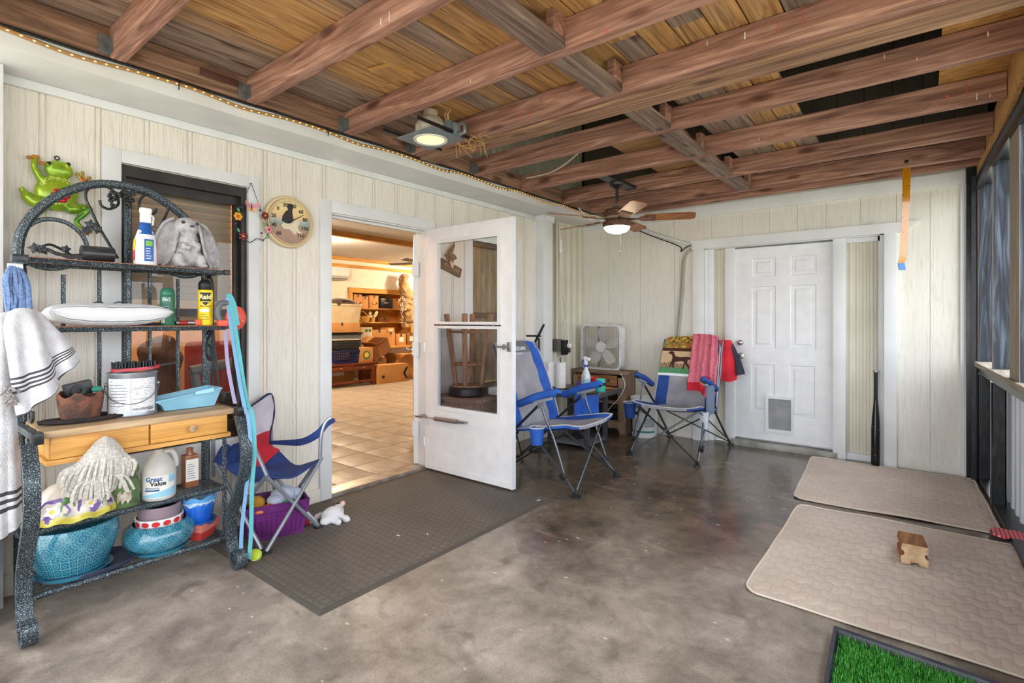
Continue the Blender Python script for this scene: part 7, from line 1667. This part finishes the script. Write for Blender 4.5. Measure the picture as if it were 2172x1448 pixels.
m.sheet([[Vector((a,b,.0005)) for a,b in o_],[Vector((a*.5+c_*.5,b*.5+d_*.5,.007)) for (a,b),(c_,d_) in zip(o_,i_)],[Vector((a,b,.0115)) for a,b in i_],[Vector((a,b,.002)) for a,b in i_]], None, 0, True); m.build('mat_border', mat('mat_rubber', (84,78,72), .8, bump=.4, bscale=120), t, smooth=0)
for (px, py, l_, lb_) in ((-2.42,1.98,.022,'white litter scrap lying near the middle of the door mat'),(-2.30,2.10,.012,'tiny litter scrap just right of the larger scrap on door mat'),(-2.12,2.98,.03,'white litter scrap at the far corner of the door mat')):
    m = MB(); m.obox((px,py,.013), (l_,.010,.003), Matrix.Rotation(R.uniform(0,3),3,'Z'), .001); tag(m.build('litter_scrap', mat('scrap_white', (220,218,210), .8)), lb_, 'litter', 'scraps of litter on the mat')
# ---- behind the storm door: dresser with an upturned stool
drs = thing('low_dresser', 'worn brown low dresser seen through the lower door glass', 'cabinet', (-3.07,3.26,0))
m = MB(); m.box(-3.31,-2.79,3.065,3.42,.60,.635,.006); m.build('dresser_top', cabx, drs); m = MB(); m.box(-3.30,-2.82,3.085,3.41,.05,.60); m.build('carcass', cabw, drs)
for a, b in ((-3.285,-3.06),(-3.04,-2.84)): m = MB(); m.box(a,b,3.076,3.086,.36,.58,.003); dq = m.build('drawer', cabw, drs); m = MB(); m.ell(((a+b)/2,3.068,.47),(.014,.012,.014),10,8); m.build('knob', blackp, dq)
m = MB(); m.box(-3.06,-3.04,3.07,3.085,.05,.60); m.build('stile', cabw, drs)
for a, b in ((-3.27,3.12),(-2.85,3.12),(-3.27,3.38),(-2.85,3.38)): m = MB(); m.box(a-.02,a+.02,b-.02,b+.02,0,.05); m.build('foot', cabw, drs)
stl = thing('upturned_stool', 'rustic round wooden stool turned upside down on the low dresser', 'stool', (-3.05,3.255,.637))
stw = wood('stool_wood', [(186,146,112),(156,116,86),(120,84,60)], 2, fine=70, knots=False)
m = MB(); m.lathe([(0,0),(.155,0),(.17,.015),(.17,.07),(.15,.078),(0,.078)], (-3.05,3.255,.637), 28); m.build('seat', mat('black_vinyl', (34,34,38), .35), stl)
m = MB(); m.lathe([(0,.078),(.145,.079),(.145,.09),(0,.092)], (-3.05,3.255,.637), 24); m.build('seat_underside', stw, stl)
fs = []
for i in range(4):
    a = .5+i*PI/2; p0 = Vector((-3.05+.11*math.cos(a),3.255+.11*math.sin(a),.72)); p1 = Vector((-3.05+.205*math.cos(a),3.255+.175*math.sin(a),1.33)); fs.append((p0,p1))
    m = MB(); m.tube([p0, p1], [.02,.024], 10); m.build('leg', stw, stl)
for f in (.3,.75):
    for i in range(4):
        m = MB(); m.tube([fs[i][0].lerp(fs[i][1],f), fs[(i+1)%4][0].lerp(fs[(i+1)%4][1],f)], .012, 8); m.build('rung', stw, stl)
sg = thing('carved_sign', 'dark carved wooden sign with a twisted branch hanging on the wall behind the door', 'sign', (XL+.02,3.31,1.70))
sgr = Matrix.Rotation(-.30,3,'X'); m = MB(); m.obox((XL+.018,3.31,1.745), (.018,.27,.085), sgr, .004); m.build('sign_board', mat('sign_wood', (112,92,74), .8, col2=(84,66,52), scale=14, stretch=(1,.5,4)), sg)
text('lettering', 'VENTURE', .05, (XL+.029,3.31,1.745), (0,math.cos(.30),-math.sin(.30)), (0,math.sin(.30),math.cos(.30)), mat('sign_letter', (166,144,118), .7), sg, ext=.002)
m = MB(); m.tube([(XL+.03,3.30,1.79),(XL+.03,3.31,1.84),(XL+.03,3.29,1.88),(XL+.03,3.33,1.93),(XL+.03,3.34,1.97),(XL+.03,3.32,1.985)], [.022,.024,.020,.014,.009,.005], 8, sm=4)
for (a, b) in (((3.30,1.81),(3.23,1.86)),((3.31,1.81),(3.37,1.84)),((3.30,1.87),(3.26,1.85)),((3.31,1.87),(3.36,1.85))): m.tube([(XL+.03,*a),(XL+.032,*b)], .009, 6)
m.build('twisted_branch', mat('branch_brown', (112,88,70), .7), sg)
m = MB(); m.prism([(3.27,1.80),(3.33,1.80),(3.31,1.74),(3.29,1.75)], lambda a,b,h: (XL+.045+h,a,b), .004); m.build('raffia_bow', mat('raffia', (214,186,150), .9), sg)
# black lamp arm poking up behind the near chair
m = MB(); m.tube([(-2.96,4.18,0.02),(-2.97,4.18,1.10)], .012, 8); m.lathe([(0,.02),(.11,.015),(.11,.001),(0,.001)], (-2.96,4.18,0), 20); m.tube([(-3.10,4.15,1.12),(-2.95,4.18,1.12)], .010, 8); m.tube([(-3.01,4.17,1.06),(-2.915,4.19,1.235)], .012, 8)
t = thing('black_stand', 'thin black metal stand behind the near camp chair', 'stand', (-2.96,4.18,0)); m.build('stand_frame', blackp, t)
# ---- outlet, conduit and cables in the corner
t = thing('outlet_box', 'dark outlet box with plugs and adapters on the corner wall', 'outlet', (-3.24,4.97,.92))
m = MB(); m.obox((-3.27,4.97,.99), (.07,.09,.14), None, .006); m.build('box', mat('outlet_grey', (96,92,88), .5), t)
m = MB(); m.obox((-3.215,5.03,.965), (.05,.09,.17), None, .008); m.obox((-3.20,5.05,.93), (.08,.05,.05), None, .008); m.build('adapter', blackp, t)
m = MB(); m.obox((-3.185,5.075,.985), (.05,.06,.04), None, .008); m.build('plug', whitep, t)
m = MB(); m.tube([(-3.285,4.975,1.05),(-3.285,4.975,2.40)], .014, 10); tag(m.build('conduit', mat('conduit_cream', (206,200,186), .5)), 'vertical painted conduit above the outlet box', 'pipe')
wcm = mat('white_cord', (222,220,214), .5)
m = MB(); m.tube([(-3.27,5.03,2.38),(-3.265,5.02,2.1),(-3.26,5.05,1.7),(-3.26,5.16,1.35),(-3.25,5.06,1.15),(-3.19,5.07,1.0)], .006, 6, sm=6); tag(m.build('power_cord', wcm), 'white cord hanging in a loose curve left of the corner', 'cord')
m = MB(); m.tube([(-3.27,5.00,2.38),(-3.26,5.01,2.0),(-3.26,5.01,1.6),(-3.25,5.10,1.2),(-3.19,5.085,1.0),(-3.22,5.16,.9),(-3.26,5.2,.6)], .005, 6, sm=6); tag(m.build('power_cord', wcm), 'thin cord running down beside the conduit to the cabinet', 'cord')
m = MB(); m.tube([(-3.262,5.02,2.2),(-3.262,5.02,2.05)], .018, 8); tag(m.build('cord_switch', whitep), 'small white inline switch high on the corner cord', 'switch')
# white raceway and grey cable on the back wall
m = MB(); m.tube([(-2.62,5.572,2.365),(-2.40,5.572,2.255),(-1.95,5.572,2.082)], .019, 10); tag(m.build('raceway', white), 'white diagonal pipe with cable on the back wall below fan', 'pipe')
m = MB(); m.tube([(-2.62,5.55,2.335),(-2.40,5.55,2.225),(-2.08,5.55,2.08),(-2.06,5.55,2.02),(-2.02,5.55,2.05),(-1.955,5.55,2.08)], .006, 6, sm=5); tag(m.build('black_cable', blackp), 'black cable strapped along the white diagonal pipe', 'cable')
m = MB(); m.tube([(-1.945,5.552,2.09),(-1.96,5.565,2.04),(-2.03,5.58,1.95),(-2.055,5.58,1.6),(-2.09,5.58,1.2),(-2.12,5.58,.95),(-2.13,5.58,.7)], .013, 8, sm=5); m.tube([(-1.965,5.555,2.04),(-2.05,5.57,1.93),(-2.075,5.57,1.6),(-2.11,5.57,1.2),(-2.14,5.57,.9)], .006, 6, sm=5); tag(m.build('grey_cable', mat('cable_grey', (166,162,152), .6)), 'thick grey cable running down the wall beside the door casing', 'cable')
# ---- ceiling fan
fx, fyy, fz = -2.185, 4.30, 2.16
cf = thing('ceiling_fan', 'brown rustic ceiling fan with lit glass bowl hanging from the joists', 'fan', (fx,fyy,2.06))
bark = mat('bark_brown', (112,76,58), .8, col2=(70,46,36), scale=40, stretch=(1,1,.3), bump=1, bscale=70); brz = mat('aged_bronze', (96,70,56), .45, .5); barkl = mat('fan_taupe', (150,128,104), .6)
m = MB(); m.lathe([(0,2.52),(.07,2.52),(.065,2.50),(.03,2.475),(.014,2.47),(.014,2.36)], (fx,fyy,0), 20); m.box(fx-.05,fx+.05,fyy-.36,fyy+.31,2.52,2.55); m.build('canopy', blackp, cf)
m = MB(); m.tube([(fx,fyy,2.30),(fx,fyy,2.48)], .014, 10); m.build('down_rod', mat('rod_red_brown', (110,44,36), .4), cf)
m = MB(); m.lathe([(.014,2.335),(.03,2.32),(.045,2.30),(.085,2.285),(.115,2.272)], (fx,fyy,0), 28); m.build('yoke_cover', barkl, cf)
m = MB(); m.lathe([(.112,2.275),(.125,2.262),(.122,2.235),(.108,2.215)], (fx,fyy,0), 36, fn=lambda p,a: p+Vector((.003*math.sin(a*19),.003*math.cos(a*23),0))); m.build('motor_band', bark, cf)
m = MB(); m.lathe([(.11,2.217),(.118,2.21),(.11,2.195),(.06,2.185),(.0,2.18)], (fx,fyy,0), 28); m.build('motor_base', barkl, cf)
m = MB(); m.lathe([(.05,2.185),(.10,2.175),(.126,2.17),(.13,2.145),(.118,2.122)], (fx,fyy,0), 36, fn=lambda p,a: p+Vector((.003*math.sin(a*19),.003*math.cos(a*23),0))); m.build('light_collar', bark, cf)
m = MB(); m.lathe([(.118,2.122),(.112,2.105),(.09,2.082),(.05,2.068),(0,2.064)], (fx,fyy,0), 30); m.build('glass_bowl', mat('lit_glass', (255,244,224), .3, emis=((255,236,206),2.5)), cf, label='glowing white glass bowl')
m = MB(); m.tube([(fx+.05,fyy-.03,2.07),(fx+.05,fyy-.03,1.90)], .0018, 5); m.lathe([(0,1.90),(.006,1.895),(.010,1.88),(.006,1.868),(0,1.865)], (fx+.05,fyy-.03,0), 10); m.build('pull_chain', clip, cf)
oakf = wood('fan_blade_oak', [(170,116,64),(150,94,48),(118,70,36)], 0, rough=.5, fine=60, knots=False, dark=.5)
TIPS = [(-1.56, 4.563, 2.2), (-1.717, 3.855, 2.2), (-2.625, 3.854, 2.2), (-2.928, 4.56, 2.2), (-2.248, 5.026, 2.2)]
a0 = 0.0
for i in range(5):
    a = math.radians(24)+i*2*PI/5; rm = Matrix.Translation((fx,fyy,2.197)) @ Matrix.Rotation(a,4,'Z') @ Matrix.Rotation(-.24,4,'X')
    m = MB(); m.prism([(.24,-.05),(.26,-.062),(.64,-.07),(.675,-.055),(.68,0),(.675,.055),(.64,.07),(.26,.062),(.24,.05)], lambda x,y,h: (x,y,-.004+h), .008); m.tf(rm); bl_ = m.build('fan_blade', oakf, cf, smooth=0)
    m = MB(); m.prism([(.09,-.02),(.19,-.014),(.22,-.045),(.33,-.05),(.335,.05),(.22,.045),(.19,.014),(.09,.02)], lambda x,y,h: (x,y,-.013+h), .008); m.tf(rm); m.build('blade_iron', bark, bl_)
lamp('fan_lamp', (fx,fyy,2.02), 2, (1,.80,.55), .10)
# ---- recessed can light without its ceiling
cn = thing('can_light', 'grey and white recessed can light hanging bare between the joists', 'light', (-2.50,2.29,2.42))
cpx, cpy = -2.49, 2.30
m = MB(); 
sq_ = [(cpx+dx*.155, cpy+dy*.14) for dx, dy in ((-1,-1),(1,-1),(1,1),(-1,1))]
ring_ = [(cpx+.095*math.cos(i*PI/16+PI*1.25), cpy+.095*math.sin(i*PI/16+PI*1.25)) for i in range(32)]
outer = []
for i in range(4):
    for j in range(8): a, b = sq_[i], sq_[(i+1)%4]; outer.append((a[0]+(b[0]-a[0])*j/8, a[1]+(b[1]-a[1])*j/8))
gpl = mat('primer_grey', (112,122,130), .5, col2=(140,140,136), scale=30, lo=.55, hi=.7)
m.sheet([[Vector((x,y,2.452)) for x,y in outer],[Vector((x,y,2.440)) for x,y in outer],[Vector((x,y,2.440)) for x,y in ring_],[Vector((x,y,2.452)) for x,y in ring_]], None, 0, True); m.build('mounting_plate', gpl, cn, smooth=0)
m = MB(); m.lathe([(.088,2.448),(.088,2.47),(.098,2.49),(.095,2.53),(.07,2.575),(.045,2.585),(.045,2.625),(0,2.628)], (cpx,cpy,0), 28); m.build('housing', mat('housing_white', (214,208,200), .5, col2=(170,150,130), scale=10), cn)
m = MB(); m.lathe([(.086,2.443),(.092,2.436),(.108,2.434),(.110,2.440),(.098,2.445)], (cpx,cpy,0), 32); m.build('trim_ring', white, cn)
m = MB(); m.lathe([(.087,2.438),(.078,2.47),(.06,2.51),(.04,2.53),(0,2.532)], (cpx,cpy,0), 28); m.build('lit_reflector', mat('lit_reflector', (250,214,140), .4, emis=((255,216,156),.42)), cn, label='warm lit reflector')
m = MB(); m.obox((cpx+.10,cpy+.07,2.50), (.085,.085,.09), None, .004); m.obox((cpx+.155,cpy+.075,2.49), (.03,.06,.08), None, .004); m.build('junction_box', gpl, cn)
m = MB(); m.tube([(cpx+.17,cpy+.08,2.52),(cpx+.21,cpy+.09,2.525),(cpx+.215,cpy+.09,2.47),(cpx+.175,cpy+.085,2.46)], .012, 8, sm=5); m.build('flex_conduit', galv, cn)
m = MB(); m.tube([(cpx+.08,cpy+.07,2.54),(cpx+.07,cpy+.06,2.60),(cpx+.06,cpy+.09,2.645)], .006, 6); m.tube([(cpx+.095,cpy+.07,2.54),(cpx+.095,cpy+.06,2.60),(cpx+.08,cpy+.1,2.645)], .006, 6); m.build('supply_cable', mat('cable_tan', (222,190,140), .6), cn)
for yy in (-.145,.145): m = MB(); m.box(cpx-.165,cpx-.155,2.05,2.55,2.46,2.48) if yy < 0 else m.box(cpx+.155,cpx+.163,2.05,2.55,2.46,2.48); m.build('hanger_bar', black_steel, cn)
lamp('can_lamp', (cpx,cpy,2.425), 3, (1,.72,.40), .06, 'SPOT', (0,0,0), spot=2.2)
m = MB()
for i in range(16):
    c_ = Vector((cpx+.17+R.uniform(-.08,.1), cpy+.15+R.uniform(-.04,.06), 2.45)); m.tube([c_, c_+Vector((R.uniform(-.06,.08),R.uniform(-.05,.05),R.uniform(-.09,.02))), c_+Vector((R.uniform(-.09,.12),R.uniform(-.06,.06),R.uniform(-.14,.0)))], .0018, 4, sm=3)
tag(m.build('nest_straw', mat('straw', (196,150,84), .9)), 'bits of dry nest straw hanging beside the can light', 'straw', kind='stuff')
# rope light and cable along the white beam
rl_ = thing('rope_light', 'amber rope light with tiny bulbs strung along the white beam', 'rope light', (-2.985,2.0,2.45))
P = [(-2.99, -.4+i*.25, 2.490-.012*abs(math.sin(i*1.1))-.012*(i % 3 == 1)) for i in range(24)]
rp = spline(P, 6); m = MB(); m.tube(rp, .0085, 8); m.build('rope_tube', mat('amber_tube', (178,134,80), .35), rl_)
m = MB()
for i in range(0, len(rp)-1):
    for f in (0,): m.ell(rp[i].lerp(rp[i+1],f)+Vector((.007,0,-.003)), (.003,.006,.003), 6, 4)
tag(m.build('bulbs', mat('warm_bulb', (255,220,150), .4, emis=((255,206,120),1.0)), rl_), kind='stuff')
P = [(-2.992, -.4+i*.25, 2.505-.008*abs(math.sin(i*1.1+.3))) for i in range(24)]
m = MB(); m.tube(P, .0065, 6, sm=5); tag(m.build('black_cable', blackp), 'black cable running along the top of the white beam', 'cable')
for yy in (.25,1.02,1.87,2.95,3.7): m = MB(); m.tube([(-2.985,yy,2.512),(-2.975,yy+.003,2.49),(-2.985,yy+.006,2.455)], .003, 5, sm=3); m.build('cable_tie', blackp, rl_)
m = MB(); m.tube([(-2.9,3.88,2.60),(-2.6,3.86,2.60),(-2.35,3.80,2.66),(-2.1,3.6,2.70),(-2.2,3.3,2.66)], .008, 6, sm=5); tag(m.build('romex_cable', mat('romex_white', (222,212,190), .6)), 'loose white cable lying over the joists near the fan', 'cable')
m = MB(); m.tube([(-2.95,4.9,2.50),(-2.97,5.1,2.45),(-2.94,5.25,2.47),(-2.9,5.4,2.42)], .006, 6, sm=5); tag(m.build('extension_cord', whitep), 'short white extension cord at the far end of the white beam', 'cord')

# ============================================================ RIGHT: QUILTS, TURF TRAY, BAT, FLY TAPE
k = NT('quilted_beige'); k.set(.9, sheen=.2); v = k.coord()
qx = k.n('ShaderNodeSeparateXYZ'); k.l(v, qx.inputs[0])
qv = k.math('DIVIDE', qx.outputs['Y'], .085); row = k.math('FLOOR', qv); od = k.math('ABSOLUTE', k.math('SUBTRACT', k.math('FRACT', k.math('MULTIPLY', row, .5)), 0))
qu = k.math('DIVIDE', qx.outputs['X'], .075)
zig = k.math('MULTIPLY', k.math('SINE', k.math('MULTIPLY', qu, 2*PI)), .14)
fv = k.math('FRACT', k.math('ADD', qv, zig)); row2 = k.math('FLOOR', k.math('ADD', qv, zig)); fu = k.math('FRACT', k.math('ADD', qu, k.math('MULTIPLY', row2, .5)))
dv = k.math('MINIMUM', fv, k.math('SUBTRACT', 1, fv)); du = k.math('MINIMUM', fu, k.math('SUBTRACT', 1, fu))
hd_ = k.math('MINIMUM', dv, du); ln = k.ramp(hd_, ((.015,(1,1,1)),(.06,(0,0,0)))); n1 = k.noise(v, 1.6, 5, .5); n2 = k.noise(v, 7, 5)
c = k.mix(k.ramp(n1, ((.35,(0,0,0)),(.7,(1,1,1)))), lin((206,190,176)), lin((188,169,154))); c = k.mix(.3, c, k.ramp(n2, ((.3,(.75,.75,.75)),(.6,(1.05,1.05,1.05)))), 'MULTIPLY')
k.col(k.mix(k.math('MULTIPLY', ln, .22), c, lin((130,114,104)))); pf_ = k.ramp(hd_, ((0,(0,0,0)),(.3,(1,1,1)))); k.bump(k.math('ADD', pf_, k.math('MULTIPLY', n2, .8)), .4, .010); quilt = k.m
qed = mat('quilt_piping', (218,206,190), .85)
def pad(name, label, corners, seed, amp=.010, r=.10):
    t = thing(name, label, 'pad', (sum(c[0] for c in corners)/4, sum(c[1] for c in corners)/4, 0))
    A_, B_, C_, D_ = [Vector((*c, 0)) for c in corners]
    def f(u, v):
        # superellipse-style rounding of the corners
        a, b = u*2-1, v*2-1; k_ = 1
        e = .06
        ca, cb = max(0,abs(a)-1+2*e)/(2*e), max(0,abs(b)-1+2*e)/(2*e)
        if ca > 0 and cb > 0:
            d_ = max(ca, cb)/math.hypot(ca, cb)
            a = math.copysign(1-2*e+2*e*ca*d_, a); b = math.copysign(1-2*e+2*e*cb*d_, b)
        u, v = (a+1)/2, (b+1)/2
        p = A_.lerp(B_, u).lerp(D_.lerp(C_, u), v); q = Vector((p.x*1.2, p.y*3.2, seed)); w_ = noise.noise(q); w2_ = noise.noise(Vector((p.x*4, p.y*4, seed+3)))
        z = .012+amp*(max(0,w_)*2.0+.5*max(0,w2_)+.5*max(0,noise.noise(Vector((p.x*9+p.y*4,p.y*9-p.x*4,seed+6)))))
        ed = min(u, 1-u, v, 1-v); z = .004+(z-.002)*min(1, ed*16)+.012*max(0, noise.noise(Vector((p.x*2.2,p.y*2.2,seed+9))))*(ed < .04)
        ex = .012*noise.noise(Vector((p.x*3,p.y*3,seed+5)))*(1-min(1,ed*8))
        return (p.x+ex, p.y+ex, z)
    m = MB(); m.grid(f, 54, 48, th=.006); m.v = [Vector((v.x, v.y, max(v.z+.004, .001))) for v in m.v]; m.build('quilted_cover', quilt, t)
    n_ = 60; P = [f(i/n_,0) for i in range(n_)]+[f(1,i/n_) for i in range(n_)]+[f(1-i/n_,1) for i in range(n_)]+[f(0,1-i/n_) for i in range(n_)]
    m = MB(); m.tube([(x,y,z+.004) for x,y,z in P], .0055, 6, True); m.build('piping', qed, t)
    return f
q1 = pad('quilted_pad', 'beige quilted floor pad lying along the back wall by the white door', [(-.735,4.165),(.372,4.215),(.315,5.535),(-.815,5.525)], 2.0)
q2 = pad('quilted_pad', 'larger beige quilted floor pad with a wooden block, in front at right', [(-.668,2.60),(.44,2.575),(.452,4.06),(-.672,4.045)], 7.0, .013)
# wooden block with notched sides
bt = thing('wooden_block', 'short sawn wooden post end with notched side lying on the quilted pad', 'wood block', (-.045,3.47,.02))
cutw = mat('sawn_end', (206,176,138), .85, col2=(176,144,108), scale=30, bump=.5); brw = wood('block_grain', [(186,132,76),(150,96,52),(104,64,36)], 1, fine=60, knots=False)
prof = [(-.075,0),(-.025,.004),(-.02,.018),(.02,.022),(.03,.004),(.072,0),(.078,.05),(.058,.062),(.054,.082),(.076,.094),(.074,.138),(-.07,.142),(-.077,.10),(-.06,.088),(-.058,.066),(-.078,.052)]
rz_ = Matrix.Translation((-.045,3.455,.022)) @ Matrix.Rotation(.12,4,'Z') @ Matrix.Scale(.74,4)
m = MB(); m.prism([(a,b) for a,b in prof], lambda a,b,h: (a,-.125+h,b), .25); m.tf(rz_); m.m = [1 if i < 2 else 0 for i in range(len(m.f))]; m.build('block', [brw, cutw], bt, smooth=0)
m = MB(); m.lathe([(0,.0805),(.014,.0805)], (0,0,0), 12); m.v = [rz_ @ Vector((.0765,.04+v.x,.115+v.y)) for v in m.v]; m.build('drill_hole', mat('pale_hole', (226,220,206), .7), bt)
# red bone toy
rd = thing('bone_toy', 'red and white checked bone-shaped dog toy between the pads at right', 'toy', (.36,4.10,.012))
P = []
for i in range(40):
    a = 2*PI*i/40; r = .062+.018*math.cos(4*a)*-1*abs(math.cos(a))**.5; r = .045+.035*abs(math.cos(a-.0))**.6*(1-.55*math.exp(-((math.sin(a))/.22)**2)); P.append((r*math.cos(a)*1.05, r*math.sin(a)*1.25))
k = NT('checked_red'); k.set(.8); ch = k.n('ShaderNodeTexChecker'); ch.inputs['Scale'].default_value = 75; k.l(k.coord(rot=(0,0,.78)), ch.inputs['Vector']); k.col(k.mix(ch.outputs['Fac'], lin((200,30,52)), lin((226,150,156))))
m = MB(); m.prism(P, lambda a,b,h: (.388+a,4.12+b,.030+h), .022); m.build('toy_body', k.m, rd); m = MB(); m.tube([(.388+a*1.02,4.12+b*1.02,.034) for a,b in P], .006, 6, True); m.build('dark_edge', blackp, rd)
# turf tray
tt = thing('turf_tray', 'black plastic tray filled with bright green artificial grass in the foreground', 'tray', (.05,2.2,0))
TQ = [(-.284,2.452),(.33,2.405),(.30,1.60),(-.248,1.62)]
def tq_(k_, z): cx_, cy_ = .02, 2.08; return [Vector((cx_+(x-cx_)*k_, cy_+(y-cy_)*k_, z)) for x, y in TQ]
m = MB(); m.sheet([tq_(.97,.002), tq_(1.0,.045), tq_(.985,.05), tq_(.955,.044), tq_(.93,.012)], None, 0, True); m.poly(tq_(.93,.012)); m.poly(tq_(.97,.002)[::-1]); m.build('tray_shell', mat('tray_black', (44,46,54), .4, col2=(62,64,74), scale=12), tt, smooth=0)
g = tq_(.92,.013); m = MB(); m.poly([p+Vector((0,0,.002)) for p in g]); m.build('turf_backing', mat('turf_dark', (24,70,22), .9), tt)
m = MB(); RR_ = random.Random(3); A_, B_, C_, D_ = g
for i in range(15500):
    u, v = RR_.random(), RR_.random()
    if v > .62 and RR_.random() < .6: v *= .6
    p = A_.lerp(B_,u).lerp(D_.lerp(C_,u),v); a = RR_.uniform(0,2*PI); h_ = RR_.uniform(.020,.036); l_ = RR_.uniform(.004,.018); w_ = .0013
    q = Vector((-math.sin(a),math.cos(a),0))*w_; tp = p+Vector((math.cos(a)*l_,math.sin(a)*l_,h_)); md = p.lerp(tp,.5)+Vector((0,0,.006))
    b = len(m.v); m.v += [p-q, p+q, md+q*.8, md-q*.8, tp]; m.face(b,b+1,b+2,b+3); m.face(b+3,b+2,b+4)
k = NT('turf_green'); k.set(.5); k.col(k.ramp(k.noise(k.coord(), 90, 2), ((.3,lin((30,112,30))),(.5,lin((58,158,48))),(.7,lin((120,190,80)))))); 
me = bpy.data.meshes.new('grass'); inv = ROOTINV[tt]; me.from_pydata([tuple(inv@v) for v in m.v], [], m.f); me.materials.append(k.m); o = bpy.data.objects.new('grass_blades', me); COL.objects.link(o); o.parent = tt; o['kind'] = 'stuff'
# baseball bat
b0, b1 = Vector((-.325,5.49,.012)), Vector((-.324,5.545,.835))
bm_ = thing('baseball_bat', 'black aluminium baseball bat standing against the wall right of the white door', 'bat', b0)
d_ = (b1-b0); Rm = d_.normalized().to_track_quat('Z','Y').to_matrix().to_4x4(); Mx = Matrix.Translation(b0) @ Rm; L_ = d_.length
k = NT('bat_black'); k.set(.25, .3); k.col(k.ramp(k.noise(k.coord((1,1,.5)), 26, 4, 1.5), ((.5, lin((26,28,28))), (.62, lin((30,34,34))), (.66, lin((120,128,120))))))
m = MB(); m.lathe([(0,0),(.028,.004),(.033,.015),(.033,.30),(.028,.42),(.019,.52),(.016,.56)], n=22); m.tf(Mx); m.build('barrel', k.m, bm_)
m = MB(); m.lathe([(.016,.56),(.0145,.60),(.0145,L_-.02)], n=18); m.tf(Mx); m.build('grip', mat('grip_black', (34,34,34), .8, bump=.5, bscale=150), bm_)
m = MB(); m.lathe([(.0145,L_-.02),(.025,L_-.01),(.025,L_),(0,L_+.004)], n=18); m.tf(Mx); m.build('knob', clip, bm_)
# fly tape
ft = thing('fly_tape', 'amber sticky fly tape hanging from the joists before the white door', 'fly tape', (-.12,5.22,1.70))
m = MB(); k = NT('fly_amber'); k.set(.2, coat=.5); k.col(k.ramp(k.noise(k.coord(), 130, 1), ((.64,lin((172,112,12))),(.68,lin((60,36,10))))))
W_ = [Vector((.062*math.cos(.62+.02*i), .062*math.sin(.62+.02*i), 0)) for i in range(12)]
m.ribbon([(-.105-.0006*i*i*.4, 5.225, 2.495-.072*i) for i in range(11)]+[(-.140,5.225,1.735)], W_, .0015); m.build('sticky_strip', k.m, ft)
m = MB(); m.ribbon([(-.140,5.225,1.737),(-.132,5.225,1.68)], (.042,.03,0), .006); m.build('blue_tab', mat('tab_blue', (48,110,176), .5), ft)
m = MB(); m.ell((-.104,5.196,2.54), (.014,.008,.014), 10, 6); m.build('thumb_tack', blackp, ft)

# ---- strings and stains the ceiling keeps
for (x_, y_) in ((-2.55,2.005),(-2.60,3.25),(-1.6,1.355)):
    pass
